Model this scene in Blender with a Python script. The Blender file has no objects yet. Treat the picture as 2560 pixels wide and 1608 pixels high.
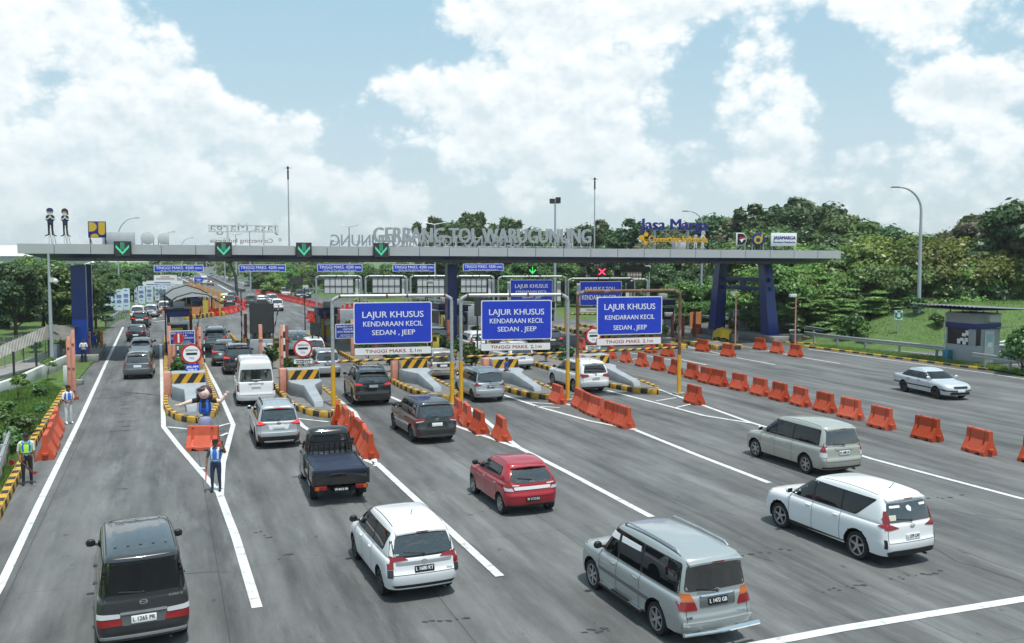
import bpy, bmesh, math, random
import numpy as np
from mathutils import Vector, Matrix
from mathutils.bvhtree import BVHTree
R = math.radians
scene = bpy.context.scene
COL = scene.collection
rng = random.Random(7)
# ------------------------------------------------------------------ camera
F_PX, CX, CY = 2254.0, 1280.0, 804.0        # photograph is 2560 x 1608
PITCH, CAM_H = R(4.05), 7.3
cam = bpy.data.cameras.new('camera'); cam_o = bpy.data.objects.new('camera', cam); COL.objects.link(cam_o)
cam_o.location = (0, 0, CAM_H); cam_o.rotation_euler = (R(90) - PITCH, 0, 0)
cam.sensor_width = 36; cam.lens = 36 * F_PX / 2560; cam.clip_start = 0.1; cam.clip_end = 8000
scene.camera = cam_o
# ------------------------------------------------------------------ light
SUN_EL, SUN_AZ = R(73), R(150)              # from behind the camera, to the right
sd = Vector((math.sin(SUN_AZ) * math.cos(SUN_EL), math.cos(SUN_AZ) * math.cos(SUN_EL), math.sin(SUN_EL)))
sun = bpy.data.lights.new('sun', 'SUN'); sun.energy = 3.9; sun.angle = R(2.5); sun.color = (1, .965, .9)
sun_o = bpy.data.objects.new('sun', sun); COL.objects.link(sun_o)
sun_o.rotation_euler = sd.to_track_quat('Z', 'Y').to_euler(); sun_o.location = (20, -40, 60)
scene.view_settings.view_transform = 'Standard'; scene.view_settings.look = 'None'
scene.view_settings.exposure = 0.12; scene.view_settings.gamma = 1; scene.view_settings.use_curve_mapping = False
scene.cycles.max_bounces = 6; scene.cycles.transparent_max_bounces = 6
scene.cycles.caustics_reflective = False; scene.cycles.caustics_refractive = False
SKY_STRENGTH = 0.1
def make_world():
 w = bpy.data.worlds.new('World'); scene.world = w; w.use_nodes = True
 nt = w.node_tree; N = nt.nodes; L = nt.links; N.clear()
 def node(t, **k):
  n = N.new(t)
  for a, b in k.items(): setattr(n, a, b)
  return n
 def math_(op, a, b=None, c=None, clamp=False):
  n = node('ShaderNodeMath', operation=op); n.use_clamp = clamp
  for i, v in enumerate((a, b, c)):
   if v is None: continue
   if isinstance(v, (int, float)): n.inputs[i].default_value = v
   else: L.new(v, n.inputs[i])
  return n.outputs[0]
 sky = node('ShaderNodeTexSky', sky_type='NISHITA'); sky.sun_disc = False
 sky.sun_elevation = SUN_EL; sky.sun_rotation = SUN_AZ; sky.air_density = 1.0; sky.dust_density = 1.5; sky.ozone_density = 1.6
 tc = node('ShaderNodeTexCoord'); sp = node('ShaderNodeSeparateXYZ'); L.new(tc.outputs['Generated'], sp.inputs[0])
 az = math_('ARCTAN2', sp.outputs[0], sp.outputs[1]); el = math_('ARCSINE', sp.outputs[2])
 cb = node('ShaderNodeCombineXYZ'); L.new(az, cb.inputs[0]); L.new(el, cb.inputs[1])
 p = cb.outputs[0]
 def fbm(vec, scale, detail, rough=.55, dist=0.):
  n = node('ShaderNodeTexNoise'); n.inputs['Scale'].default_value = scale; n.inputs['Detail'].default_value = detail
  n.inputs['Roughness'].default_value = rough; n.inputs['Distortion'].default_value = dist
  L.new(vec, n.inputs['Vector']); return n.outputs[0]
 def vm(op, a, b):
  n = node('ShaderNodeVectorMath', operation=op); L.new(a, n.inputs[0])
  if isinstance(b, tuple): n.inputs[1].default_value = b
  else: L.new(b, n.inputs[1])
  return n.outputs[1] if op == 'LENGTH' else n.outputs[0]
 stretch = vm('MULTIPLY', p, (1.0, 1.3, 1.0))
 def vor(vec, scale):
  n = node('ShaderNodeTexVoronoi', feature='SMOOTH_F1', voronoi_dimensions='2D'); n.inputs['Scale'].default_value = scale; n.inputs['Smoothness'].default_value = .35
  n.inputs['Detail'].default_value = 3.0; n.inputs['Roughness'].default_value = .55; n.inputs['Lacunarity'].default_value = 2.3
  L.new(vec, n.inputs['Vector']); return n.outputs['Distance']
 wn = node('ShaderNodeTexNoise'); wn.inputs['Scale'].default_value = 5.0; wn.inputs['Detail'].default_value = 3; L.new(p, wn.inputs['Vector'])
 warp = vm('MULTIPLY', vm('SUBTRACT', wn.outputs['Color'], (.5, .5, .5)), (.2, .11, 0)); pw = vm('ADD', p, warp)
 up = vm('ADD', stretch, (0.004, 0.016, 0.0))
 n1 = fbm(stretch, 8.0, 10, .56, .2); n2 = fbm(up, 8.0, 7, .56, .2); v1 = vor(stretch, 15.0); v2 = vor(up, 15.0)
 h1 = math_('SUBTRACT', n1, math_('MULTIPLY', v1, .32)); h2 = math_('SUBTRACT', n2, math_('MULTIPLY', v2, .32))
 nb = fbm(stretch, 2.6, 4, .5)
 blobs = [(120, 190, 400, 190, 1.0), (480, 290, 270, 95, .95), (760, 330, 180, 65, .75), (60, 420, 300, 90, .3),
             (1010, 250, 190, 70, .95), (905, 165, 55, 60, .65), (1270, 110, 270, 190, 1.05), (1480, 270, 160, 110, .85), (1250, 310, 260, 90, .45),
             (1770, 175, 130, 60, .75), (1830, 290, 100, 65, .6), (2150, 245, 130, 55, .9), (2340, 265, 140, 60, .85),
             (1640, 20, 360, 60, .7), (2260, 70, 280, 70, .75), (1800, 395, 180, 55, .6), (380, 440, 220, 45, .4), (900, 430, 160, 40, .35),
             (2100, 390, 240, 50, .35), (720, 90, 270, 150, -1.0), (890, 320, 80, 50, -.5), (1960, 180, 120, 110, -.5), (1930, 350, 140, 35, -.3), (1660, 215, 70, 60, -.4)]
 acc = None
 for (x, y, rx, ry, wt) in blobs:
  x0 = math.atan((x - 1204) / 2120); e = math.atan((606 - y) / 2120)
  q = vm('MULTIPLY', vm('SUBTRACT', pw, (x0, e, 0)), (2120 / rx, 2120 / ry, 0))
  # the base of a cloud trails off more softly than its top
  sx = node('ShaderNodeSeparateXYZ'); L.new(q, sx.inputs[0]); cy = math_('MULTIPLY', sx.outputs[1], math_('ADD', math_('MULTIPLY', math_('GREATER_THAN', sx.outputs[1], 0.0), .45), .6))
  d = math_('SQRT', math_('ADD', math_('MULTIPLY', sx.outputs[0], sx.outputs[0]), math_('MULTIPLY', cy, cy)))
  m = node('ShaderNodeMapRange', interpolation_type='SMOOTHSTEP'); L.new(d, m.inputs[0])
  m.inputs[1].default_value = 1.4; m.inputs[2].default_value = .3; m.inputs[3].default_value = 0; m.inputs[4].default_value = wt
  acc = m.outputs[0] if acc is None else math_('ADD', acc, m.outputs[0])
 hi = node('ShaderNodeMapRange'); L.new(el, hi.inputs[0]); hi.inputs[1].default_value = .2; hi.inputs[2].default_value = .4
 hi.inputs[3].default_value = .2; hi.inputs[4].default_value = .47
 lowc = node('ShaderNodeMapRange', interpolation_type='SMOOTHSTEP'); L.new(el, lowc.inputs[0]); lowc.inputs[1].default_value = .16; lowc.inputs[2].default_value = .05; lowc.inputs[3].default_value = 0; lowc.inputs[4].default_value = .3
 dens = math_('ADD', math_('ADD', math_('ADD', acc, hi.outputs[0]), lowc.outputs[0]), math_('MULTIPLY', math_('SUBTRACT', h1, .37), 2.5))
 dens = math_('ADD', dens, math_('MULTIPLY', math_('SUBTRACT', nb, .5), .7))
 m = node('ShaderNodeMapRange', interpolation_type='SMOOTHSTEP'); L.new(dens, m.inputs[0])
 m.inputs[1].default_value = .12; m.inputs[2].default_value = .76
 mask = m.outputs[0]
 sh = math_('MULTIPLY', math_('SUBTRACT', h1, h2), 2.6)
 core = node('ShaderNodeMapRange'); L.new(dens, core.inputs[0]); core.inputs[1].default_value = .4; core.inputs[2].default_value = 1.5
 core.inputs[3].default_value = .72; core.inputs[4].default_value = .4
 lit = math_('ADD', core.outputs[0], sh, None, True)
 ramp = node('ShaderNodeMix', data_type='RGBA'); L.new(lit, ramp.inputs[0])
 ramp.inputs[6].default_value = (6.9, 7.9, 8.4, 1); ramp.inputs[7].default_value = (10.2, 10.5, 10.5, 1)
 # clear air: pale at the horizon, soft blue above, with the physical sky mixed in
 hz = node('ShaderNodeMapRange', interpolation_type='SMOOTHSTEP'); L.new(el, hz.inputs[0]); hz.inputs[1].default_value = .0; hz.inputs[2].default_value = .3
 grad = node('ShaderNodeMix', data_type='RGBA'); L.new(hz.outputs[0], grad.inputs[0]); grad.inputs[6].default_value = (6.6, 7.9, 8.4, 1); grad.inputs[7].default_value = (4.3, 6.7, 8.0, 1)
 skym = node('ShaderNodeMix', data_type='RGBA'); skym.inputs[0].default_value = .8; L.new(sky.outputs[0], skym.inputs[6]); L.new(grad.outputs[2], skym.inputs[7])
 lowfade = node('ShaderNodeMapRange', interpolation_type='SMOOTHSTEP'); L.new(el, lowfade.inputs[0])
 lowfade.inputs[1].default_value = -.01; lowfade.inputs[2].default_value = .19; lowfade.inputs[3].default_value = .35; lowfade.inputs[4].default_value = .97
 fin = node('ShaderNodeMix', data_type='RGBA'); L.new(math_('MULTIPLY', mask, lowfade.outputs[0]), fin.inputs[0])
 L.new(skym.outputs[2], fin.inputs[6]); L.new(ramp.outputs[2], fin.inputs[7])
 bg = node('ShaderNodeBackground'); bg.inputs[1].default_value = SKY_STRENGTH; L.new(fin.outputs[2], bg.inputs[0])
 out = node('ShaderNodeOutputWorld'); L.new(bg.outputs[0], out.inputs[0])
 w.cycles.sampling_method = 'MANUAL'; w.cycles.sample_map_resolution = 512
make_world()
# ------------------------------------------------------------------ camera matching: a pixel of the photograph -> a point in the place
def ray(px, py):
 up = -(py - CY)
 return Vector((px - CX, F_PX * math.cos(PITCH) + up * math.sin(PITCH), -F_PX * math.sin(PITCH) + up * math.cos(PITCH)))
def G(px, py, z=0.0):
 r = ray(px, py); t = (z - CAM_H) / r.z
 return Vector((r.x * t, r.y * t, z))
def DP(px, py, Y):
 r = ray(px, py); t = Y / r.y
 return Vector((r.x * t, Y, CAM_H + r.z * t))
def on_plane(px, py, p0, ang):
 # vertical plane through p0 whose horizontal direction is ang (radians from +X)
 n = Vector((-math.sin(ang), math.cos(ang), 0)); r = ray(px, py)
 t = (Vector((p0[0], p0[1], 0)) - Vector((0, 0, 0))).dot(n) / r.dot(n)
 return Vector((r.x * t, r.y * t, CAM_H + r.z * t))
TH = R(21)                                   # the road runs 21 degrees to the left of the view
U = Vector((-math.sin(TH), math.cos(TH), 0)); V = Vector((math.cos(TH), math.sin(TH), 0))
# ------------------------------------------------------------------ materials
MATS = {}
def mat(name, col=(.5, .5, .5), rough=.6, metal=0., coat=0., noise=0., nscale=6., emit=0., spec=.5, bump=0., bscale=40., dirt=None):
 if name in MATS: return MATS[name]
 m = bpy.data.materials.new(name); m.use_nodes = True; nt = m.node_tree; b = nt.nodes['Principled BSDF']
 b.inputs['Base Color'].default_value = (*col, 1); b.inputs['Roughness'].default_value = rough; b.inputs['Metallic'].default_value = metal
 b.inputs['Coat Weight'].default_value = coat; b.inputs['Coat Roughness'].default_value = .06; b.inputs['Specular IOR Level'].default_value = spec
 if emit:
  b.inputs['Emission Color'].default_value = (*col, 1); b.inputs['Emission Strength'].default_value = emit
 if noise or bump or dirt:
  tc = nt.nodes.new('ShaderNodeTexCoord')
 if noise:
  n = nt.nodes.new('ShaderNodeTexNoise'); n.inputs['Scale'].default_value = nscale; n.inputs['Detail'].default_value = 7; n.inputs['Roughness'].default_value = .62
  nt.links.new(tc.outputs['Object'], n.inputs['Vector'])
  r = nt.nodes.new('ShaderNodeMapRange'); r.inputs[1].default_value = .28; r.inputs[2].default_value = .72
  r.inputs[3].default_value = 1 - noise; r.inputs[4].default_value = 1 + noise; nt.links.new(n.outputs[0], r.inputs[0])
  x = nt.nodes.new('ShaderNodeMix'); x.data_type = 'RGBA'; x.blend_type = 'MULTIPLY'; x.inputs[0].default_value = 1
  x.inputs[6].default_value = (*col, 1); cbn = nt.nodes.new('ShaderNodeCombineColor')
  for i in range(3): nt.links.new(r.outputs[0], cbn.inputs[i])
  nt.links.new(cbn.outputs[0], x.inputs[7]); last = x.outputs[2]
  if dirt:
   n3 = nt.nodes.new('ShaderNodeTexNoise'); n3.inputs['Scale'].default_value = dirt[1]; n3.inputs['Detail'].default_value = 6
   nt.links.new(tc.outputs['Object'], n3.inputs['Vector'])
   r3 = nt.nodes.new('ShaderNodeMapRange'); r3.inputs[1].default_value = dirt[2]; r3.inputs[2].default_value = dirt[2] + .14
   nt.links.new(n3.outputs[0], r3.inputs[0])
   y = nt.nodes.new('ShaderNodeMix'); y.data_type = 'RGBA'; nt.links.new(r3.outputs[0], y.inputs[0]); nt.links.new(last, y.inputs[6])
   y.inputs[7].default_value = (*dirt[0], 1); last = y.outputs[2]
  nt.links.new(last, b.inputs['Base Color'])
 if bump:
  n2 = nt.nodes.new('ShaderNodeTexNoise'); n2.inputs['Scale'].default_value = bscale; n2.inputs['Detail'].default_value = 5
  nt.links.new(tc.outputs['Object'], n2.inputs['Vector'])
  bp = nt.nodes.new('ShaderNodeBump'); bp.inputs['Strength'].default_value = bump; bp.inputs['Distance'].default_value = .02
  nt.links.new(n2.outputs[0], bp.inputs['Height']); nt.links.new(bp.outputs[0], b.inputs['Normal'])
 MATS[name] = m; return m
def leaf_mat(name, c1, c2, trans=.3):
 m = bpy.data.materials.new(name); m.use_nodes = True; nt = m.node_tree; N = nt.nodes; L = nt.links; N.clear()
 geo = N.new('ShaderNodeNewGeometry'); oi = N.new('ShaderNodeObjectInfo')
 tc = N.new('ShaderNodeTexCoord'); nz = N.new('ShaderNodeTexNoise'); nz.inputs['Scale'].default_value = .55; nz.inputs['Detail'].default_value = 3
 L.new(tc.outputs['Object'], nz.inputs['Vector'])
 a = N.new('ShaderNodeMath'); a.operation = 'MULTIPLY'; L.new(geo.outputs['Random Per Island'], a.inputs[0]); a.inputs[1].default_value = .55
 b = N.new('ShaderNodeMapRange'); L.new(nz.outputs[0], b.inputs[0]); b.inputs[1].default_value = .35; b.inputs[2].default_value = .65; b.inputs[3].default_value = 0; b.inputs[4].default_value = .45
 s = N.new('ShaderNodeMath'); s.operation = 'ADD'; L.new(a.outputs[0], s.inputs[0]); L.new(b.outputs[0], s.inputs[1])
 mx = N.new('ShaderNodeMix'); mx.data_type = 'RGBA'; L.new(s.outputs[0], mx.inputs[0]); mx.inputs[6].default_value = (*c1, 1); mx.inputs[7].default_value = (*c2, 1)
 hv = N.new('ShaderNodeHueSaturation'); L.new(mx.outputs[2], hv.inputs['Color'])
 r1 = N.new('ShaderNodeMapRange'); L.new(oi.outputs['Random'], r1.inputs[0]); r1.inputs[3].default_value = .47; r1.inputs[4].default_value = .53; L.new(r1.outputs[0], hv.inputs['Hue'])
 mu = N.new('ShaderNodeMath'); mu.operation = 'MULTIPLY'; L.new(oi.outputs['Random'], mu.inputs[0]); mu.inputs[1].default_value = 7.31
 fr = N.new('ShaderNodeMath'); fr.operation = 'FRACT'; L.new(mu.outputs[0], fr.inputs[0])
 r2 = N.new('ShaderNodeMapRange'); L.new(fr.outputs[0], r2.inputs[0]); r2.inputs[3].default_value = .75; r2.inputs[4].default_value = 1.3; L.new(r2.outputs[0], hv.inputs['Value'])
 d = N.new('ShaderNodeBsdfDiffuse'); t = N.new('ShaderNodeBsdfTranslucent'); g = N.new('ShaderNodeBsdfGlossy'); g.inputs['Roughness'].default_value = .45
 g.inputs['Color'].default_value = (.7, .75, .7, 1)
 L.new(hv.outputs[0], d.inputs[0]); L.new(hv.outputs[0], t.inputs[0])
 m1 = N.new('ShaderNodeMixShader'); m1.inputs[0].default_value = trans; L.new(d.outputs[0], m1.inputs[1]); L.new(t.outputs[0], m1.inputs[2])
 m2 = N.new('ShaderNodeMixShader'); m2.inputs[0].default_value = .05; L.new(m1.outputs[0], m2.inputs[1]); L.new(g.outputs[0], m2.inputs[2])
 o = N.new('ShaderNodeOutputMaterial'); L.new(m2.outputs[0], o.inputs[0]); MATS[name] = m; return m
def random_tone(name, lo, hi):      # each copy of a thing has faded a little differently
 nt = MATS[name].node_tree; b = nt.nodes['Principled BSDF']; src = b.inputs['Base Color'].links[0].from_socket; oi = nt.nodes.new('ShaderNodeObjectInfo'); r = nt.nodes.new('ShaderNodeMapRange'); nt.links.new(oi.outputs['Random'], r.inputs[0]); r.inputs[3].default_value = lo; r.inputs[4].default_value = hi
 h = nt.nodes.new('ShaderNodeHueSaturation'); nt.links.new(src, h.inputs['Color']); nt.links.new(r.outputs[0], h.inputs['Value']); s = nt.nodes.new('ShaderNodeMapRange'); nt.links.new(oi.outputs['Random'], s.inputs[0]); s.inputs[3].default_value = 1.03; s.inputs[4].default_value = .95; nt.links.new(s.outputs[0], h.inputs['Saturation']); nt.links.new(h.outputs[0], b.inputs['Base Color'])
def nt_math(nt, op, a, b=None, clamp=False):
 n = nt.nodes.new('ShaderNodeMath'); n.operation = op; n.use_clamp = clamp
 for i, v in enumerate((a, b)):
  if v is None: continue
  if isinstance(v, (int, float)): n.inputs[i].default_value = v
  else: nt.links.new(v, n.inputs[i])
 return n.outputs[0]
def road_mat(name, c_lo, c_hi, joints=True):
 m = bpy.data.materials.new(name); m.use_nodes = True; nt = m.node_tree; N = nt.nodes; L = nt.links; b = N['Principled BSDF']
 tc = N.new('ShaderNodeTexCoord'); mp = N.new('ShaderNodeMapping'); mp.inputs['Rotation'].default_value = (0, 0, -TH); L.new(tc.outputs['Object'], mp.inputs[0])
 def nz(scale, sx, sy, det=6, rough=.6):
  q = N.new('ShaderNodeMapping'); q.inputs['Scale'].default_value = (sx, sy, 1); L.new(mp.outputs[0], q.inputs[0])
  n = N.new('ShaderNodeTexNoise'); n.inputs['Scale'].default_value = scale; n.inputs['Detail'].default_value = det; n.inputs['Roughness'].default_value = rough
  L.new(q.outputs[0], n.inputs['Vector']); return n.outputs[0]
 big = nz(.35, 1, .25); mid = nz(1.6, 1, .25, 8, .68); fine = nz(28, 1, 1, 4, .7); streak = nz(1.1, 1, .06, 4)
 v = nt_math(nt, 'ADD', nt_math(nt, 'MULTIPLY', big, .5), nt_math(nt, 'ADD', nt_math(nt, 'MULTIPLY', mid, .45), nt_math(nt, 'MULTIPLY', streak, .7)))
 v = nt_math(nt, 'ADD', v, nt_math(nt, 'MULTIPLY', nt_math(nt, 'SUBTRACT', fine, .5), .3))
 mr = N.new('ShaderNodeMapRange'); L.new(v, mr.inputs[0]); mr.inputs[1].default_value = .62; mr.inputs[2].default_value = 1.02
 mx = N.new('ShaderNodeMix'); mx.data_type = 'RGBA'; L.new(mr.outputs[0], mx.inputs[0]); mx.inputs[6].default_value = (*c_lo, 1); mx.inputs[7].default_value = (*c_hi, 1)
 last = mx.outputs[2]
 # pale worn patches
 wp = nz(.9, 1, .12, 9, .7); r = N.new('ShaderNodeMapRange'); L.new(wp, r.inputs[0]); r.inputs[1].default_value = .53; r.inputs[2].default_value = .76; r.inputs[4].default_value = .42
 m2 = N.new('ShaderNodeMix'); m2.data_type = 'RGBA'; L.new(r.outputs[0], m2.inputs[0]); L.new(last, m2.inputs[6]); m2.inputs[7].default_value = (.34, .35, .35, 1); last = m2.outputs[2]
 # oil drips and rubber marks
 op = nz(3.2, 1, .5, 3, .5); r = N.new('ShaderNodeMapRange'); L.new(op, r.inputs[0]); r.inputs[1].default_value = .68; r.inputs[2].default_value = .74; r.inputs[4].default_value = .6
 m3 = N.new('ShaderNodeMix'); m3.data_type = 'RGBA'; L.new(r.outputs[0], m3.inputs[0]); L.new(last, m3.inputs[6]); m3.inputs[7].default_value = (.03, .03, .03, 1); last = m3.outputs[2]
 if joints:
  sp = N.new('ShaderNodeSeparateXYZ'); L.new(mp.outputs[0], sp.inputs[0])
  wob = nt_math(nt, 'MULTIPLY', nt_math(nt, 'SUBTRACT', nz(2.5, 1, 1, 4), .5), .035)
  def line(c, period, off, w, amt):
   x = nt_math(nt, 'ADD', nt_math(nt, 'ADD', c, wob), off)
   f = nt_math(nt, 'ABSOLUTE', nt_math(nt, 'SUBTRACT', nt_math(nt, 'FRACT', nt_math(nt, 'DIVIDE', x, period)), .5))
   return nt_math(nt, 'MULTIPLY', nt_math(nt, 'LESS_THAN', f, w / period), amt)
  j = nt_math(nt, 'MAXIMUM', line(sp.outputs[0], 4.35, 1.2, .011, .8), line(sp.outputs[1], 9.5, 2.0, .01, .5))
  m4 = N.new('ShaderNodeMix'); m4.data_type = 'RGBA'; L.new(j, m4.inputs[0]); L.new(last, m4.inputs[6]); m4.inputs[7].default_value = (.035, .035, .037, 1); last = m4.outputs[2]
 L.new(last, b.inputs['Base Color']); b.inputs['Roughness'].default_value = .8
 bp = N.new('ShaderNodeBump'); bp.inputs['Strength'].default_value = .25; bp.inputs['Distance'].default_value = .01; L.new(fine, bp.inputs['Height']); L.new(bp.outputs[0], b.inputs['Normal'])
 MATS[name] = m; return m
road_mat('concrete_road', (.048, .05, .051), (.168, .17, .169))
road_mat('asphalt_road', (.06, .061, .062), (.135, .137, .138), False)
mat('grass', (.07, .135, .022), .9, noise=.45, nscale=1.3, bump=.6, bscale=25, dirt=((.11, .12, .045), .35, .52))
mat('soil', (.12, .1, .07), .95, noise=.4)
def white_line_mat():
 m = mat('road_paint', (.62, .63, .62), .6, noise=.12, nscale=5)
 nt = m.node_tree; b = nt.nodes['Principled BSDF']; src = b.inputs['Base Color'].links[0].from_socket
 tc = nt.nodes.new('ShaderNodeTexCoord'); n = nt.nodes.new('ShaderNodeTexNoise'); n.inputs['Scale'].default_value = 3; n.inputs['Detail'].default_value = 8; n.inputs['Roughness'].default_value = .72
 nt.links.new(tc.outputs['Object'], n.inputs['Vector']); r = nt.nodes.new('ShaderNodeMapRange'); nt.links.new(n.outputs[0], r.inputs[0]); r.inputs[1].default_value = .52; r.inputs[2].default_value = .66; r.inputs[4].default_value = .7
 x = nt.nodes.new('ShaderNodeMix'); x.data_type = 'RGBA'; nt.links.new(r.outputs[0], x.inputs[0]); nt.links.new(src, x.inputs[6]); x.inputs[7].default_value = (.22, .22, .22, 1)
 nt.links.new(x.outputs[2], b.inputs['Base Color'])
white_line_mat()
mat('blue_sign', (.012, .045, .52), .45, noise=.1, nscale=2)
mat('dark_blue_sign', (.02, .04, .3), .5)
mat('white_paint', (.8, .81, .8), .45, noise=.05, nscale=3)
mat('pure_white', (.82, .83, .84), .4)
mat('grey_sheet', (.4, .42, .44), .45, noise=.06)
mat('off_white', (.6, .61, .6), .6, noise=.12)
mat('red_paint', (.5, .02, .025), .45, noise=.1)
mat('black_paint', (.018, .018, .02), .5, noise=.2)
mat('yellow_paint', (.68, .36, .02), .5, noise=.16, nscale=5)
mat('kerb_yellow', (.55, .32, .035), .75, noise=.28, nscale=5, dirt=((.14, .11, .05), 3.0, .56))
mat('kerb_black', (.03, .031, .033), .8, noise=.35, nscale=5, dirt=((.12, .12, .11), 3.0, .6))
mat('galvanised', (.46, .48, .49), .42, .55, noise=.18, nscale=9, dirt=((.13, .065, .03), 2.2, .66))
mat('rusty_steel', (.17, .085, .05), .75, noise=.4, nscale=7, dirt=((.3, .3, .29), 1.6, .57))
mat('rust', (.16, .07, .03), .8, noise=.4, nscale=9)
mat('steel', (.48, .5, .52), .38, .7, noise=.1)
mat('lamp_grey', (.42, .46, .5), .45, .3)
mat('salmon_paint', (.66, .29, .21), .55, noise=.16, nscale=4)
mat('orange_paint', (.6, .23, .1), .55, noise=.2, nscale=3)
mat('brick_red', (.28, .07, .045), .6, noise=.2, nscale=3)
mat('barrier_orange', (.56, .075, .022), .55, noise=.13, nscale=2.2, dirt=((.36, .08, .04), 1.6, .56))
mat('barrier_red', (.6, .035, .025), .55, noise=.14, nscale=2)
random_tone('barrier_orange', .74, 1.1); random_tone('barrier_red', .8, 1.15)
mat('concrete_grey', (.3, .33, .36), .85, noise=.15, nscale=1.8, bump=.3, dirt=((.2, .2, .2), .9, .63))
mat('concrete_raw', (.25, .245, .23), .9, noise=.22, nscale=1.5, bump=.4)
mat('paver', (.17, .165, .16), .9, noise=.3, nscale=2.2, bump=.4)
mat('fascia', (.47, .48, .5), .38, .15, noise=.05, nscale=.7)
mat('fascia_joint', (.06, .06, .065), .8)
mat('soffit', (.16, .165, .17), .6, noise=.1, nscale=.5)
mat('blue_band', (.012, .03, .13), .3, coat=.3)
mat('column_blue', (.009, .03, .2), .3, noise=.1, nscale=.6, coat=.2)
mat('corrugated', (.28, .275, .25), .7, .1, noise=.25, nscale=1.2)
mat('sheet_grey', (.17, .18, .185), .8, 0, noise=.15, nscale=.8)
mat('letter_silver', (.4, .42, .44), .4, .3, noise=.08)
mat('letter_blue', (.018, .015, .2), .4)
mat('letter_yellow', (.75, .4, .015), .45)
mat('panel_dark', (.035, .036, .036), .55, noise=.15, nscale=3)
mat('led_box', (.012, .012, .013), .5)
mat('led_green', (.08, .62, .36), .4, emit=.4)
mat('led_green_pure', (.05, .8, .12), .4, emit=.9)
mat('led_red', (1, .06, .14), .4, emit=.9)
mat('fence_wire', (.2, .23, .2), .6)
mat('bark', (.09, .07, .05), .9, noise=.35, nscale=5)
mat('plastic_green', (.02, .16, .09), .5)
mat('plastic_blue', (.03, .2, .3), .5)
mat('tarp_yellow', (.75, .5, .02), .5, noise=.1)
mat('booth_blue', (.02, .03, .17), .45)
mat('booth_grey', (.33, .35, .37), .5, noise=.08)
mat('booth_yellow', (.5, .4, .06), .55, noise=.15)
mat('dark_inside', (.012, .013, .015), .35)
mat('cream', (.6, .56, .42), .6, noise=.1)
mat('pot_grey', (.2, .2, .2), .8, noise=.2)
mat('rubber', (.012, .012, .013), .75)
mat('plastic_black', (.013, .013, .014), .5)
mat('glass_dark', (.004, .0045, .005), .02, spec=1.0, coat=1.0); MATS['glass_dark'].node_tree.nodes['Principled BSDF'].inputs['Coat IOR'].default_value = 1.9
mat('glass_tint', (.006, .008, .01), .03, spec=.6)
mat('chrome', (.8, .81, .82), .12, 1.0)
mat('alloy', (.5, .51, .52), .3, .8)
mat('alloy_dark', (.07, .07, .075), .4, .6)
mat('lens_red', (.24, .005, .008), .12, coat=.8)
mat('lens_red_lit', (.85, .04, .04), .2, emit=.5)
mat('lens_amber', (.45, .11, .012), .2, coat=.5)
mat('lens_clear', (.6, .62, .64), .12, coat=.8)
mat('plate_white', (.75, .76, .76), .5)
mat('plate_black', (.012, .012, .014), .4)
mat('text_black', (.015, .015, .015), .6)
mat('text_white', (.8, .82, .84), .5)
mat('text_red', (.42, .03, .04), .5)
mat('seam', (.02, .02, .022), .7)
mat('skin', (.2, .1, .06), .6); mat('skin_pale', (.8, .58, .5), .6)
mat('cloth_white', (.7, .71, .72), .85); mat('cloth_black', (.016, .016, .018), .85); mat('cloth_navy', (.02, .032, .07), .85)
mat('cloth_denim', (.05, .085, .15), .85); mat('cloth_blue', (.015, .05, .33), .75); mat('vest_blue', (.02, .16, .6), .7); mat('vest_lime', (.5, .85, .08), .7)
mat('cloth_orange', (.75, .13, .06), .8); mat('cloth_beige', (.45, .42, .36), .85); mat('cloth_olive', (.09, .08, .06), .85); mat('hair', (.012, .01, .01), .6)
mat('hair_brown', (.06, .025, .03), .5); mat('reflective', (.7, .72, .74), .4); mat('flag_red', (.22, .015, .02), .7); mat('baton', (.9, .2, .2), .4)
mat('violet_grey', (.28, .28, .42), .6)
LEAF = dict(dark=leaf_mat('leaf_dark', (0.028, 0.066, 0.024), (0.095, 0.165, 0.055)), mid=leaf_mat('leaf_mid', (0.045, 0.105, 0.027), (0.14, 0.24, 0.06)),
   light=leaf_mat('leaf_light', (0.065, 0.155, 0.027), (0.19, 0.33, 0.065)), yellow=leaf_mat('leaf_yellow', (0.08, 0.14, 0.02), (0.22, 0.27, 0.05)),
   brown=leaf_mat('leaf_brown', (0.075, 0.085, 0.045), (0.22, 0.18, 0.12)), bamboo=leaf_mat('leaf_bamboo', (0.05, 0.1, 0.03), (0.14, 0.21, 0.075)),
   hedge=leaf_mat('leaf_hedge', (.15, .17, .01), (.5, .42, .02)), shrub=leaf_mat('leaf_shrub', (.02, .06, .01), (.09, .17, .03)), flower=leaf_mat('petal', (.5, .5, .4), (.6, .6, .55)))
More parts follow.
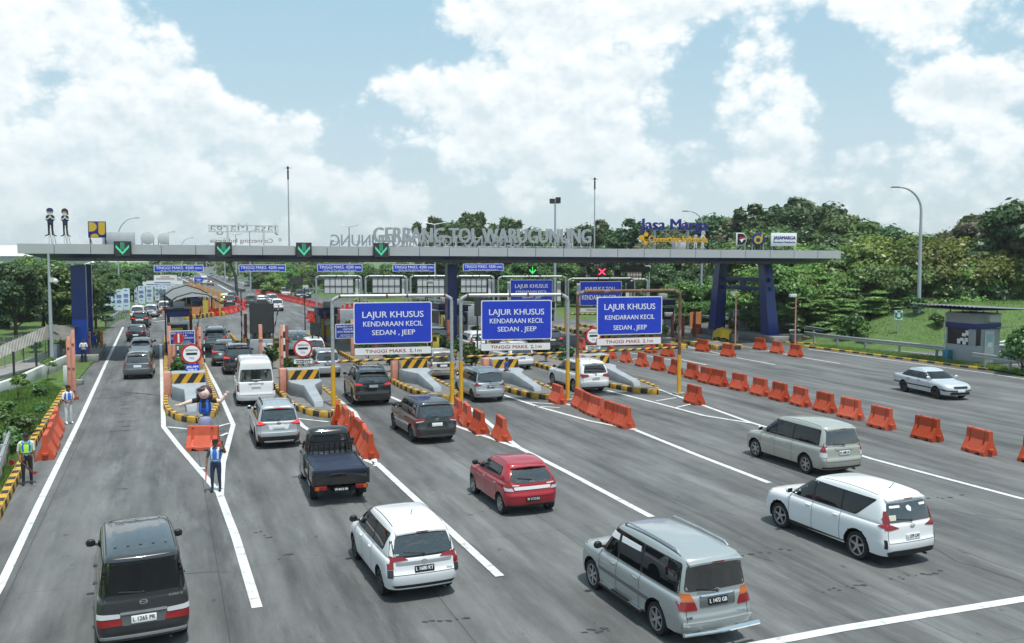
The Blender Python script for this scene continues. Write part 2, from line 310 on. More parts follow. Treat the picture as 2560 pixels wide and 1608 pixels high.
# ------------------------------------------------------------------ objects
def tag(o, label=None, cat=None, group=None, kind=None):
 if label: o['label'] = label
 if cat: o['category'] = cat
 if group: o['group'] = group
 if kind: o['kind'] = kind
 return o
def empty(name, loc, rz=0., label=None, cat=None, group=None):
 o = bpy.data.objects.new(name, None); COL.objects.link(o); o.location = loc; o.rotation_euler = (0, 0, rz); o.empty_display_size = .2
 return tag(o, label, cat, group)
def link_mesh(name, me, mats=None, parent=None):
 if mats:
  for m in (mats if isinstance(mats, (list, tuple)) else [mats]): me.materials.append(MATS[m] if isinstance(m, str) else m)
 o = bpy.data.objects.new(name, me); COL.objects.link(o)
 if parent: o.parent = parent
 return o
def children_of(o): return KIDS.get(o.name, [])
def copy_tree(o, parent=None):
 c = o.copy(); COL.objects.link(c); c.parent = parent
 for ch in list(o.children): copy_tree(ch, c)
 return c
class MB:
 def __init__(s): s.v = []; s.f = []; s.m = []
 def add(s, vs, fs, m=0, M=None):
  o = len(s.v)
  s.v += [tuple(M @ Vector(p)) if M is not None else tuple(p) for p in vs]
  s.f += [tuple(i + o for i in f) for f in fs]; s.m += [m] * len(fs)
 def box(s, c, d, rz=0., m=0, M=None, top=None):
  x, y, z = d[0] / 2, d[1] / 2, d[2] / 2; tx, ty = top if top else (1, 1)
  vs = [(-x, -y, -z), (x, -y, -z), (x, y, -z), (-x, y, -z), (-x * tx, -y * ty, z), (x * tx, -y * ty, z), (x * tx, y * ty, z), (-x * tx, y * ty, z)]
  T = Matrix.Translation(c) @ Matrix.Rotation(rz, 4, 'Z')
  if M is not None: T = M @ T
  s.add(vs, [(3, 2, 1, 0), (4, 5, 6, 7), (0, 1, 5, 4), (1, 2, 6, 5), (2, 3, 7, 6), (3, 0, 4, 7)], m, T)
 def cyl(s, a, b, r, r2=None, n=12, m=0, cap=True, M=None):
  a = Vector(a); b = Vector(b); r2 = r if r2 is None else r2; d = (b - a); q = d.to_track_quat('Z', 'Y')
  vs = []
  for (c, rr) in ((a, r), (b, r2)):
   for i in range(n):
    t = 2 * math.pi * i / n; vs.append(c + q @ Vector((math.cos(t) * rr, math.sin(t) * rr, 0)))
  fs = [(i, (i + 1) % n, n + (i + 1) % n, n + i) for i in range(n)]
  if cap: fs += [tuple(range(n - 1, -1, -1)), tuple(range(n, 2 * n))]
  s.add(vs, fs, m, M)
 def tube(s, pts, r, n=8, m=0, M=None, cap=True):
  pts = [Vector(p) for p in pts]; rr = r if isinstance(r, (list, tuple)) else [r] * len(pts); vs = []
  for i, p in enumerate(pts):
   d = (pts[min(i + 1, len(pts) - 1)] - pts[max(i - 1, 0)]).normalized()
   ref = Vector((0, 0, 1)) if abs(d.z) < .95 else Vector((0, 1, 0))
   x = d.cross(ref).normalized(); y = x.cross(d)
   for k in range(n):
    t = 2 * math.pi * k / n; vs.append(p + x * math.cos(t) * rr[i] + y * math.sin(t) * rr[i])
  fs = []
  for i in range(len(pts) - 1):
   for k in range(n): fs.append((i * n + k, i * n + (k + 1) % n, (i + 1) * n + (k + 1) % n, (i + 1) * n + k))
  if cap: fs += [tuple(range(n)), tuple(reversed(range((len(pts) - 1) * n, len(pts) * n)))]
  s.add(vs, fs, m, M)
 def prism(s, poly, z0, z1, m=0, M=None, mtop=None):
  n = len(poly); vs = [(p[0], p[1], z0) for p in poly] + [(p[0], p[1], z1) for p in poly]
  s.add(vs, [(i, (i + 1) % n, n + (i + 1) % n, n + i) for i in range(n)] + [tuple(range(n - 1, -1, -1))], m, M)
  s.add([(p[0], p[1], z1) for p in poly], [tuple(range(n))], m if mtop is None else mtop, M)
 def plate(s, poly, y0, y1, m=0, M=None):
  # polygon in x,z extruded along y
  n = len(poly); vs = [(p[0], y0, p[1]) for p in poly] + [(p[0], y1, p[1]) for p in poly]
  s.add(vs, [(i, (i + 1) % n, n + (i + 1) % n, n + i) for i in range(n)] + [tuple(range(n - 1, -1, -1)), tuple(range(n, 2 * n))], m, M)
 def ball(s, c, r, n=10, k=6, m=0, M=None):
  r = r if isinstance(r, (tuple, list)) else (r, r, r); vs = [(c[0], c[1], c[2] - r[2])]; fs = []
  for j in range(1, k):
   ph = math.pi * j / k - math.pi / 2
   for i in range(n):
    t = 2 * math.pi * i / n; vs.append((c[0] + r[0] * math.cos(ph) * math.cos(t), c[1] + r[1] * math.cos(ph) * math.sin(t), c[2] + r[2] * math.sin(ph)))
  vs.append((c[0], c[1], c[2] + r[2])); T = len(vs) - 1
  for i in range(n): fs.append((0, 1 + (i + 1) % n, 1 + i)); fs.append((T, T - n + i, T - n + (i + 1) % n))
  for j in range(k - 2):
   for i in range(n): fs.append((1 + j * n + i, 1 + j * n + (i + 1) % n, 1 + (j + 1) * n + (i + 1) % n, 1 + (j + 1) * n + i))
  s.add(vs, fs, m, M)
 def build(s, name, mats, parent=None, smooth=False, bevel=0., seg=2, sharp=40):
  me = bpy.data.meshes.new(name); me.from_pydata(s.v, [], s.f); me.update()
  mats = mats if isinstance(mats, (list, tuple)) else [mats]
  for m in mats: me.materials.append(MATS[m] if isinstance(m, str) else m)
  if len(mats) > 1: me.polygons.foreach_set('material_index', s.m)
  bm = bmesh.new(); bm.from_mesh(me); bmesh.ops.recalc_face_normals(bm, faces=bm.faces)
  if bevel:
   es = [e for e in bm.edges if len(e.link_faces) == 2 and e.calc_face_angle(0) > R(35)]
   bmesh.ops.bevel(bm, geom=es, offset=bevel, segments=seg, profile=.5, affect='EDGES', clamp_overlap=True)
  bm.to_mesh(me); bm.free()
  if smooth or bevel:
   me.polygons.foreach_set('use_smooth', [True] * len(me.polygons)); me.set_sharp_from_angle(angle=R(sharp))
  o = bpy.data.objects.new(name, me); COL.objects.link(o)
  if parent: o.parent = parent
  return o
def rounded(poly, r, n=4):
 out = []; k = len(poly)
 for i in range(k):
  p0, p, p1 = (Vector((*poly[(i + j) % k][:2], 0)) for j in (-1, 0, 1))
  a = p0 - p; b = p1 - p; rr = min(r, a.length * .45, b.length * .45); a = p + a.normalized() * rr; b = p + b.normalized() * rr
  for t in range(n + 1):
   t /= n; q = a * (1 - t) ** 2 + p * 2 * t * (1 - t) + b * t * t; out.append((q.x, q.y))
 return out
def rect(x0, z0, x1, z1, r=0.):
 p = [(x0, z0), (x1, z0), (x1, z1), (x0, z1)]
 return rounded(p, r) if r else p
_tcache = {}
def text_data(s, size=1., extrude=.0, bold=0., width=None, align='CENTER', spacing=1.):
 key = (s, size, extrude, bold, width, align, spacing)
 if key in _tcache: return _tcache[key]
 cu = bpy.data.curves.new('lettering', 'FONT'); cu.body = s; cu.size = size; cu.extrude = extrude; cu.offset = bold; cu.align_x = align; cu.align_y = 'BOTTOM_BASELINE'
 cu.space_character = spacing; cu.resolution_u = 3
 o = bpy.data.objects.new('lettering', cu); COL.objects.link(o); dg = bpy.context.evaluated_depsgraph_get()
 me = bpy.data.meshes.new_from_object(o.evaluated_get(dg)); bpy.data.objects.remove(o); bpy.data.curves.remove(cu)
 if width and len(me.vertices):
  co = np.empty(len(me.vertices) * 3); me.vertices.foreach_get('co', co); co = co.reshape(-1, 3)
  w = co[:, 0].max() - co[:, 0].min(); c = (co[:, 0].max() + co[:, 0].min()) / 2 if align == 'CENTER' else 0
  co[:, 0] = (co[:, 0] - c) * (width / w); me.vertices.foreach_set('co', co.ravel())
 _tcache[key] = me; return me
def lettering(s, m, parent, loc, cap, width=None, extrude=.004, bold=0., rot=(R(90), 0, 0), name='lettering', spacing=1.):
 # cap: height of a capital letter in metres (the built-in face is about 0.73 of its size)
 me = text_data(s, cap / .729, extrude, 0., width, spacing=spacing).copy()
 if bold:      # heavier strokes: a second copy of the outline shifted sideways, 2 mm proud
  bm = bmesh.new(); bm.from_mesh(me); g = bmesh.ops.duplicate(bm, geom=bm.verts[:] + bm.edges[:] + bm.faces[:])
  for e in g['geom']:
   if isinstance(e, bmesh.types.BMVert): e.co.x += bold * 3; e.co.y += bold * .6; e.co.z += .003
  for e in bm.verts: e.co.x -= bold * 1.5
  bm.to_mesh(me); bm.free()
 me.materials.clear(); me.materials.append(MATS[m])
 o = bpy.data.objects.new(name, me); COL.objects.link(o); o.parent = parent; o.location = loc; o.rotation_euler = rot
 return o
def sheet(name, pts, z, m, kind='structure', parent=None):
 me = bpy.data.meshes.new(name); me.from_pydata([(p[0], p[1], z) for p in pts], [], [tuple(range(len(pts)))]); me.update()
 bm = bmesh.new(); bm.from_mesh(me); bmesh.ops.recalc_face_normals(bm, faces=bm.faces)
 for f in bm.faces:
  if f.normal.z < 0: f.normal_flip()
 bmesh.ops.triangulate(bm, faces=bm.faces); bm.to_mesh(me); bm.free()
 o = link_mesh(name, me, m, parent); o['kind'] = kind if kind else None
 return o
# ================================================================== ground and roads
def ribbon(mb, pts, w, z=.012, m=0):
 pts = [Vector((p[0], p[1], 0)) for p in pts]
 for i in range(len(pts) - 1):
  d = (pts[i + 1] - pts[i]); n = Vector((-d.y, d.x, 0)).normalized() * w / 2
  mb.add([(*(pts[i] - n).xy, z), (*(pts[i + 1] - n).xy, z), (*(pts[i + 1] + n).xy, z), (*(pts[i] + n).xy, z)], [(0, 1, 2, 3)], m)
ground_pts = []
for i in range(48):
 t = 2 * math.pi * i / 48; ground_pts.append((1100 * math.cos(t), 640 + 1100 * math.sin(t)))
sheet('ground', ground_pts, -.012, 'grass')
g2 = lambda l: [G(*p).xy for p in l]
L_EDGE = g2([(0, 1276), (53, 1172), (89, 1101), (118, 1055), (160, 987), (200, 947), (228, 912), (250, 898), (263, 829), (298, 801), (330, 790), (353, 768), (395, 746), (425, 728), (438, 714), (434, 700), (424, 685), (415, 673), (412, 664)])
R_EDGE = g2([(529, 664), (531, 677), (564, 686.5), (639, 709), (705, 722), (752, 733), (800, 742), (883, 753), (1081, 774), (1177, 782), (1400, 794), (1560, 808), (1700, 822), (1860, 838), (2024, 869.7), (2100, 878.5), (2300, 904.5), (2469, 926), (2560, 943.5)])
sheet('road', [(9.5, -32)] + L_EDGE + R_EDGE + [(62, -32)], 0.0, 'concrete_road')
sheet('side_road', g2([(1560, 799), (1700, 806), (1900, 815), (2060, 849), (2366, 878), (2560, 902), (2900, 950), (2900, 985), (2560, 927), (2366, 898), (2060, 865), (1960, 850), (1860, 836), (1700, 820)]), .004, 'asphalt_road')
# the highway beyond the plaza gets its own asphalt surface
sheet('highway', g2([(412, 664), (415, 673), (424, 685), (434, 700), (438, 713), (470, 722), (560, 722), (640, 734), (760, 752), (905, 778), (1060, 774), (883, 753), (800, 742), (752, 733), (705, 722), (639, 709), (564, 686.5), (531, 677), (529, 664)]), .004, 'asphalt_road')
lines = MB()
WLN = [0]
def wl(pts, w=.2): WLN[0] += 1; ribbon(lines, [G(*p) for p in pts], w, .01 + .003 * (WLN[0] % 4))
wl([(-60, 1570), (0, 1467), (100, 1255), (200, 1050), (262, 915), (308, 818)], .2)
wl([(402, 862), (405, 960), (409, 1068), (450, 1120), (550, 1236)], .2)
wl([(508, 905), (545, 975), (583, 1063), (557, 1160), (551, 1242)], .2)
wl([(545, 1225), (590, 1345), (643, 1520)], .22)
wl([(418, 1068), (480, 1074)], .16); wl([(545, 1067), (574, 1059)], .16); wl([(552, 1091), (570, 1083)], .16); wl([(494, 1170), (515, 1172)], .16)
wl([(841, 996), (887, 1031), (912, 1078), (928, 1132), (941, 1166)], .2); wl([(941, 1158), (1040, 1250), (1250, 1442)], .22)
wl([(742, 1047), (822, 1056)], .16); wl([(862, 1044), (890, 1036)], .16); wl([(700, 1010), (760, 1068), (858, 1128), (941, 1162)], .2)
wl([(975, 992), (1060, 1030), (1143, 1067), (1291, 1119)], .22); wl([(1158, 1008), (1217, 1055), (1299, 1122)], .22); wl([(1290, 1116), (1420, 1182), (1629, 1293)], .22)
wl([(1190, 1090), (1236, 1083)], .15)
wl([(1258, 988), (1354, 1020), (1470, 1052), (1588, 1076)], .2); wl([(1400, 1005), (1500, 1040), (1588, 1074)], .2); wl([(1580, 1072), (1740, 1137), (1924, 1208)], .22)
wl([(1306, 1005), (1386, 1011)], .15); wl([(1335, 1016), (1400, 1020)], .15)
wl([(1518, 977), (1640, 1008), (1760, 1040), (1880, 1059)], .2); wl([(1630, 968), (1720, 1000), (1880, 1058)], .2); wl([(1870, 1055), (2040, 1105), (2179, 1148), (2560, 1249)], .2)
wl([(1640, 1003), (1690, 995)], .14); wl([(1690, 1020), (1740, 1008)], .14)
wl([(1855, 1620), (2100, 1573), (2400, 1524), (2760, 1466)], .26)
wl([(1841, 894.6), (1890, 903.5), (1938, 912.3)], .16); wl([(1700, 899), (1766, 913)], .16); wl([(2005, 894.5), (2099, 909.6)], .16)
wl([(2020, 873.5), (2100, 883.5), (2300, 910.5), (2470, 934), (2680, 966)], .16)
wl([(1715, 866), (1742, 872), (1806, 886), (1836, 893.5)], .16); wl([(1730, 880), (1812, 890)], .14); wl([(1852, 866), (1900, 872), (1990, 892)], .14); wl([(1875, 878), (1930, 879)], .14); wl([(1705, 873), (1740, 872.5)], .14)
wl([(2060, 858), (2366, 890), (2560, 915)], .14); wl([(1545, 905), (1600, 896)], .14); wl([(1560, 880), (1620, 890), (1700, 904)], .14)
# far lane lines
wl([(386, 805), (416, 801)], .3); wl([(384, 798), (390, 795)], .25); wl([(397, 792), (405, 789)], .25)
for pts in ([(424, 682), (442, 691), (465, 702), (487, 716)], [(487, 678), (505, 685), (520, 691)], [(519, 690), (556, 708), (584, 723), (610, 729)], [(540, 685), (566, 694), (640, 719), (700, 733)], [(500, 686), (512, 694)], [(545, 712), (575, 728), (590, 735)]): wl(pts, .35)
for k in range(7): wl([(560 + k * 22, 693 + k * 6.4), (566 + k * 22, 694.8 + k * 6.4)], .25)
for k in range(5): wl([(800 + 10 * k, 757 + 7 * k), (890 + 8 * k, 757 + 7 * k)], .2)
wl([(735, 763), (752, 764)], .2); wl([(768, 773), (792, 777)], .2)
lo = lines.build('lane_markings', 'road_paint'); tag(lo, kind='structure')
# dark skid marks and patched cracks on the left lane
skid = MB()
for k in range(26):
 c = G(310 + rng.uniform(-22, 26), 975 + 4.0 * k + rng.uniform(-6, 6)); w = rng.uniform(.25, .8)
 a = [c + V * (rng.uniform(-.05, .05) + w * t) + U * rng.uniform(-.05, .05) for t in (-.5, -.2, .1, .5)]
 ribbon(skid, a, rng.uniform(.02, .06), .008)
for pts in ([(218, 997), (260, 996), (310, 993)], [(306, 980), (345, 983), (415, 992)], [(320, 983), (380, 986)], [(395, 968), (402, 966)]):
 ribbon(skid, [G(*p) for p in pts], .07, .008)
for (x0, y0, x1, y1, n) in ((2231, 1448, 2365, 1430, 9), (2060, 1480, 2172, 1458, 8), (1464, 1580, 1530, 1572, 7), (1840, 1395, 1990, 1372, 7), (700, 1395, 745, 1385, 4), (300, 1220, 330, 1235, 4), (640, 1330, 690, 1350, 5), (1060, 1560, 1190, 1540, 6), (2300, 1250, 2420, 1235, 6)):
 for k in range(n):
  t = (k + rng.uniform(-.3, .3)) / n; c = G(x0 + (x1 - x0) * t, y0 + (y1 - y0) * t + rng.uniform(-5, 5)); r_ = rng.uniform(.018, .055); m_ = 9
  skid.add([(c.x + r_ * rng.uniform(.6, 1.5) * math.cos(6.283 * i / m_) * 1.5, c.y + r_ * rng.uniform(.6, 1.3) * math.sin(6.283 * i / m_), .008 + .0015 * (k % 3)) for i in range(m_)], [tuple(range(m_))])
for (x0, y0, dx, dy, n) in ((1990, 1240, 60, 9, 10), (2200, 1330, 55, 20, 8), (300, 1440, 45, -3, 8), (1700, 1345, 52, 14, 6)):
 p_ = []; x, y = x0, y0
 for k in range(n): p_.append(G(x, y)); x += dx * rng.uniform(.5, 1.3); y += dy * rng.uniform(.3, 1.5) + rng.uniform(-3, 3)
 ribbon(skid, [q_ for q_ in p_ if q_.y > 14], .014, .007)
so = skid.build('skid_marks', mat('skid_rubber', (.045, .045, .047), .85)); tag(so, kind='structure')
def kerb_mesh(mb, pts, w, h, step=.44, z0=-.02, start=0):
 # alternate painted blocks along a polyline (world points)
 pts = [Vector((p[0], p[1], 0)) for p in pts]; k = start; rem = 0.
 for i in range(len(pts) - 1):
  d = pts[i + 1] - pts[i]; L = d.length; n = max(1, round(L / step)); d.normalize(); a = math.atan2(d.y, d.x)
  for j in range(n):
   c = pts[i] + d * (L * (j + .5) / n)
   mb.box((c.x, c.y, z0 + h / 2), (L / n + .004 * (j % 2), w, h + .003 * (k % 2)), a, k % 2, top=(1, .8)); k += 1
 return k
def kerb_line(pts, w, h, step, name='kerb'):
 mb = MB(); kerb_mesh(mb, pts, w, h, step); o = mb.build(name, ['kerb_yellow', 'kerb_black'], bevel=.018, seg=2); return tag(o, kind='structure')
kerb_line([(G(0, 1276) + (G(0, 1276) - G(53, 1172)).normalized() * 9).xy] + g2([(0, 1276), (53, 1172), (89, 1101), (118, 1055), (160, 987)]), .3, .28, .47)
kerb_line(g2([(2010, 868), (2024, 869.7), (2100, 878.5), (2300, 904.5), (2469, 926)]), .25, .17, .7)
kerb_line(g2([(1960, 857), (2010, 860), (2060, 862.5)]), .22, .16, .6)
kerb_line(g2([(1990, 843), (2050, 850), (2110, 857)]), .22, .16, .7)
kerb_line(g2([(883, 752.5), (980, 764), (1081, 773.5), (1177, 781)]), .3, .3, 1.2)
kerb_line(g2([(2440, 916), (2500, 924)]), .2, .16, .6)
# raised right verge (grass between plaza and side road), left verge and the lawn mound
def blob_terrain(name, pts, z, m): return sheet(name, pts, z, m)
sheet('verge', g2([(2024, 868), (2060, 866.5), (2366, 899), (2560, 928), (2900, 986), (2900, 1010), (2560, 941), (2469, 924.5), (2300, 903), (2100, 877)]), .09, 'grass')
sheet('verge', [(-5.5, -4)] + g2([(0, 1262), (53, 1163), (118, 1048), (160, 981)]) + g2([(120, 962), (0, 975)]) + [(-30, 36), (-14, -4)], .12, 'grass')
sheet('verge', g2([(190, 958), (200, 945), (228, 911), (250, 897), (236, 884), (170, 905)]), .05, 'grass')
def terrain(name, x0, x1, y0, y1, n, hfun, m, rot=TH, org=(0, 0)):
 vs = []; fs = []; c, s = math.cos(rot), math.sin(rot)
 for j in range(n + 1):
  for i in range(n + 1):
   a = x0 + (x1 - x0) * i / n; b = y0 + (y1 - y0) * j / n; vs.append((org[0] + a * c - b * s, org[1] + a * s + b * c, hfun(a, b)))
 for j in range(n):
  for i in range(n): q = j * (n + 1) + i; fs.append((q, q + 1, q + n + 2, q + n + 1))
 me = bpy.data.meshes.new(name); me.from_pydata(vs, [], fs); me.update(); me.polygons.foreach_set('use_smooth', [True] * len(fs))
 o = link_mesh(name, me, m); return tag(o, kind='structure')
def sstep(a, b, x): x = max(0, min(1, (x - a) / (b - a))); return x * x * (3 - 2 * x)
def hill_h(b, a):
 # b: metres to the right of the road axis, a: along it
 return -.3 + 9.5 * sstep(74, 125, b) * (1 - .35 * sstep(120, 260, a)) + .8 * math.sin(b * .11 + a * .07) * sstep(80, 100, b)
terrain('hill', 66, 230, -60, 420, 48, hill_h, 'grass')
def mound_h(x, y):
 r = math.hypot((x - 6) / 24, (y - 2) / 12); return -.25 + 3.6 * sstep(1, .25, r)
MOUND = G(2560, 878)
terrain('lawn', -30, 45, -14, 26, 40, mound_h, mat('lawn', (.075, .135, .03), .9, noise=.3, nscale=1.5, bump=.6, bscale=30), TH * .2, (MOUND.x, MOUND.y + 6))
def mound_z(x, y):
 c, s = math.cos(TH * .2), math.sin(TH * .2); dx, dy = x - MOUND.x, y - MOUND.y - 6; return mound_h(dx * c + dy * s, -dx * s + dy * c)
# ================================================================== traffic islands at the toll lanes
TIPS = [(483, 1059), (814.6, 1045), (1122, 1003), (1382, 1002), (1637.6, 987)]
ILBL = ['traffic island at the far left, black and yellow kerb under the inflatable figure', 'traffic island between the white van lane and the black car lane, grey concrete nose', 'traffic island behind the left height gate, grey concrete nose half hidden by a dark car',
  'traffic island behind the middle height gate with a man leaning on its block', 'rightmost traffic island with a long low grey nose beside the white car']
ISL = []
def island(i):
 p = G(*TIPS[i]); root = empty('traffic_island', (p.x, p.y, 0), TH, ILBL[i], 'traffic island', 'toll lane islands'); ISL.append(root)
 wl_, wr = 1.12, 1.22; Ln = 46
 out = [(0.1, 0), (-.62, 1.2), (-1.0, 3.0), (-wl_, 4.8), (-wl_, Ln)]; outr = [(0.1, 0), (.85, 1.3), (1.15, 3.2), (wr, 5.0), (wr, Ln)]
 k = MB(); n = kerb_mesh(k, out, .26, .3, .42, -.02); kerb_mesh(k, outr, .26, .3, .42, -.02, 1)
 k.build('kerb', ['kerb_yellow', 'kerb_black'], root, bevel=.02)
 pv = MB(); pv.prism([(0.1, .1)] + [(x - .02, y) for x, y in outr[1:]] + [(x + .02, y) for x, y in reversed(out[1:])], 0.0, .2); pv.build('paving', 'paver', root)
 b = MB()   # the concrete nose: a low wall rising to a wider block
 prof = [(1.9, .2, .22), (2.1, .24, .48), (5.0, .27, .85), (6.0, .8, .9), (6.85, .83, .9), (8.1, .83, .9)]
 vs = []
 for (y, hw, h) in prof: vs += [(-hw, y, .15), (hw, y, .15), (hw, y, h), (-hw, y, h)]
 fs = []
 for q in range(len(prof) - 1):
  o = q * 4
  for e in range(4): fs.append((o + e, o + (e + 1) % 4, o + 4 + (e + 1) % 4, o + 4 + e))
 fs += [(0, 3, 2, 1), tuple(range(len(vs) - 4, len(vs)))]
 b.add(vs, fs); b.box((0, 7.45, 1.15), (1.66, 1.1, .58)); b.build('concrete_nose', 'concrete_grey', root, bevel=.035)
 s = MB(); s.box((0, 6.88, 1.15), (1.56, .03, .5)); pn = s.build('striped_panel', 'yellow_paint', root)
 st = MB()
 for q in range(-1, 3):
  x0 = -.62 + q * .62; pol = [(x0 - .12, .901), (x0 + .2, .901), (x0 + .53, 1.399), (x0 + .21, 1.399)]
  pol = [(max(-.78, min(.78, x)), z) for x, z in pol]
  if pol[0][0] < pol[1][0]: st.plate(pol, 6.858, 6.864)
 st.build('black_stripes', 'black_paint', pn)
 pb = MB(); pb.box((-1.02, 7.5, .8), (.34, .5, 1.3)); pb.build('salmon_block', 'salmon_paint', root, bevel=.02)
for i in range(5): island(i)
# the right-hand island with no nose, ending by the yellow-draped scooter
p6 = G(1853, 874); r6 = empty('traffic_island', (p6.x, p6.y, 0), TH, 'low paved island at the right, black and yellow kerb, yellow draped scooter on it', 'traffic island')
mb = MB(); kerb_mesh(mb, [(0, 0), (-.3, 26)], .3, .38, .75, 0); kerb_mesh(mb, [(-.1, -.05), (-1.9, .3)], .3, .38, .6, 0, 1); kerb_mesh(mb, [(-2.0, .3), (-2.1, 26)], .3, .38, .75, 0); mb.build('kerb', ['kerb_yellow', 'kerb_black'], r6, bevel=.02)
mb = MB(); mb.prism([(-.1, .1), (-.3, 26), (-2.1, 26), (-1.95, .3)], 0, .33); mb.build('paving', 'paver', r6)
p7 = G(1716, 872); r7 = empty('traffic_island', (p7.x, p7.y, 0), TH, 'island tip with yellow and black kerb behind the rusty gate', 'traffic island')
mb = MB(); kerb_mesh(mb, [(0, 0), (-.2, 24)], .3, .38, .6, 0, 1); kerb_mesh(mb, [(-.1, -.05), (-1.9, .2)], .3, .38, .6, 0); kerb_mesh(mb, [(-2.0, .2), (-2.0, 24)], .3, .38, .6, 0); mb.build('kerb', ['kerb_yellow', 'kerb_black'], r7, bevel=.02)
mb = MB(); mb.prism([(-.1, .1), (-.2, 24), (-2, 24), (-1.95, .2)], 0, .33); mb.build('paving', 'paver', r7)
# ================================================================== the toll roof
RL = DP(42, 609, 60.3); RR = DP(2103, 627, 76.8)
d = RR - RL; ROOF_A = math.atan2(d.y, d.x); ROOF_LEN = math.hypot(d.x, d.y); ROOF_TILT = math.atan2(d.z, ROOF_LEN)
roof = bpy.data.objects.new('toll_roof', None); COL.objects.link(roof); roof.location = RL
roof.matrix_world = Matrix.Translation(RL) @ Matrix.Rotation(ROOF_A, 4, 'Z') @ Matrix.Rotation(-ROOF_TILT, 4, 'Y')
ROOF_M = roof.matrix_world.copy()
tag(roof, 'long flat toll plaza roof with pale grey fascia panels and blue band on blue columns', 'toll canopy')
RD = 11.0
mb = MB(); W = ROOF_LEN; npan = 28
for k in range(npan):
 x0 = W * k / npan + .02; x1 = W * (k + 1) / npan - .02
 mb.box(((x0 + x1) / 2, .04, -.33), (x1 - x0, .08, .66)); mb.box(((x0 + x1) / 2, RD - .04, -.33), (x1 - x0, .08, .66))
for k in range(6):
 y0 = RD * k / 6 + .1; y1 = RD * (k + 1) / 6 - .02
 mb.box((.04, (y0 + y1) / 2, -.33), (.08, y1 - y0 - .1, .66)); mb.box((W - .04, (y0 + y1) / 2, -.33), (.08, y1 - y0 - .1, .66))
mb.build('fascia', 'fascia', roof)
mb = MB(); mb.box((W / 2, RD / 2, -.36), (W - .17, RD - .17, .56)); mb.build('roof_deck', 'fascia_joint', roof)
def hull_ring(inset, z): return [(inset, inset, z), (W - inset, inset, z), (W - inset, RD - inset, z), (inset, RD - inset, z)]
def hull(name, a, b, m, cap=False):
 q = MB(); vs = hull_ring(*a) + hull_ring(*b); q.add(vs, [(i, (i + 1) % 4, 4 + (i + 1) % 4, 4 + i) for i in range(4)] + ([(4, 5, 6, 7)] if cap else [])); q.build(name, m, roof)
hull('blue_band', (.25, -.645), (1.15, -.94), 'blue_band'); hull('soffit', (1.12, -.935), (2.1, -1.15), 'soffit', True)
mb = MB()
for k in range(1, npan * 2): mb.box((W * k / npan / 2 * 1.0, 1.62, -1.05), (.05, .1, .1))
mb.build('soffit_brackets', 'black_paint', roof)
def column(px, py, w0, w1, lean, name='column', zt=6.75, bz=.5, low=0.):
 c = G(px, py, bz); q = MB(); M = Matrix.Translation((c.x, c.y, 0)) @ Matrix.Rotation(TH, 4, 'Z'); h0, h1 = w0 / 2, w1 / 2; lx, ly = lean
 vs = [(-h0, -h0, bz), (h0, -h0, bz), (h0, h0, bz), (-h0, h0, bz), (lx - h1, ly - h1, zt), (lx + h1, ly - h1, zt), (lx + h1, ly + h1, zt), (lx - h1, ly + h1, zt)]
 q.add(vs, [(0, 1, 5, 4), (1, 2, 6, 5), (2, 3, 7, 6), (3, 0, 4, 7)], 0, M)
 for z in (1.6, 2.7, 3.8, 4.9, 5.9):       # cladding joints
  t = (z - bz) / (zt - bz); hh = h0 + (h1 - h0) * t + .004
  q.add([(lx * t + sx * hh, ly * t + sy * hh, z + dz) for dz in (0, .025) for sx, sy in ((-1, -1), (1, -1), (1, 1), (-1, 1))], [(0, 1, 5, 4), (1, 2, 6, 5), (2, 3, 7, 6), (3, 0, 4, 7)], 1, M)
 q2 = MB()
 if low:
  k = .01; q2.box((0, 0, (bz + low) / 2), (w0 + k, w0 + k, low - bz), 0, 0, M); l_ = q2.build('lower_cladding', 'cladding_light', None); l_.parent = roof; l_.matrix_parent_inverse = ROOF_M.inverted()
 o = q.build(name, ['column_blue', 'dark_blue_sign'], None); o.parent = roof; o.matrix_parent_inverse = ROOF_M.inverted(); return c
def plinth(c, lx, ly, h, off=(0, 0)):
 q = MB(); M = Matrix.Translation((c.x, c.y, 0)) @ Matrix.Rotation(TH, 4, 'Z'); q.box((off[0], off[1], h / 2), (lx, ly, h), 0, 0, M)
 o = q.build('plinth', 'concrete_raw', None, bevel=.03); o.parent = roof; o.matrix_parent_inverse = ROOF_M.inverted()
mat('cladding_light', (.012, .08, .5), .35, noise=.1)
cL = column(203, 884, .95, .95, (0, 0), low=2.95); cLb = column(219, 862, .9, .9, (0, 0)); plinth(cL, 2.2, 9, .5, (.1, 3))
cR = column(1925, 838, 1.1, .85, (0, .9)); cRb = column(1791, 823.5, 1.15, .85, (0, -.6)); plinth(cR, 2.4, 11.5, .55, (0, 3.6))
cM = column(1128, 850, .8, .8, (0, 0)); plinth(cM, 1.6, 8, .4, (0, 2.5))
mb = MB(); a0 = Vector((cR.x, cR.y, 0)); b0 = Vector((cRb.x, cRb.y, 0)); dd = (b0 - a0)
for z in (4.55, 5.35):
 m_ = (a0 + b0) / 2; mb.box((m_.x, m_.y, z), (dd.length, .3, .34), math.atan2(dd.y, dd.x))
mb.box((m_.x, m_.y, 4.95), (.5, .28, .5), math.atan2(dd.y, dd.x)); o = mb.build('cross_beam', 'column_blue'); o.parent = roof; o.matrix_parent_inverse = ROOF_M.inverted()
def roof_local(px, py, ydepth):
 # point above/below the roof in the roof's own frame, on the plane `ydepth` metres behind the fascia
 Mi = ROOF_M.inverted(); n = ROOF_M.to_3x3() @ Vector((0, 1, 0)); p0 = ROOF_M @ Vector((0, ydepth, 0)); r = ray(px, py); c = Vector((0, 0, CAM_H))
 t = (p0 - c).dot(n) / r.dot(n); return Mi @ (c + r * t)
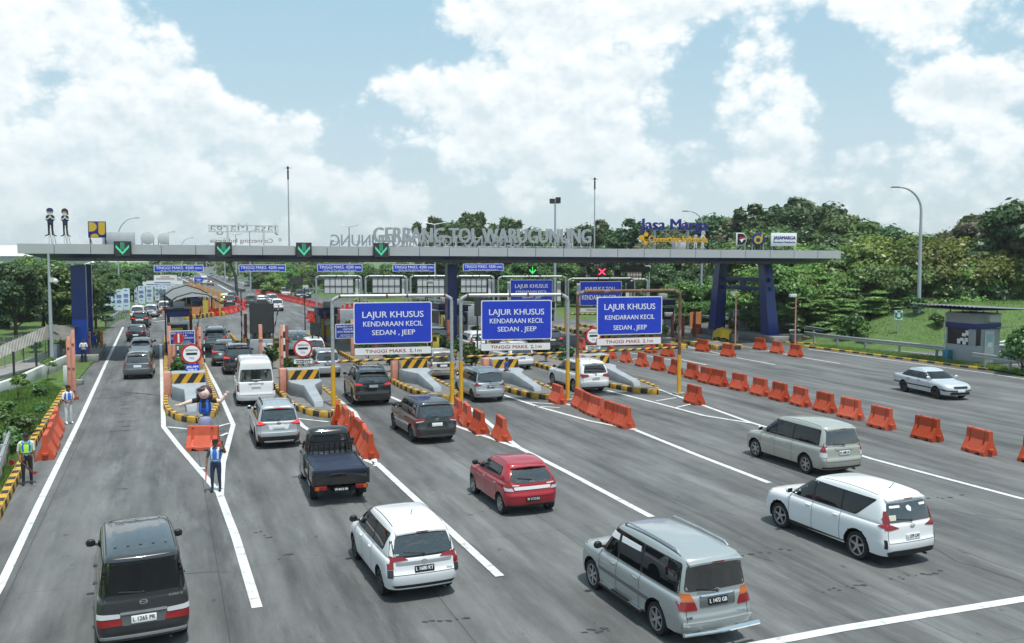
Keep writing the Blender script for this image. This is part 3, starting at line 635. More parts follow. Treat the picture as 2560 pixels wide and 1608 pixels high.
def roof_thing(name, label, cat, px, py, yd, group=None):
 l = roof_local(px, py, yd); l.z = max(l.z, 0) if py < 640 else l.z; w = ROOF_M @ l
 o = empty(name, w, ROOF_A, label, cat, group); return o, l
def rel(o_l, px, py, yd): q = roof_local(px, py, yd) - o_l; return q.x, q.z
# ------------------------------------------------------------------ letters on the roof
def roof_letters(text, x0, x1, ytop, ybot, yd, m, name, label, cat, parent=None, flip=False, ext=.08, legs=True, bold=.012, ol=None, group=None):
 l0 = roof_local(x0, ybot, yd); l1 = roof_local(x1, ybot, yd); lt = roof_local((x0 + x1) / 2, ytop, yd); lb = roof_local((x0 + x1) / 2, ybot, yd)
 cap = lt.z - lb.z; wd = l1.x - l0.x; c = (l0 + l1) / 2
 if parent is None:
  root = empty(name, ROOF_M @ Vector((c.x, yd, 0)), ROOF_A, label, cat, group)
 else: root = parent
 base = ol if ol is not None else Vector((c.x, yd, 0))
 z = lb.z - base.z
 o = lettering(text, m, root, (c.x - base.x, yd - base.y, z), cap, wd, ext, bold, (R(90), 0, R(180) if flip else 0))
 if legs and parent is None:
  q = MB(); n = max(2, int(wd / .75))
  for k in range(n + 1):
   x = -wd / 2 + wd * k / n; q.box((x, .1, z / 2), (.05, .05, max(.1, z + .12)))
   q.tube([(x, .12, z + cap * .5), (x, .95, 0.02)], .022, 5)
  q.box((0, .1, z + cap * .34), (wd, .04, .04)); q.box((0, .1, .08), (wd, .09, .07)); q.build('support_frame', 'off_white', root)
 return root, z, cap, wd, base
roof_letters('GERBANG TOL WARUGUNUNG', 934, 1476.5, 569, 607, .9, 'letter_silver', 'roof_lettering', 'big silver letters spelling GERBANG TOL WARUGUNUNG along the front of the roof', 'sign letters', bold=.036, ext=.05)
roof_letters('GERBANG TOL WARUGUNUNG', 827, 1304, 586.5, 615, RD - .9, 'letter_silver', 'roof_lettering', 'silver letters seen mirrored at the back edge of the roof', 'sign letters', flip=True, bold=.012, ext=.05)
# Jasa Marga / Connecting Indonesia, front (right) and back (left, mirrored)
rt, z, cap, wd, base = roof_letters('Jasa Marga', 1601, 1769.5, 546, 575, .8, 'letter_blue', 'roof_lettering', 'blue Jasa Marga letters over yellow Connecting Indonesia on the right of the roof', 'sign letters', legs=False, bold=.014)
lo_, hi_ = roof_local(1622, 605, .8), roof_local(1769, 589, .8)
lettering('Connecting Indonesia', 'letter_yellow', rt, ((lo_.x + hi_.x) / 2 - base.x, 0, lo_.z - base.z), (hi_.z - lo_.z) * .92, hi_.x - lo_.x, .05, .008)
mb = MB()
for (px, py, r) in ((1604, 594.5, 6.6), (1615.5, 586, 5.2), (1613, 606.5, 4.8)):
 q = roof_local(px, py, .8) - base; rr = r * .034; mb.cyl((q.x, -.06, q.z), (q.x, .06, q.z), rr, n=18)
a_, b_ = roof_local(1604, 594.5, .8) - base, roof_local(1615.5, 586, .8) - base; c_ = roof_local(1613, 606.5, .8) - base
mb.tube([(b_.x, 0, b_.z), (a_.x, 0, a_.z), (c_.x, 0, c_.z)], .09, 6); mb.build('dot_emblem', 'letter_yellow', rt)
mb = MB()
for px in (1640, 1724):
 q = roof_local(px, 575, .8) - base; mb.box((q.x, .25, q.z / 2 + .3), (.16, .12, q.z + .6)); mb.tube([(q.x, .25, q.z), (q.x - .9, .6, 0)], .04, 5)
q0 = roof_local(1600, 574, .8) - base; q1 = roof_local(1769, 574, .8) - base; mb.box(((q0.x + q1.x) / 2, .2, q0.z), (q1.x - q0.x, .05, .06))
q0 = roof_local(1600, 598, .8) - base; mb.box(((q0.x + q1.x) / 2, .2, q0.z), (q1.x - q0.x, .05, .06)); mb.build('support_frame', 'galvanised', rt)
yb = RD - .8
rt, z, cap, wd, base = roof_letters('Jasa Marga', 524, 696, 556, 580, yb, 'off_white', 'roof_lettering', 'Jasa Marga sign seen from behind in a pale frame, left back of roof', 'sign letters', flip=True, legs=False, ext=.05, bold=0)
l0, l1 = roof_local(522, 606, yb), roof_local(704, 594, yb)
lettering('Connecting Indonesia', 'rust', rt, ((l0.x + l1.x) / 2 - base.x - .3, 0, l0.z - base.z), (l1.z - l0.z) * .8, (l1.x - l0.x) * .86, .04, 0, (R(90), 0, R(180)))
mb = MB()
q0 = roof_local(523, 563, yb) - base; q1 = roof_local(695, 581, yb) - base
for z_ in (q0.z, q1.z): mb.box(((q0.x + q1.x) / 2, -.12, z_), (q1.x - q0.x + .1, .07, .08))
for px in (523, 568, 579, 639, 658, 695): qx = roof_local(px, 570, yb).x - base.x; mb.box((qx, -.12, (q0.z + q1.z) / 2), (.06, .07, q0.z - q1.z))
for px in (569, 659): qx = roof_local(px, 570, yb).x - base.x; mb.box((qx, -.2, q0.z / 2), (.16, .1, q0.z))
qd = roof_local(700, 600, yb) - base; mb.cyl((qd.x, -.1, qd.z), (qd.x, .05, qd.z), .16, n=12); mb.build('support_frame', 'off_white', rt)
# ------------------------------------------------------------------ boards and logos on the roof
def roof_board(name, label, cat, x0, y0, x1, y1, yd, m, legs=2, th=.1, leg_m='galvanised', outline=None):
 a, b = roof_local(x0, y1, yd), roof_local(x1, y0, yd); c = Vector(((a.x + b.x) / 2, yd, 0)); root = empty(name, ROOF_M @ c, ROOF_A, label, cat)
 w, h = b.x - a.x, b.z - a.z; q = MB()
 if outline: q.plate([(px_ * w / 2, a.z + h / 2 + pz_ * h / 2) for px_, pz_ in outline], -th / 2, th / 2)
 else: q.box((0, 0, a.z + h / 2), (w, th, h))
 q.build('board', m, root, bevel=.012); q = MB()
 for k in range(legs):
  x = -w * .42 + (w * .84 * k / (legs - 1) if legs > 1 else w * .42); q.box((x, .08, a.z / 2 + .1), (.07, .05, a.z + .3)); q.tube([(x, .1, a.z), (x, .8, 0)], .025, 5)
 q.build('legs', leg_m, root); return root, w, h, a.z
MATS['letter_yellow_flat'] = mat('letter_yellow_flat', (.6, .4, .03), .5)
rt, w, h, z = roof_board('emblem_board', 'square blue and yellow PU emblem board on the roof at the left', 'emblem', 221, 554, 265, 594, 1.0, mat('emblem_blue', (.03, .02, .2), .5), leg_m='rust')
q = MB()
arc = lambda cx, cz, rx, rz, a0, a1, n=14: [(cx + rx * math.cos(R(a0 + (a1 - a0) * t / n)), cz + rz * math.sin(R(a0 + (a1 - a0) * t / n))) for t in range(n + 1)]
sc = lambda pts: [(-w / 2 + x * w, z + zz * h) for x, zz in pts]
q.plate(sc([(.05, .95), (.14, .95)] + arc(.16, .66, .33, .29, 80, -90) + [(.05, .37)]), -.062, -.05)
q.plate(sc([(.58, .95), (.95, .95), (.95, .32)] + arc(.765, .33, .185, .17, 0, -180) + [(.58, .5)]), -.062, -.05)
q.plate(sc(arc(.36, .04, .23, .2, 0, 180)), -.062, -.05); q.build('emblem_shapes', 'letter_yellow_flat', rt)
roof_board('tarpaulin_board', 'pale grey tarpaulin covered board behind the blue and yellow emblem', 'board', 256, 581, 337, 612, 3.5, mat('tarp_grey', (.5, .53, .56), .6, noise=.2, nscale=1.2), 3)
rt, w, h, z = roof_board('emblem_board', 'black letter D shaped emblem with a red arc and white shape on the roof', 'emblem', 1840, 582.5, 1866.5, 614, 1.0, 'pure_white', outline=[(-1, -1), (-.1, -1)] + arc(-.1, 0, 1.1, 1, -80, 80, 10) + [(-.1, 1), (-1, 1)])
q = MB(); q.plate([(x * w * .42 + .02, z + h / 2 + y * h * .44) for x, y in [(-1, -1), (-.1, -1)] + arc(-.1, 0, 1.1, 1, -80, 80, 10) + [(-.1, 1), (-1, 1)]], -.062, -.05); e = q.build('emblem_face', 'led_box', rt)
q = MB(); q.plate([(x * w * .42 + .02, z + h / 2 + y * h * .44) for x, y in [(-.75, .1), (-.3, .35), (.3, .45), (.9, .42), (.9, .2), (.3, .25), (-.2, .05), (-.75, -.15)]], -.068, -.06); q.build('red_arc', 'red_paint', rt)
q = MB(); q.plate([(x * w * .42 + .02, z + h / 2 + y * h * .44) for x, y in [(-.5, -.1), (.2, .1), (.85, .15), (.85, -.05), (.4, -.05), (.0, -.6)]], -.074, -.064); q.build('white_shape', 'pure_white', rt)
rt, w, h, z = roof_board('emblem_board', 'round blue emblem with a yellow letter d on the roof', 'emblem', 1879, 581.5, 1913, 615, 1.0, mat('emblem_navy', (.025, .035, .14), .45), outline=arc(0, 0, 1, 1, 0, 342, 19))
q = MB(); q.plate([(x * w / 2, z + h / 2 + y * h / 2) for x, y in arc(-.08, -.1, .62, .6, 0, 345, 23)], -.066, -.052); q.box((.3, -.058, z + h * .68), (.13, .012, h * .42)); q.build('emblem_letter', 'letter_yellow_flat', rt)
q = MB(); q.plate([(x * w / 2, z + h / 2 + y * h / 2) for x, y in arc(-.08, -.1, .33, .32, 0, 345, 23)], -.074, -.06); q.build('emblem_counter', 'emblem_navy', rt)
rt, w, h, z = roof_board('name_board', 'white board reading JASAMARGA Surabaya Mojokerto at the right end of the roof', 'sign', 1927, 583, 1991.5, 615, 1.0, 'pure_white', 3)
lettering('JASAMARGA', 'letter_blue', rt, (.05, -.056, z + h * .5), h * .27, w * .86, .005, .012); lettering('Surabaya Mojokerto', 'dark_blue_sign', rt, (.02, -.056, z + h * .24), h * .13, w * .86, .005, .006)
# two flat staff cut-outs at the left end, and two seen from behind at the right
def cutout(px, wd, head, hairy, label, yd, y0, y1, back=False):
 a, b = roof_local(px, y1, yd), roof_local(px, y0, yd); root = empty('staff_cutout', ROOF_M @ Vector((a.x, yd, 0)), ROOF_A, label, 'cut-out figure', 'staff cut-outs on the roof'); h = b.z - a.z; z0 = a.z
 P = lambda l: [(x * wd, z0 + y * h) for x, y in l]
 def pl(name, l, m, y): q = MB(); q.plate(P(l), y, y + .03); q.build(name, 'off_white' if back else m, root)
 pl('figure_head', [(0 + .34 * math.cos(t / 8 * math.pi), .84 + .1 * math.sin(t / 8 * math.pi)) for t in range(16)], 'cream', 0)
 pl('figure_torso', [(-.3, .46), (.3, .46), (.33, .55), (.5, .58), (.42, .72), (.2, .76), (-.2, .76), (-.42, .72), (-.5, .58), (-.33, .55)], 'cloth_navy', .004)
 pl('figure_arms', [(-.5, .6), (-.25, .59), (0, .66), (.25, .59), (.5, .6), (.48, .64), (.2, .64), (.06, .72), (-.06, .72), (-.2, .64), (-.48, .64)], 'off_white', -.03)
 pl('figure_legs', [(-.3, .46), (.3, .46), (.27, .08), (.6, .03), (.6, .0), (.12, .05), (.04, .4), (-.04, .4), (-.12, .05), (-.6, .0), (-.6, .03), (-.27, .08)], 'cloth_black', .008)
 pl('figure_hat', [(-.38, .88), (.38, .88), (.32, .96), (.15, 1.0), (-.15, 1.0), (-.32, .96)] if not hairy else [(-.4, .82), (-.2, .9), (.1, .9), (.28, .84), (.32, .76), (.46, .77), (.4, .94), (.12, 1.0), (-.2, .99), (-.38, .93)], 'hair_brown' if hairy else 'emblem_navy', -.03)
 q = MB()
 for x in (-.2, .2): q.box((x * wd, .06, (z0 + h * .35) / 2), (.04, .03, z0 + h * .35)); q.tube([(x * wd, .08, z0 + h * .3), (x * wd + .05, .7, 0)], .02, 5)
 q.build('legs', 'off_white', root)
cutout(127, .6, 0, False, 'flat staff cut-out with a blue cap on the left end of the roof', 1.0, 520, 591)
cutout(164, .52, 0, True, 'flat staff cut-out with brown hair beside the blue capped one', 1.0, 521, 592)
cutout(1739, .5, 0, False, 'white back of a flat cut-out figure behind the yellow lettering', RD - 1, 587, 622, True)
cutout(1757, .5, 0, True, 'white back of a taller flat cut-out figure behind the yellow lettering', RD - 1, 577, 622, True)
# roof plant: dish emblem backs, air conditioning units, lightning rods
rt, w, h, z = roof_board('emblem_board', 'pale round emblem board seen from behind, left half of the roof', 'emblem', 352, 579, 386, 611, RD - 1, 'off_white', outline=arc(0, 0, 1, 1, 0, 345, 23))
roof_board('emblem_board', 'pale D shaped emblem board seen from behind, left half of the roof', 'emblem', 394, 582, 422, 611, RD - 1, 'off_white', outline=[(1, -1), (.1, -1)] + arc(.1, 0, 1.1, 1, 260, 100, 10) + [(.1, 1), (1, 1)])
for (x0, x1, y0, lb) in ((1684, 1711, 602, 'large white air conditioner box under the yellow letters on the roof'), (1416, 1430, 612, 'small white box at the foot of the silver letters')):
 a, b = roof_local(x0, 619, 3.0), roof_local(x1, y0, 3.0); q = MB(); q.box((0, 0, .4), (b.x - a.x, .7, .8)); o = q.build('roof_unit', 'off_white', None, bevel=.03); o.matrix_world = ROOF_M @ Matrix.Translation((((a.x + b.x) / 2), 3.0, 0)); tag(o, lb, 'roof unit')
for (px, pt, pb, lb, yd) in ((723, 417, 609, 'tall thin lightning rod at the left of the roof against the sky', 2.0), (1486, 445, 617, 'tall thin lightning rod at the right end of the silver letters', 1.5)):
 a, b = roof_local(px, pb, yd), roof_local(px, pt, yd); root = empty('lightning_rod', ROOF_M @ Vector((a.x, yd, 0)), 0, lb, 'lightning rod', 'lightning rods on the roof'); h = b.z
 q = MB(); q.tube([(0, 0, 0), (0, 0, h * .5), (0, 0, h * .98)], [.06, .05, .035], 8); q.build('mast', 'lamp_grey', root)
 q = MB(); q.cyl((0, 0, h * .84), (0, 0, h * .96), .065, n=8); q.ball((0, 0, h * .985), (.1, .1, .12)); q.tube([(0, 0, h * .985), (0, 0, h * 1.01)], .02); q.tube([(-.3, 0, h * .983), (.3, 0, h * .983)], .012, 4); q.build('rod_tip', 'panel_dark', root)
# ------------------------------------------------------------------ boards placed against a vertical plane of the place
class Plane:
 def __init__(s, p0, ang): s.p0, s.ang = p0, ang; s.dir = Vector((math.cos(ang), math.sin(ang), 0))
 def at(s, px, py): return on_plane(px, py, s.p0, s.ang)
def sign_board(name, label, cat, pl, x0, y0, x1, y1, m, lines=(), border=None, th=.05, group=None, rnd=.04, inset=.03, bw=.035):
 a = pl.at(x0, y1); b = pl.at(x1, y0); w = (b - a).dot(pl.dir); h = b.z - a.z; c = (a + b) / 2; root = empty(name, (c.x, c.y, a.z), pl.ang, label, cat, group)
 q = MB(); q.plate(rounded([(-w / 2, 0), (w / 2, 0), (w / 2, h), (-w / 2, h)], rnd), -th / 2, th / 2); q.build('board', m if not border else border, root)
 if border:
  q = MB(); q.plate(rounded([(-w / 2 + bw, bw), (w / 2 - bw, bw), (w / 2 - bw, h - bw), (-w / 2 + bw, h - bw)], rnd), -th / 2 - .006, 0); q.build('board_face', m, root)
 for (t, lx0, lx1, yb_, yt, tm) in lines:      # fractions of the board: x from/to, baseline, cap height
  lettering(t, tm, root, ((lx0 + lx1) / 2 * w - w / 2, -th / 2 - (.009 if border else .004), yb_ * h), yt * h, (lx1 - lx0) * w, .002, .01 * yt * h)
 return root, w, h
def led_arrow(x0, y0, x1, y1, label):
 yd = -.18; a = roof_local(x0, y1, yd); b = roof_local(x1, y0, yd); w, h = b.x - a.x, b.z - a.z
 root = empty('lane_signal', ROOF_M @ Vector(((a.x + b.x) / 2, yd, a.z)), ROOF_A, label, 'lane signal', 'lane arrow signals on the roof')
 q = MB(); q.box((0, .0, h / 2), (w, .3, h)); q.build('housing', 'led_box', root, bevel=.02)
 q = MB(); q.box((0, -.155, h / 2), (w * .88, .01, h * .9)); q.build('screen', 'panel_dark', root)
 q = MB()
 for s in (-1, 1):
  for r_ in range(12):
   for c_ in range(5):
    t = r_ / 11; x = s * (.01 + .36 * t) * w; zz = h * (.17 + .42 * t) + c_ * .035 * h; q.box((x, -.164, zz), (w * .034, .008, h * .03))
 for r_ in range(12):
  for c_ in range(4): q.box(((c_ - 1.5) * .062 * w, -.164, h * (.47 + .04 * r_)), (w * .03, .008, h * .022))
 q.build('arrow_lights', 'led_green', root)
for i, e in enumerate(((286, 603.6, 328, 642), (538.8, 606, 579.7, 643.5), (740.6, 606.8, 779, 644.6), (933.7, 608, 971, 644.6))):
 led_arrow(*e, ('leftmost', 'second from left', 'third from left', 'rightmost')[i] + ' of the four green down arrow signals on the roof fascia')
for i, (x0, y0, x1, y1) in enumerate(((385, 662.4, 508.3, 680.5), (597, 661.6, 714, 680), (793.5, 660, 905.7, 679.5), (981.7, 660.8, 1087, 678.8), (1157.6, 659.5, 1258.5, 677.4))):
 p = ROOF_M @ Vector((20, .04, 0)); pl = Plane(p, ROOF_A)
 r_, w, h = sign_board('height_sign', ('leftmost', 'second', 'third', 'fourth', 'rightmost')[i] + ' of the five blue TINGGI MAKS. 4200 mm signs under the roof edge', 'height sign', pl, x0, y0, x1, y1, 'blue_sign',
               [('TINGGI MAKS. 4200 mm', .04, .96, .4, .42, 'text_white'), ('PP No. 55 Thn 2012 pasal 55 ayat 5', .14, .86, .1, .18, 'text_white')], 'text_white', group='height signs under the roof')
 q = MB(); [q.box((x * w, 0, h + .42), (.03, .03, .84)) for x in (-.4, .4)]; q.build('hanger', 'black_paint', r_)
# ================================================================== height gates
def stripe_bar(a, b, r, label, group, period=.5):
 a, b = Vector(a), Vector(b); d = b - a; L = d.length; n = 16; m_ = int(L / .05); q = d.to_track_quat('Z', 'Y'); mb = MB()
 vs = []; fs = []; ms = []
 for i in range(m_ + 1):
  for k in range(n): t = 2 * math.pi * k / n; vs.append(q @ Vector((math.cos(t) * r, math.sin(t) * r, L * i / m_)))
 for i in range(m_):
  for k in range(n): fs.append((i * n + k, i * n + (k + 1) % n, (i + 1) * n + (k + 1) % n, (i + 1) * n + k)); ms.append(int(((L * i / m_) / period * 2 + 2 * k / n) % 2 < 1))
 mb.v = vs; mb.f = fs; mb.m = ms
 o = mb.build('height_bar', ['kerb_yellow', 'black_paint'], None, smooth=True); o.location = a; return tag(o, label, 'height bar', group)
def gate(al, ar, ytop, lab, rusty=False, r=.086, sleeve=True, zsl=2.15):
 pa, pb = G(*al), G(*ar); d = pb - pa; ang = math.atan2(d.y, d.x); L = d.length; top = DP(al[0], ytop, pa.y).z
 root = empty('height_gate', (pa.x, pa.y, 0), ang, lab, 'height gate', 'pipe height gates'); m = 'rusty_steel' if rusty else 'galvanised'; e = .32
 def elbow(x, s): return [(x, 0, top - e), (x + s * .03, 0, top - e * .55), (x + s * .1, 0, top - .13), (x + s * .24, 0, top - .05), (x + s * .36, 0, top)]
 q = MB(); q.tube([(0, 0, 0)] + elbow(0, 1), r, 12); q.build('post', m, root, smooth=True)
 q = MB(); q.tube([(L, 0, 0)] + elbow(L, -1), r, 12); q.build('post', m, root, smooth=True)
 q = MB(); q.cyl((.35, 0, top), (L - .35, 0, top), r, n=12); q.build('crossbar', m, root, smooth=True)
 q = MB()
 for x in (.35, L - .35, L * .45, L * .62): q.cyl((x - .045, 0, top), (x + .045, 0, top), r * 1.14, n=12)
 q.build('collar', 'rust', root, smooth=True)
 if sleeve:
  for x in (0, L): q = MB(); q.cyl((x, 0, .02), (x, 0, zsl), r * 1.22, n=14); q.build('yellow_sleeve', 'yellow_paint', root, smooth=True)
 for x in (0, L): q = MB(); q.box((x, 0, .06), (.55, .5, .12)); q.build('footing', 'concrete_raw', root, bevel=.02)
 return root, Plane(pa, ang), L, top
GT = ('behind the black car, leftmost of the three', 'in the middle of the three', 'brown and rusty, rightmost of the three')
gdat = [((834, 1026), (1130, 1013), 741.5, (884.6, 754, 1079, 861), (885.6, 865, 1078, 889.6), ((850, 903), (1117, 891.5)), 'red'),
  ((1153, 1011), (1419, 1003), 738.8, (1203, 749.8, 1379, 850.5), (1201.7, 856, 1376, 878), ((1165, 891), (1411, 881)), 'red'),
  ((1443, 999), (1697, 987), 729, (1491.8, 740.5, 1655, 838.5), (1490.5, 842, 1652.5, 865), ((1449, 880), (1692, 868)), 'red')]
for i, (a, b, yt, s1, s2, bar, _) in enumerate(gdat):
 root, pl, L, top = gate(a, b, yt, 'steel pipe height gate ' + GT[i] + ' near gates', i == 2)
 nm = ('left', 'middle', 'right')[i]
 rows = [('LAJUR KHUSUS', .11, .89, .63, .155, 'text_white'), ('KENDARAAN KECIL', .12, .88, .42, .125, 'text_white'), ('SEDAN , JEEP', .23, .78, .21, .125, 'text_white')] if i < 2 else \
           [('LAJUR KHUSUS', .11, .89, .66, .16, 'text_white'), ('KENDARAAN KECIL', .12, .88, .4, .125, 'text_white'), ('SEDAN , JEEP', .25, .76, .13, .125, 'text_white')]
 r1, w, h = sign_board('lane_sign', 'large blue LAJUR KHUSUS sign hanging in the ' + nm + ' near height gate', 'lane sign', pl, *s1, 'blue_sign', rows, 'text_white', .06, 'blue lane signs', .09, bw=.045)
 q = MB(); z1 = top - r1.location.z
 for x in (-.42, .42):
  for t in np.linspace(h, z1, 7): q.ball((x * w, 0, float(t)), (.025, .02, .045), 6, 4)
  q.tube([(x * w, 0, h), (x * w, 0, z1)], .012, 5); q.tube([(x * w, 0, -.12), (x * w, 0, 0)], .012, 5)
 q.build('chain', 'black_paint', r1)
 sign_board('height_limit_board', 'white TINGGI MAKS. 2,1m board hanging below the ' + nm + ' blue lane sign', 'height sign', pl, *s2, 'white_paint', [('TINGGI MAKS. 2,1m', .14, .87, .3, .44, 'text_red')], 'text_black' if i < 2 else 'text_red', .05, 'white height boards', .05, bw=.018)
 pa, pb = pl.at(*bar[0]), pl.at(*bar[1]); off = Vector((math.sin(pl.ang), -math.cos(pl.ang), 0)) * .16
 stripe_bar(pa + off, pb + off, .062, 'black and yellow striped bar across the ' + nm + ' near height gate', 'striped height bars')
# gates on the far side of the plaza whose signs face us
for (a, b, yt, s1, s2, bar, rows, nm) in (
 ((1246, 840), (1414, 837), 692, (1275.7, 699.5, 1381, 758), None, None, [('LAJUR KHUSUS', .11, .89, .65, .17, 'text_white'), ('KENDARAAN KECIL', .13, .87, .42, .13, 'text_white'), ('SEDAN , JEEP', .28, .74, .2, .13, 'text_white')], 'far blue LAJUR KHUSUS sign behind the middle near sign'),
 ((1420, 837), (1585, 834), 697, (1449.5, 703.5, 1554, 764), (1450, 769, 1554, 781), ((1425, 785), (1576, 787)), [('KHUSUS E-TOLL', .13, .86, .58, .2, 'text_white'), ('KENDARAAN GOL 1', .05, .95, .24, .2, 'text_white')], 'far blue KHUSUS E-TOLL sign behind the right near sign')):
 root, pl, L, top = gate(a, b, yt, 'far steel pipe gate holding the ' + nm.split(' behind')[0], False, .09)
 r1, w, h = sign_board('lane_sign', nm, 'lane sign', pl, *s1, 'blue_sign', rows, 'text_white', .06, 'blue lane signs', .06)
 q = MB(); [q.tube([(x * w, 0, h), (x * w, 0, top - r1.location.z)], .015, 5) for x in (-.42, .42)]; q.build('hanger', 'black_paint', r1)
 if s2: sign_board('height_limit_board', 'far white TINGGI MAKS. 2,1m board under the E-TOLL sign', 'height sign', pl, *s2, 'white_paint', [('TINGGI MAKS. 2,1m', .14, .87, .3, .44, 'text_black')], 'text_black', .05, 'white height boards', .03, bw=.015)
 if bar: stripe_bar(pl.at(*bar[0]), pl.at(*bar[1]), .08, 'far striped height bar under the E-TOLL sign', 'striped height bars')
 q = MB(); pl2 = pl
 for x in (1.1, L - .6): q = MB(); q.box((x, .3, top - 1.4), (.35, .06, 1.9)); q.build('fluorescent_panel', 'pure_white', root)
# gates far beyond the booths: their signs show the back
for i, (xl, xr, sx0, sx1, sy0, sy1) in enumerate(((792, 904, 810.6, 883.5, 695, 734), (915, 1017, 931, 1000, 695, 733), (1027, 1130, 1043, 1111, 696, 734), (1140, 1234, 1152, 1217, 696, 732), (1577, 1618, 1568, 1604, 681, 698))):
 far = 802 + i * .3; root, pl, L, top = gate((xl, far), (xr, far - .6), 690.7 if i < 4 else 699, ('leftmost', 'second', 'third', 'fourth', 'rightmost thin')[i] + ' of the far pipe gates with the white sign backs', False, .12, False)
 a = pl.at(sx0, sy1); b = pl.at(sx1, sy0); w = (b - a).dot(pl.dir); h = b.z - a.z; c = (a + b) / 2
 rt = empty('sign_back', (c.x, c.y, a.z), pl.ang, 'white sign back with dark grid frame, ' + ('leftmost', 'second from left', 'third from left', 'fourth from left', 'small one at far right')[i] + ' of the row', 'sign', 'sign backs beyond the booths')
 q = MB(); q.box((0, 0, h / 2), (w, .05, h)); q.build('board', 'off_white', rt)
 q = MB()
 for t in (0, .2, .38, .6, .8, 1): q.box(((t - .5) * w, -.05, h / 2), (.07, .05, h))
 for t in (0, .48, 1): q.box((0, -.06, t * h), (w, .05, .07))
 q.build('grid_frame', 'rust' if i == 4 else 'panel_dark', rt)
 if i < 4: q = MB(); q.box((w * .5 + .35, .3, h * .3), (.3, .08, h * 1.25)); q.box((w * .5 + .75, .3, h * .3), (.3, .08, h * 1.25)); q.build('fluorescent_panel', 'pure_white', root).location = (c - Vector((root.location.x, root.location.y, 0))).to_2d().length * Vector((1, 0, 0)) + Vector((0, 0, a.z))
def small_signal(x0, y0, x1, y1, Y, kind, label):
 a, b = DP(x0, y1, Y), DP(x1, y0, Y); w, h = b.x - a.x, b.z - a.z; rt = empty('lane_signal', ((a.x + b.x) / 2, Y, a.z), R(8), label, 'lane signal')
 q = MB(); q.box((0, 0, h / 2), (w, .3, h)); q.tube([(-w * .5, 0, h * .3), (-w * .9, 0, -.1)], .04, 5); q.tube([(w * .5, 0, h * .3), (w * .9, 0, -.1)], .04, 5); q.build('housing', 'led_box', rt)
 q = MB(); z = h / 2
 if kind == 'x':
  for s in (-1, 1): q.plate([(-.34 * w * s - .1 * w, z - .36 * h), (-.34 * w * s + .1 * w, z - .36 * h), (.34 * w * s + .1 * w, z + .36 * h), (.34 * w * s - .1 * w, z + .36 * h)], -.165, -.155 - .002 * s)
  q.build('cross_lights', 'led_red', rt)
 else:
  q.box((0, -.16, z + .1 * h), (.1 * w, .01, .62 * h))
  for s in (-1, 1): q.plate([(0, z - .42 * h), (0, z - .22 * h), (s * .38 * w, z + .16 * h), (s * .38 * w, z - .04 * h)], -.166, -.156)
  q.build('arrow_lights', 'led_green_pure', rt)
small_signal(1320, 665, 1341, 687, 70.5, 'a', 'small green down arrow signal over the far LAJUR KHUSUS sign'); small_signal(1492, 669, 1516, 690, 71.5, 'x', 'red cross signal over the far E-TOLL sign')
for (x0, y0, x1, y1, Y, lb) in ((1551, 666, 1624, 680, 74, 'long black display box under the right part of the roof'), (1566, 704, 1585, 727, 73, 'small dark display box beside the far E-TOLL sign'), (1536, 674, 1552, 690, 80, 'dark speaker box beside the red cross signal')):
 a, b = DP(x0, y1, Y), DP(x1, y0, Y); q = MB(); q.box((0, 0, (b.z - a.z) / 2), (b.x - a.x, .35, b.z - a.z)); q.box((0, .1, (b.z - a.z) + .12), (.06, .06, .3)); o = q.build('led_display', 'led_box', None, bevel=.02); o.location = ((a.x + b.x) / 2, Y, a.z); tag(o, lb, 'display')
# ================================================================== plastic barriers
def barrier_mesh(name, L, H, B):
 xs = []; q = MB()
 st = [-.5, -.47, -.36, -.345, -.285, -.27, -.05, -.035, .035, .05, .27, .285, .345, .36, .47, .5]
 groove = lambda x: any(abs(x - c) < .034 for c in (-.315, 0, .315))
 notch = lambda x: .12 < abs(x) < .36
 rings = []
 for x in st:
  g = .035 if groove(x) else 0; nz_ = .1 if (.2 < abs(x) < .3) else 0.
  half = [(B * .5, nz_), (B * .5, .13 + nz_ * .3), (B * .44, .2), (B * .24, .46 if not g else .36), (B * .165 - g * .6, .56 if not g else .4), (B * .13 - g * .9, H * .93), (B * .13, H * .95), (B * .11, H)]
  rings.append([(x * L, y, z * (H if z > 1.01 else 1)) for y, z in half] + [(x * L, -y, z) for y, z in reversed(half)])
 n = len(rings[0])
 for r_ in rings: q.v += r_
 for i in range(len(st) - 1):
  for k in range(n): q.f.append((i * n + k, i * n + (k + 1) % n, (i + 1) * n + (k + 1) % n, (i + 1) * n + k)); q.m.append(0)
 q.f += [tuple(range(n)), tuple(reversed(range(len(q.v) - n, len(q.v))))]; q.m += [0, 0]
 for s in (-1, 1): q.cyl((s * (L * .5 + .02), 0, .2), (s * (L * .5 + .02), 0, .27), .11, n=12); q.box((s * L * .28, 0, H + .005), (.1, .05, .03))
 return q
bo = barrier_mesh('b', 1.15, .92, .6).build('water_barrier', 'barrier_orange'); BAR_ME = bo.data; bpy.data.objects.remove(bo)
br = barrier_mesh('b', 1.22, .95, .6).build('water_barrier', 'barrier_red'); BAR_RED = br.data; bpy.data.objects.remove(br)
GRP = {}
def barrier(px, py, ang, label, group, red=False, z=0., tilt=0.):
 p = G(px, py); o = bpy.data.objects.new('water_barrier', BAR_RED if red else BAR_ME); COL.objects.link(o)
 o.location = (p.x, p.y, z); o.rotation_euler = (0, tilt, ang + R(rng.uniform(-5, 5))); return tag(o, label, 'barrier', group)
ORD = ['first', 'second', 'third', 'fourth', 'fifth', 'sixth', 'seventh', 'eighth', 'ninth', 'tenth', 'eleventh', 'twelfth', 'thirteenth', 'fourteenth', 'fifteenth', 'sixteenth', 'seventeenth', 'eighteenth']
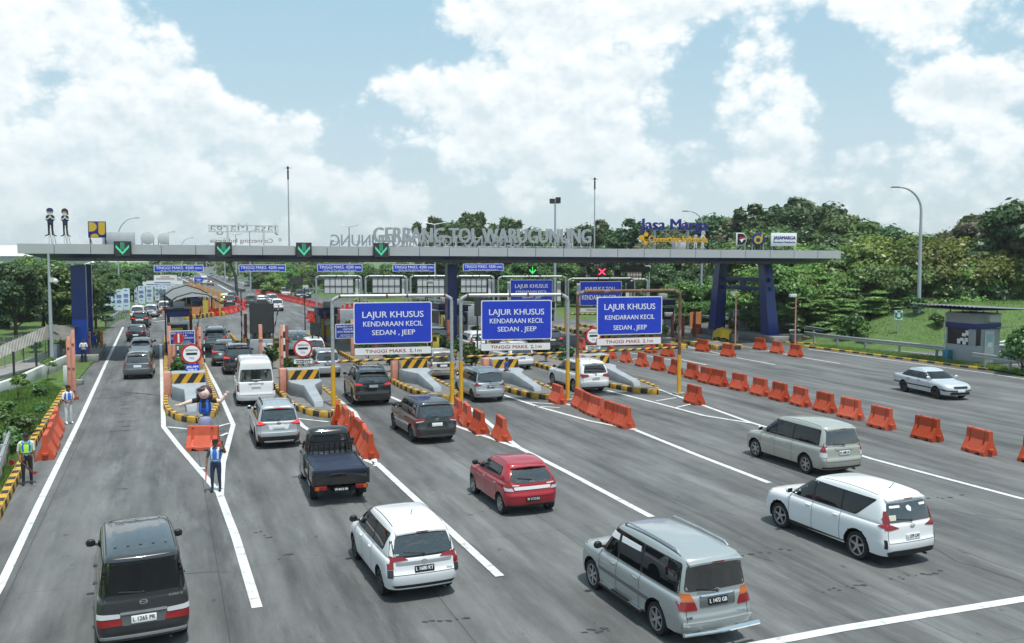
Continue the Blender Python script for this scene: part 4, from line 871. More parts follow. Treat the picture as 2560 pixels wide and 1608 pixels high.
rowR = [(2592, 1163), (2447, 1136), (2317, 1102), (2203, 1073), (2126, 1049), (2062, 1032), (2001, 1017), (1949, 1004), (1900, 991), (1848, 978), (1797, 967), (1766, 960), (1731, 949), (1689, 938), (1646, 928.5), (1605, 918.5), (1564.5, 908.5), (1527, 898.7)]
AX = R(90) + R(17)
for i, (x, y) in enumerate(rowR): barrier(x, y - 3, AX, f'orange water barrier, {ORD[i]} from the near right end of the long diagonal row', 'orange barriers in the long diagonal row')
rowA = [(845, 1062), (864, 1075), (882, 1094), (897, 1110), (912, 1128), (921, 1144)]
for i, (x, y) in enumerate(rowA): barrier(x, y - 4, R(90) + R(16), f'orange water barrier, {ORD[i]} from the yellow post in the row beside the black pickup', 'orange barriers beside the black pickup')
for i, (x, y) in enumerate([(1146, 1052), (1168, 1066), (1197, 1085), (1253, 1102)]): barrier(x, y - 4, AX, ('orange water barrier at the foot of the two yellow posts', 'orange water barrier, second of the three close together behind the grey car', 'orange water barrier, nearest of the three close together behind the grey car', 'orange water barrier standing alone at the end of the lane divider above the red car')[i], 'orange barriers in the middle divider')
for i, (x, y) in enumerate([(1394, 1011), (1449, 1023), (1470, 1035), (1492, 1045), (1528, 1060), (1558, 1071)]): barrier(x, y - 4, AX, ('orange water barrier left of the middle yellow post', 'orange water barrier right of the rusty gate post, farthest of five', 'orange water barrier, second of the five by the rusty gate', 'orange water barrier, third of the five by the rusty gate', 'orange water barrier, fourth of the five by the rusty gate', 'orange water barrier, nearest of the five by the rusty gate')[i], 'orange barriers by the rusty gate')
barrier(1735, 1009, AX, 'orange water barrier standing alone right of the rusty gate post', 'orange barriers by the rusty gate')
barrier(1455, 874, AX, 'orange water barrier half hidden behind the left post of the rusty gate', 'orange barriers by the rusty gate')
for i, (x, y) in enumerate([(117, 1146), (127, 1124), (134, 1101), (142, 1079)]): barrier(x, y - 3, R(90) + TH, ('nearest', 'second', 'third', 'farthest')[i] + ' of four orange water barriers along the left kerb by the guard', 'orange barriers along the left kerb')
barrier(509, 1124, R(3), 'orange water barrier across the island tip in front of the inflatable figure', 'orange barriers at the left island')
for i, (x, y, a) in enumerate([(1756.5, 879, 100), (1819.6, 892, 100), (1900, 875, 105), (1942.5, 884, 100), (1989, 893, 95), (1741.5, 835, 100), (1627, 883, 100), (1669, 892, 100)]):
 barrier(x, y - 1, R(a) + R(12), ('orange barrier on the apron left of the yellow draped scooter', 'orange barrier on the white line below the yellow draped scooter', 'orange barrier with a yellow patch near the right columns', 'orange barrier in the middle of three near the right columns', 'orange barrier, rightmost of three near the right columns', 'orange barrier in the shade left of the right columns', 'orange barrier just right of the rusty gate, upper one', 'orange barrier just right of the rusty gate, lower one')[i], 'orange barriers on the right apron')
loop_ = [(531, 790.5), (541, 789.5), (552, 788), (563, 786), (575, 784), (586, 781.5), (597, 779), (607, 775.5), (613, 771), (612, 766), (605, 762), (597, 758.5)]
for i, (x, y) in enumerate(loop_):
 x2, y2 = loop_[min(i + 1, len(loop_) - 1)]; x1, y1 = loop_[max(i - 1, 0)]; dv = G(x2, y2) - G(x1, y1)
 barrier(x, y, math.atan2(dv.y, dv.x), 'red water barrier in the curved row beyond the small booth canopy', 'red barriers in the curved row', True)
fp = [G(*p) for p in ((640, 735), (700, 748), (748, 759), (786, 769), (809, 777))]; acc_ = 0
for i in range(len(fp) - 1):
 dv = fp[i + 1] - fp[i]; n = int(dv.length / 1.5)
 for k in range(n):
  c = fp[i] + dv * ((k + .5) / n); o = bpy.data.objects.new('water_barrier', BAR_RED); COL.objects.link(o); o.location = c; o.rotation_euler = (0, 0, math.atan2(dv.y, dv.x)); tag(o, 'red water barrier in the long far row dividing the highway lanes', 'barrier', 'red barriers in the far row')
for (x, y) in ((857, 780), (868, 777), (873, 787), (882, 775), (887, 790), (776, 797), (787, 799), (778, 806), (789, 807)): barrier(x, y, R(rng.uniform(60, 130)), 'red water barrier in the loose cluster behind the left blue lane sign' if x > 850 else 'red water barrier in the small cluster behind the far gate post', 'red barriers in loose clusters', True)
# ================================================================== vehicles
def paint(name, col, metal=0., rough=.32):
 m = mat('paint_' + name, col, rough, metal, coat=.9); m.node_tree.nodes['Principled BSDF'].inputs['Coat IOR'].default_value = 1.5 if max(col) > .2 else 1.7; return 'paint_' + name
paint('white', (.78, .79, .8), 0, .3); paint('silver', (.5, .52, .54), .55, .33); paint('silver_green', (.42, .45, .45), .5, .36); paint('champagne', (.46, .46, .41), .45, .36)
paint('dark_grey', (.016, .018, .021), .0, .3); paint('black', (.006, .006, .007), 0, .2); paint('red', (.36, .008, .018), .1, .28); paint('grey', (.12, .13, .14), .5, .33)
paint('pale_silver', (.6, .64, .67), .4, .33); paint('yellow', (.7, .55, .02), 0, .3); paint('blue_grey', (.05, .065, .09), .3, .3); paint('beige_silver', (.5, .48, .43), .45, .36); paint('maroon', (.2, .05, .05), .1, .3)
class Car: pass
def ring_half(w, yf, yr, rf, rr, bf=.05, brr=.03):
 pts = []; rf = min(rf, w * .8); rr = min(rr, w * .8)
 for t in (0, .5, 1.0):
  x = (w - rf) * t; pts.append((x, yf - bf * (x / w) ** 2))
 yfc = yf - bf * ((w - rf) / w) ** 2; yrc = yr + brr * ((w - rr) / w) ** 2
 for a in (30, 60, 90): pts.append((w - rf + rf * math.sin(R(a)), yfc - rf + rf * math.cos(R(a))))
 ya, yb = yfc - rf, yrc + rr
 for t in np.linspace(0, 1, 9)[1:-1]: pts.append((w, ya + (yb - ya) * t))
 for a in (90, 60, 30): pts.append((w - rr + rr * math.sin(R(a)), yrc + rr - rr * math.cos(R(a))))
 for t in (1.0, .5, 0):
  x = (w - rr) * t; pts.append((x, yr + brr * (x / w) ** 2))
 return pts
def make_body(S):
 L, W, H, hw = S.L, S.W, S.H, S.W / 2; yF, yR = L / 2, -L / 2; zb = S.zb; hz = S.hz; g = S.get
 ywb = yF - S.hl; yws = ywb - S.wr; rt = S.rt; tw = S.tw; td = g('trunk', 0.)
 zd = g('zdeck', zb)
 rings = [  # z front, z rear, half width, y front, y rear, corner radii, crease
  (.24, .26, hw - .13, yF - .14, yR + .14, .25, .2, 0),
  (.27, .3, hw - .035, yF - .05, yR + .05, .34, .24, .5),
  (.45, .47, hw - .004, yF, yR + .005, .42, g('rcr', .26), 0),
  (.60, .62, hw, yF - .015, yR, .42, g('rcr', .26), .25),
  (.66, .68, hw - .002, yF - .03, yR + g('shelf', .05), .4, g('rcr', .26) - .04, .25),
  (hz - .06, zd - .1, hw - .004, yF - .07, yR + g('shelf', .05) + .015, .42, .2, 0),
  (hz + .02, zd - .02, hw - .035, yF - .18, yR + g('shelf', .05) + .03, .42, .18, .3),
  (hz + .07, zd + .005, hw - .075, yF - .33, yR + g('shelf', .05) + .05 + td * .12, .36, .17, 0),
  (zb + .0, zb + .03, hw - .06 - g('sho', 0), ywb, yR + g('shelf', .05) + .055 + td, .3, .16, .35),
  ((zb + H) / 2 - .02, (zb + H) / 2, hw - .07 - tw * .42, ywb - S.wr * .52, yR + .1 + td + (rt - .1) * .45, .3, .16, 0),
  (H - .15, H - .15, hw - .08 - tw * .9, yws + .1, yR + td + rt - .02, .26, .16, 0),
  (H - .07, H - .07, hw - .085 - tw - .02, yws - .02, yR + td + rt + .01, .24, .16, .25),
  (H - .03, H - .03, hw - .085 - tw - .1, yws - .16, yR + td + rt + .09, .22, .16, 0),
  (H - .008, H - .008, hw - .085 - tw - .3, yws - .42, yR + td + rt + .32, .2, .16, 0)]
 vs = []; n = None; halves = []
 for (zf, zr, w, yf, yr, rf, rr, c) in rings:
  if yf - yr < .5: m_ = (yf + yr) / 2; yf, yr = m_ + .25, m_ - .25
  h = ring_half(w, yf, yr, rf, rr, g('bowf', .1), g('bowr', .05)); full = h + [(-x, y) for x, y in reversed(h[1:-1])]; n = len(full); halves.append(len(h))
  for x, y in full:
   t = max(0, min(1, (y - yr) / (yf - yr))); taper = 1 - .035 * (2 * t - 1) ** 4
   bow = .055 * (1 - (2 * t - 1) ** 2) * g('bow', 1) if zf > zb + .3 and zf > H - .2 else 0.
   vs.append((x * taper, y, zr + (zf - zr) * t + bow - (.03 if bow or zf > H - .2 else 0)))
 fs = []
 for r_ in range(len(rings) - 1):
  for k in range(n): fs.append((r_ * n + k, r_ * n + (k + 1) % n, (r_ + 1) * n + (k + 1) % n, (r_ + 1) * n + k))
 def cap(base, dz):
  m = halves[0]
  mids = []
  for i in range(1, m - 1):
   a, b = vs[base + i], vs[base + n - i]; vs.append(((a[0] + b[0]) / 2, a[1], a[2] + dz)); mids.append(len(vs) - 1)
  seq = [base] + mids + [base + m - 1]
  for i in range(len(seq) - 1):
   p, q = seq[i], seq[i + 1]; ra, rb = base + i, base + i + 1; la, lb = base + (n - i) % n, base + (n - i - 1)
   fs.append(tuple(dict.fromkeys((p, ra, rb, q)))); fs.append(tuple(dict.fromkeys((q, lb, la, p))))
 cap((len(rings) - 1) * n, .008); cap(0, 0)
 me = bpy.data.meshes.new('body'); me.from_pydata(vs, [], fs); me.update()
 bm = bmesh.new(); bm.from_mesh(me); cl = bm.edges.layers.float.new('crease_edge'); bm.verts.ensure_lookup_table()
 for r_, rg in enumerate(rings):
  if rg[7]:
   for k in range(n):
    e = bm.edges.get((bm.verts[r_ * n + k], bm.verts[r_ * n + (k + 1) % n]))
    if e: e[cl] = rg[7]
 bmesh.ops.recalc_face_normals(bm, faces=bm.faces); bm.to_mesh(me); bm.free()
 o = bpy.data.objects.new('body', me); COL.objects.link(o); sm = o.modifiers.new('s', 'SUBSURF'); sm.levels = 2; sm.render_levels = 2
 dg = bpy.context.evaluated_depsgraph_get(); me2 = bpy.data.meshes.new_from_object(o.evaluated_get(dg)); o.modifiers.clear(); o.data = me2; bpy.data.meshes.remove(me)
 bm = bmesh.new(); bm.from_mesh(me2); bvh = BVHTree.FromBMesh(bm); bm.free()
 q = MB(); Rw = S.r + .065
 for y in [y for y in (S.yfa, S.yra) if abs(y) < L / 2 - .1]:
  for s in (-1, 1): q.cyl((s * (hw - .32), y, S.r + .01), (s * (hw + .3), y, S.r + .01), Rw, n=28)
 cu = q.build('cutter', 'rubber'); b = o.modifiers.new('b', 'BOOLEAN'); b.object = cu; b.operation = 'DIFFERENCE'; b.solver = 'EXACT'
 dg = bpy.context.evaluated_depsgraph_get(); me3 = bpy.data.meshes.new_from_object(o.evaluated_get(dg)); bpy.data.objects.remove(o); bpy.data.objects.remove(cu)
 me3.materials.clear(); me3.materials.append(MATS[S.paint]); me3.materials.append(MATS['rubber'])
 mi = []
 for p in me3.polygons:
  c = p.center; k = 0
  if abs(c.x) > hw - .36 and any(math.hypot(c.y - y, c.z - S.r - .01) < Rw + .006 for y in (S.yfa, S.yra)): k = 1
  if c.z < .27 and abs(p.normal.z) > .6: k = 1
  mi.append(k)
 me3.polygons.foreach_set('material_index', mi); me3.polygons.foreach_set('use_smooth', [True] * len(mi)); me3.set_sharp_from_angle(angle=R(38))
 me3.name = 'body'
 return me3, bvh
def project(bvh, poly, mode, off, grid=.09, thick=False, side=1):
 bm = bmesh.new()
 mk = {'side': lambda a, b: Vector((0, a, b)), 'rear': lambda a, b: Vector((a, 0, b)), 'front': lambda a, b: Vector((a, 0, b)), 'top': lambda a, b: Vector((a, b, 0))}[mode]
 ver = [bm.verts.new(mk(*p)) for p in poly]; bm.faces.new(ver)
 axes = {'side': ((0, 1, 0), (0, 0, 1)), 'rear': ((1, 0, 0), (0, 0, 1)), 'front': ((1, 0, 0), (0, 0, 1)), 'top': ((1, 0, 0), (0, 1, 0))}[mode]
 for ax in axes:
  ax = Vector(ax); ds = [v.co.dot(ax) for v in bm.verts]; a, b = min(ds), max(ds); k = int((b - a) / grid)
  for i in range(1, k + 1):
   bmesh.ops.bisect_plane(bm, geom=bm.verts[:] + bm.edges[:] + bm.faces[:], plane_co=ax * (a + (b - a) * i / (k + 1)), plane_no=ax)
 d = {'side': Vector((-side, 0, 0)), 'rear': Vector((0, 1, 0)), 'front': Vector((0, -1, 0)), 'top': Vector((0, 0, -1))}[mode]
 nor = {}; bad = set(); dep = {}
 for v in bm.verts:
  h, nn, i_, ds = bvh.ray_cast(v.co - d * 6, d)
  if h is None or (abs(nn.dot(d)) < .12 and mode != 'top'): bad.add(v)
  if h is not None: dep[v] = ds
  if h is None:
   h, nn, i_, ds = bvh.find_nearest(v.co - d * 1.0 if mode != 'side' else v.co - d * .8)
  if nn.dot(d) > 0: nn = -nn
  v.co = h + nn * off; nor[v] = nn
 if dep:
  dm = min(dep.values()); lim = {'rear': .36, 'side': .42, 'front': 9, 'top': 9}[mode]
  bad |= {v for v in dep if dep[v] > dm + lim}
 kill = [f for f in bm.faces if any(v in bad for v in f.verts)]
 if kill: bmesh.ops.delete(bm, geom=kill, context='FACES')
 nor = {v: n_ for v, n_ in nor.items() if v.is_valid}
 for f in bm.faces:
  f.normal_update()
  if f.normal.dot(d) > 0: f.normal_flip()
 if thick:
  be = [e for e in bm.edges if e.is_boundary]; r_ = bmesh.ops.extrude_edge_only(bm, edges=be); nv = [g_ for g_ in r_['geom'] if isinstance(g_, bmesh.types.BMVert)]
  for v in nv:
   c = min(nor, key=lambda u: (u.co - v.co).length_squared); v.co = v.co - nor[c] * (off + .012)
 vs = [tuple(v.co) for v in bm.verts]; bm.verts.index_update(); fs = [tuple(v.index for v in f.verts) for f in bm.faces]; bm.free()
 return vs, fs
def flat(mesh_list, name, m, parent, smooth=True):
 q = MB()
 for vs, fs in mesh_list: q.add(vs, fs)
 if not q.f: return None
 me = bpy.data.meshes.new(name); me.from_pydata(q.v, [], q.f); me.update()
 me.polygons.foreach_set('use_smooth', [smooth] * len(q.f)); me.set_sharp_from_angle(angle=R(45))
 return link_mesh(name, me, m, parent)
mirror = lambda poly: [(-x, z) for x, z in reversed(poly)]
_wheels = {}
def wheel_meshes(r, w, rim_m, spokes=6):
 key = (round(r, 2), round(w, 2), rim_m, spokes)
 if key in _wheels: return _wheels[key]
 q = MB(); n = 28; prof = [(r * .62, -w * .42), (r * .8, -w * .5), (r * .95, -w * .46), (r, -w * .32), (r, w * .32), (r * .95, w * .46), (r * .8, w * .5), (r * .62, w * .42)]
 vs = []; fs = []
 for rr, x in prof:
  for k in range(n): t = 2 * math.pi * k / n; vs.append((x, rr * math.cos(t), rr * math.sin(t)))
 for i in range(len(prof) - 1):
  for k in range(n): fs.append((i * n + k, i * n + (k + 1) % n, (i + 1) * n + (k + 1) % n, (i + 1) * n + k))
 q.add(vs, fs); o = q.build('tyre', 'rubber', None, True); tyre = o.data; bpy.data.objects.remove(o)
 q = MB()     # rim, outside towards +x
 def disc(r0, r1, x0, x1, m):
  vs = []
  for rr, x in ((r0, x0), (r1, x1)):
   for k in range(n): t = 2 * math.pi * k / n; vs.append((x, rr * math.cos(t), rr * math.sin(t)))
  q.add(vs, [(k, (k + 1) % n, n + (k + 1) % n, n + k) for k in range(n)], m)
 disc(r * .70, r * .64, w * .46, w * .46, 0); disc(r * .64, r * .6, w * .46, w * .2, 0); disc(r * .6, .001, w * .12, w * .12, 1)
 for k in range(spokes):
  t = 2 * math.pi * k / spokes; M = Matrix.Rotation(t, 4, 'X')
  q.box((w * .33, 0, r * .36), (w * .14, r * .2, r * .58), 0, 0, M, top=(1, .62))
 q.cyl((w * .2, 0, 0), (w * .44, 0, 0), r * .15, n=12)
 o = q.build('rim', [rim_m, 'plastic_black'], None, True, sharp=30); rim = o.data; bpy.data.objects.remove(o)
 _wheels[key] = (tyre, rim); return tyre, rim
def link(name, me, parent, loc=(0, 0, 0), rot=(0, 0, 0)):
 o = bpy.data.objects.new(name, me); COL.objects.link(o); o.parent = parent; o.location = loc; o.rotation_euler = rot; return o
PROTO = {}
class Spec(dict):
 __getattr__ = dict.__getitem__
def make_car(key, **kw):
 S = Spec(dict(L=4.2, W=1.69, H=1.68, zb=.98, hz=.82, hl=.95, wr=.75, rt=.28, tw=.13, r=.31, wb=2.65, fo=.75, paint='paint_white', rim='alloy', spokes=6, shelf=.05,
                  splits=(.1, -.95), wz=None, plate='plate_white', ptext=None, pz=.82, rw=None, cut=False, lamps=None, side_lamp=None, bumper=None, mirrors=True, detail=True)); S.update(kw)
 S['yfa'] = S.L / 2 - S.fo; S['yra'] = S['yfa'] - S.wb
 me, bvh = make_body(S); hw = S.W / 2; yF, yR = S.L / 2, -S.L / 2; H = S.H; zb = S.zb; td = S.get('trunk', 0.)
 root = empty('parked_car', (0, 0, 0)); root.name = S.get('kind', 'car'); body = link('body', me, root)
 ywb = yF - S.hl; yws = ywb - S.wr
 # side windows
 z0 = zb + .045; z1 = H - .185; s0 = S.get('wrise', .02)
 f0 = ywb - .2; f1 = yws - .06; r1 = yR + td + S.rt + S.get('qp', .2); r0 = r1 + S.get('qslant', -.08)
 zbot = lambda y: z0 + s0 * (f0 - y) / (f0 - r0); 
 xs = [None] + list(S.splits) + [None]; wins = []
 band = [(f0 + .07, zbot(f0) - .02), (r0 - .05, zbot(r0) - .02), (r1 - .04, z1 + .02), (f1 + .02, z1 + .025)]
 for sgn in (1, -1):
  if S.get('black_pillars', True): flat([project(bvh, rounded(band, .08), 'side', .003, side=sgn)], 'window_surround', 'plastic_black', root)
  for i in range(len(S.splits) + 1):
   fr_b, fr_t = (f0, f1) if i == 0 else (S.splits[i - 1] - .035,) * 2
   re_b, re_t = (r0, r1) if i == len(S.splits) else (S.splits[i] + .035,) * 2
   pol = [(fr_b, zbot(fr_b)), (re_b, zbot(re_b)), (re_t, z1 - S.get('wtop', 0) * (i == len(S.splits))), (fr_t, z1)]
   flat([project(bvh, rounded(pol, .05), 'side', .007, side=sgn)], 'side_window', 'glass_tint', root)
 # windscreen and rear window
 wt = hw - .085 - S.tw - .06; wbm = hw - .085 - .09
 flat([project(bvh, rounded([(-wbm, zb + .06), (wbm, zb + .06), (wt, H - .13), (-wt, H - .13)], .06), 'front', .006)], 'windscreen', 'glass_tint', root)
 rw = S.rw or [(-wbm + .03, zb + .08), (wbm - .03, zb + .08), (wt - .02, H - .2), (-wt + .02, H - .2)]
 flat([project(bvh, rounded(rw, S.get('rwr', .08)), 'rear', .006)], 'rear_window', S.get('rw_m', 'glass_dark'), root)
 if S.get('rw_blacktop'): flat([project(bvh, rounded(S.rw_blacktop, .05), 'rear', .004)], 'rear_window_surround', 'plastic_black', root)
 # lamps
 for sgn in (1, -1):
  for (nm, m_, pol) in (S.lamps or [('tail_light', 'lens_red', [(hw - .22, zb - .3), (hw + .0, zb - .3), (hw - .02, zb + .1), (hw - .16, zb + .1)])]):
   p_ = pol if sgn > 0 else mirror(pol); flat([project(bvh, rounded(p_, .025), 'rear', .012, .06, True)], nm, m_, root)
  for (nm, m_, pol) in (S.side_lamp or []):
   flat([project(bvh, rounded(pol, .025), 'side', .012, .06, True, side=sgn)], nm, m_, root)
  hl_ = S.get('head') or [(hw - .5, S.hz - .14), (hw - .1, S.hz - .12), (hw - .06, S.hz + .04), (hw - .42, S.hz - .02)]
  flat([project(bvh, rounded(hl_ if sgn > 0 else mirror(hl_), .03), 'front', .01, .06, True)], 'headlight', 'lens_clear', root)
 if S.get('grille', True): flat([project(bvh, rounded([(-.38, S.hz - .17), (.38, S.hz - .17), (.42, S.hz - .06), (-.42, S.hz - .06)], .03), 'front', .008)], 'grille', 'plastic_black', root)
 flat([project(bvh, rounded([(-hw * .72, .3), (hw * .72, .3), (hw * .62, .44), (-hw * .62, .44)], .05), 'front', .007)], 'air_intake', 'plastic_black', root)
 # trims on the rear: (name, material, polygon, offset)
 for (nm, m_, pol, off) in S.get('trims', []): flat([project(bvh, rounded(pol, .02), 'rear', off, .08, True)], nm, m_, root)
 for (nm, m_, pol, off) in S.get('side_trims', []):
  for sgn in (1, -1): flat([project(bvh, pol, 'side', off, .1, True, side=sgn)], nm, m_, root)
 for (nm, m_, pol, off) in S.get('front_trims', []): flat([project(bvh, rounded(pol, .02), 'front', off, .1, True)], nm, m_, root)
 # number plates
 def plate(y_sign, z, mode):
  d = Vector((0, 1, 0)) if mode == 'rear' else Vector((0, -1, 0)); h, nn, _, _ = bvh.ray_cast(Vector((0, -6 * d.y, z)), d)
  if h is None: return
  tilt = math.asin(max(-.3, min(.3, nn.z)))
  q = MB(); q.box((0, 0, 0), (.43, .014, .135)); pl = q.build('number_plate', S.plate, root, bevel=.004); pl.location = (0, h.y - d.y * .02, z)
  pl.rotation_euler = (-tilt, 0, 0) if mode == 'rear' else (-tilt, 0, math.pi)
  if S.ptext and mode == 'rear': lettering(S.ptext, 'text_black' if S.plate == 'plate_white' else 'text_white', pl, (0, -.009, -.03), .078, .38, .001, .0015); 
 plate(-1, S.pz, 'rear'); plate(1, .5, 'front')
 if S.get('emblem_z'):
  h, nn, _, _ = bvh.ray_cast(Vector((0, -6, S.emblem_z)), Vector((0, 1, 0))); q = MB(); n = 18
  vs = [(math.cos(2 * math.pi * k / n) * (.075 if e else .05), -.012, math.sin(2 * math.pi * k / n) * (.052 if e else .034)) for e in (0, 1) for k in range(n)]
  q.add(vs, [(k, (k + 1) % n, n + (k + 1) % n, n + k) for k in range(n)]); q.box((0, -.012, 0), (.1, .006, .016)); o = q.build('emblem', 'chrome', root); o.location = h
 for (txt, x, z, cap_, m_) in S.get('badges', []):
  h, nn, _, _ = bvh.ray_cast(Vector((x, -6, z)), Vector((0, 1, 0)))
  if h is not None: lettering(txt, m_, root, (x, h.y - .012, z), cap_, None, .002, .001, (R(90) - math.asin(max(-.5, min(.5, nn.z))), 0, 0), 'badge')
 # door gaps
 gaps = []; zs0 = .34
 def vgap(y, za, zb_, lean=0.): gaps.append([(y - .006, za), (y + .006, za), (y + .006 + lean, zb_), (y - .006 + lean, zb_)])
 for y in (S.get('doors') or (ywb - .22, S.splits[0], S.splits[1] if len(S.splits) > 1 else S.yra + .35)): vgap(y, zs0, zb + .02)
 gl = []
 for sgn in (1, -1): gl += [project(bvh, g_, 'side', .004, .12, side=sgn) for g_ in gaps]
 zt = S.get('tailgate', .62)
 if not td:
  for x in (-hw + .16, hw - .16): gl.append(project(bvh, [(x - .005, zt), (x + .005, zt), (x + .005, zb), (x - .005, zb)], 'rear', .004))
 gl.append(project(bvh, [(-hw + .16, zt - .006), (hw - .16, zt - .006), (hw - .16, zt + .006), (-hw + .16, zt + .006)], 'rear', .004))
 flat(gl, 'panel_gaps', 'seam', root)
 # handles, mirrors, wiper
 for sgn in (1, -1):
  for y in (S.get('handles') or (S.splits[0] + .14, (S.splits[1] if len(S.splits) > 1 else S.yra + .3) + .14)):
   h, nn, _, _ = bvh.ray_cast(Vector((sgn * 4, y, zb - .1)), Vector((-sgn, 0, 0)))
   if h is not None: q = MB(); q.box((0, 0, 0), (.035, .17, .03)); o = q.build('door_handle', S.get('handle_m', S.paint), root, bevel=.009); o.location = h + Vector((sgn * .022, 0, 0))
  if S.mirrors:
   h, nn, _, _ = bvh.ray_cast(Vector((sgn * 4, ywb - .3, zb + .07)), Vector((-sgn, 0, 0))); x = h.x
   q = MB(); q.ball((x + sgn * .16, ywb - .26, zb + .13), (.1, .065, .085), 10, 7); q.tube([(x, ywb - .26, zb + .08), (x + sgn * .12, ywb - .26, zb + .1)], .03, 6); o = q.build('wing_mirror', S.get('mirror_m', S.paint), root, True)
   g_ = MB(); g_.box((x + sgn * .165, ywb - .318, zb + .13), (.15, .012, .11)); g_.build('mirror_glass', 'plastic_black', o, bevel=.005)
 if S.get('wiper', True) and not td:
  h, nn, _, _ = bvh.ray_cast(Vector((.0, -6, zb + .07)), Vector((0, 1, 0))); h2, n2, _, _ = bvh.ray_cast(Vector((-.42, -6, zb + .12)), Vector((0, 1, 0)))
  if h and h2: q = MB(); q.tube([h + nn * .03, h2 + n2 * .03], .012, 6); q.ball(h + nn * .02, .03, 8, 5); q.build('rear_wiper', 'plastic_black', root, True)
 if S.get('spoiler', not td and H < 1.9):
  q = MB(); ws = wt - .0; ye = yR + td + S.rt - .0; vs = []
  for x in (-ws, -ws * .6, 0, ws * .6, ws):
   c = .03 * (x / ws) ** 2; vs += [(x, ye + .22 - c, H - .065 - c), (x, ye - .1 + c * 2, H - .115 - c * 1.5), (x, ye - .1 + c * 2, H - .15 - c * 1.5), (x, ye + .1, H - .17)]
  fs = []
  for i in range(4):
   for k in range(4): fs.append((i * 4 + k, i * 4 + (k + 1) % 4, i * 4 + 4 + (k + 1) % 4, i * 4 + 4 + k))
  fs += [(0, 1, 2, 3), (16, 19, 18, 17)]; q.add(vs, fs); q.build('spoiler', S.get('spoiler_m', S.paint), root, smooth=True, sharp=50)
  q = MB(); q.box((0, ye - .098, H - .132), (.26, .012, .022)); q.build('brake_light', 'lens_red_lit' if S.get('braking') else 'lens_red', root)
 if S.get('rails'):
  for sgn in (1, -1):
   q = MB(); x = sgn * (wt - .03); pts = [(x, yws - .3, H - .05), (x, yws - .42, H + .02), (x, (yws + yR) / 2, H + .035), (x, yR + S.rt + .5, H + .015), (x, yR + S.rt + .38, H - .05)]
   q.tube(pts, .022, 7); q.build('roof_rail', S.rails, root, True)
 if S.get('antenna'):
  q = MB(); p = Vector(S.antenna); q.ball(p, .03, 8, 5); q.tube([p, p + Vector((0, -.13, .17))], .008, 5); q.build('antenna', 'plastic_black', root, True)
 if S.get('ribs'):
  ya, yb_ = yR + S.rt + .5, yws - .45
  flat([project(bvh, [(x - .025, ya), (x + .025, ya), (x + .02, yb_), (x - .02, yb_)], 'top', .012, .2, True) for x in (-.44, -.22, 0, .22, .44)], 'roof_ribs', S.paint, root)
 gap = []
 for sgn in (1, -1): gap.append(project(bvh, [(sgn * (wt - .0) - .008, yR + td + S.rt + .25), (sgn * wt + .008, yR + td + S.rt + .25), (sgn * wt + .008, yws - .2), (sgn * wt - .008, yws - .2)], 'top', .003, .2))
 flat(gap, 'roof_gutter', 'seam', root)
 tyre, rim = wheel_meshes(S.r, S.get('tw_', .2), S.rim, S.spokes)
 for y in (S.yfa, S.yra):
  for sgn in (1, -1):
   w = link('wheel', tyre, root, (sgn * (hw - .13), y, S.r), (0, 0, 0 if sgn > 0 else math.pi)); link('rim', rim, w)
 q = MB(); q.box((0, (S.yfa + S.yra) / 2, .26), (S.W - .5, S.L - .8, .1)); q.cyl((-hw + .2, S.yra, S.r), (hw - .2, S.yra, S.r), .06); q.tube([(.45, yR + .5, .27), (.45, yR + .05, .26)], .03, 8); q.build('underbody', 'plastic_black', root)
 if S.get('step'):
  for sgn in (1, -1): q = MB(); q.box((sgn * (hw - .03), (S.yfa + S.yra) / 2, .3), (.16, S.wb - .85, .05)); [q.box((sgn * (hw + .0), (S.yfa + S.yra) / 2 + dy, .328), (.09, .5, .01), 0, 1) for dy in (-.6, .6)]; q.build('side_step', ['plastic_black', 'alloy'], root, bevel=.008)
 if S.get('bar'):
  q = MB(); q.tube([(-hw + .0, yR - .1, .4), (0, yR - .16, .4), (hw - .0, yR - .1, .4)], .045, 8); [q.tube([(x, yR + .2, .4), (x, yR - .13, .4)], .03, 6) for x in (-.4, .4)]; q.build('bumper_bar', 'chrome', root, True)
 PROTO[key] = (root, S); return root, S
NUM = {}
def place(root, anchor, px, py, heading, z=0.):
 # put the local point `anchor` of a vehicle on the pixel (px, py) of the photograph, at its own height
 a = Vector(anchor); w = G(px, py, a.z + z); rz = R(heading); c, s = math.cos(rz), math.sin(rz)
 root.location = (w.x - (a.x * c - a.y * s), w.y - (a.x * s + a.y * c), z); root.rotation_euler = (0, 0, rz)
used = set()
def car(key, px, py, heading, label, cat='car', paint=None, anchor='rl', group=None, lit=False, name=None, ptext=None):
 root, S = PROTO[key]
 if key in used:
  root = copy_tree(root)
  for k in ('label', 'category', 'group'):
   if k in root: del root[k]
  for ch in root.children_recursive:
   for sl in (ch.material_slots if ch.type == 'MESH' else ()):
    if sl.link == 'OBJECT': sl.link = 'DATA'
 used.add(key); hw = S.W / 2
 A = {'rl': (-hw + .05, S.yra, 0), 'rr': (hw - .05, S.yra, 0), 'fl': (-hw + .05, S.yfa, 0), 'fr': (hw - .05, S.yfa, 0), 'rc': (0, -S.L / 2, 0), 'fc': (0, S.L / 2, 0)}
 place(root, A[anchor] if isinstance(anchor, str) else anchor, px, py, heading); tag(root, label, cat, group)
 if name: root.name = name
 if paint or lit:
  for ch in root.children_recursive:
   if ch.type != 'MESH': continue
   for sl in ch.material_slots:
    if paint and sl.material and sl.material.name == S.paint: sl.link = 'OBJECT'; sl.material = MATS['paint_' + paint]
    if lit and sl.material and sl.material.name == 'lens_red': sl.link = 'OBJECT'; sl.material = MATS['lens_red_lit']
 return root
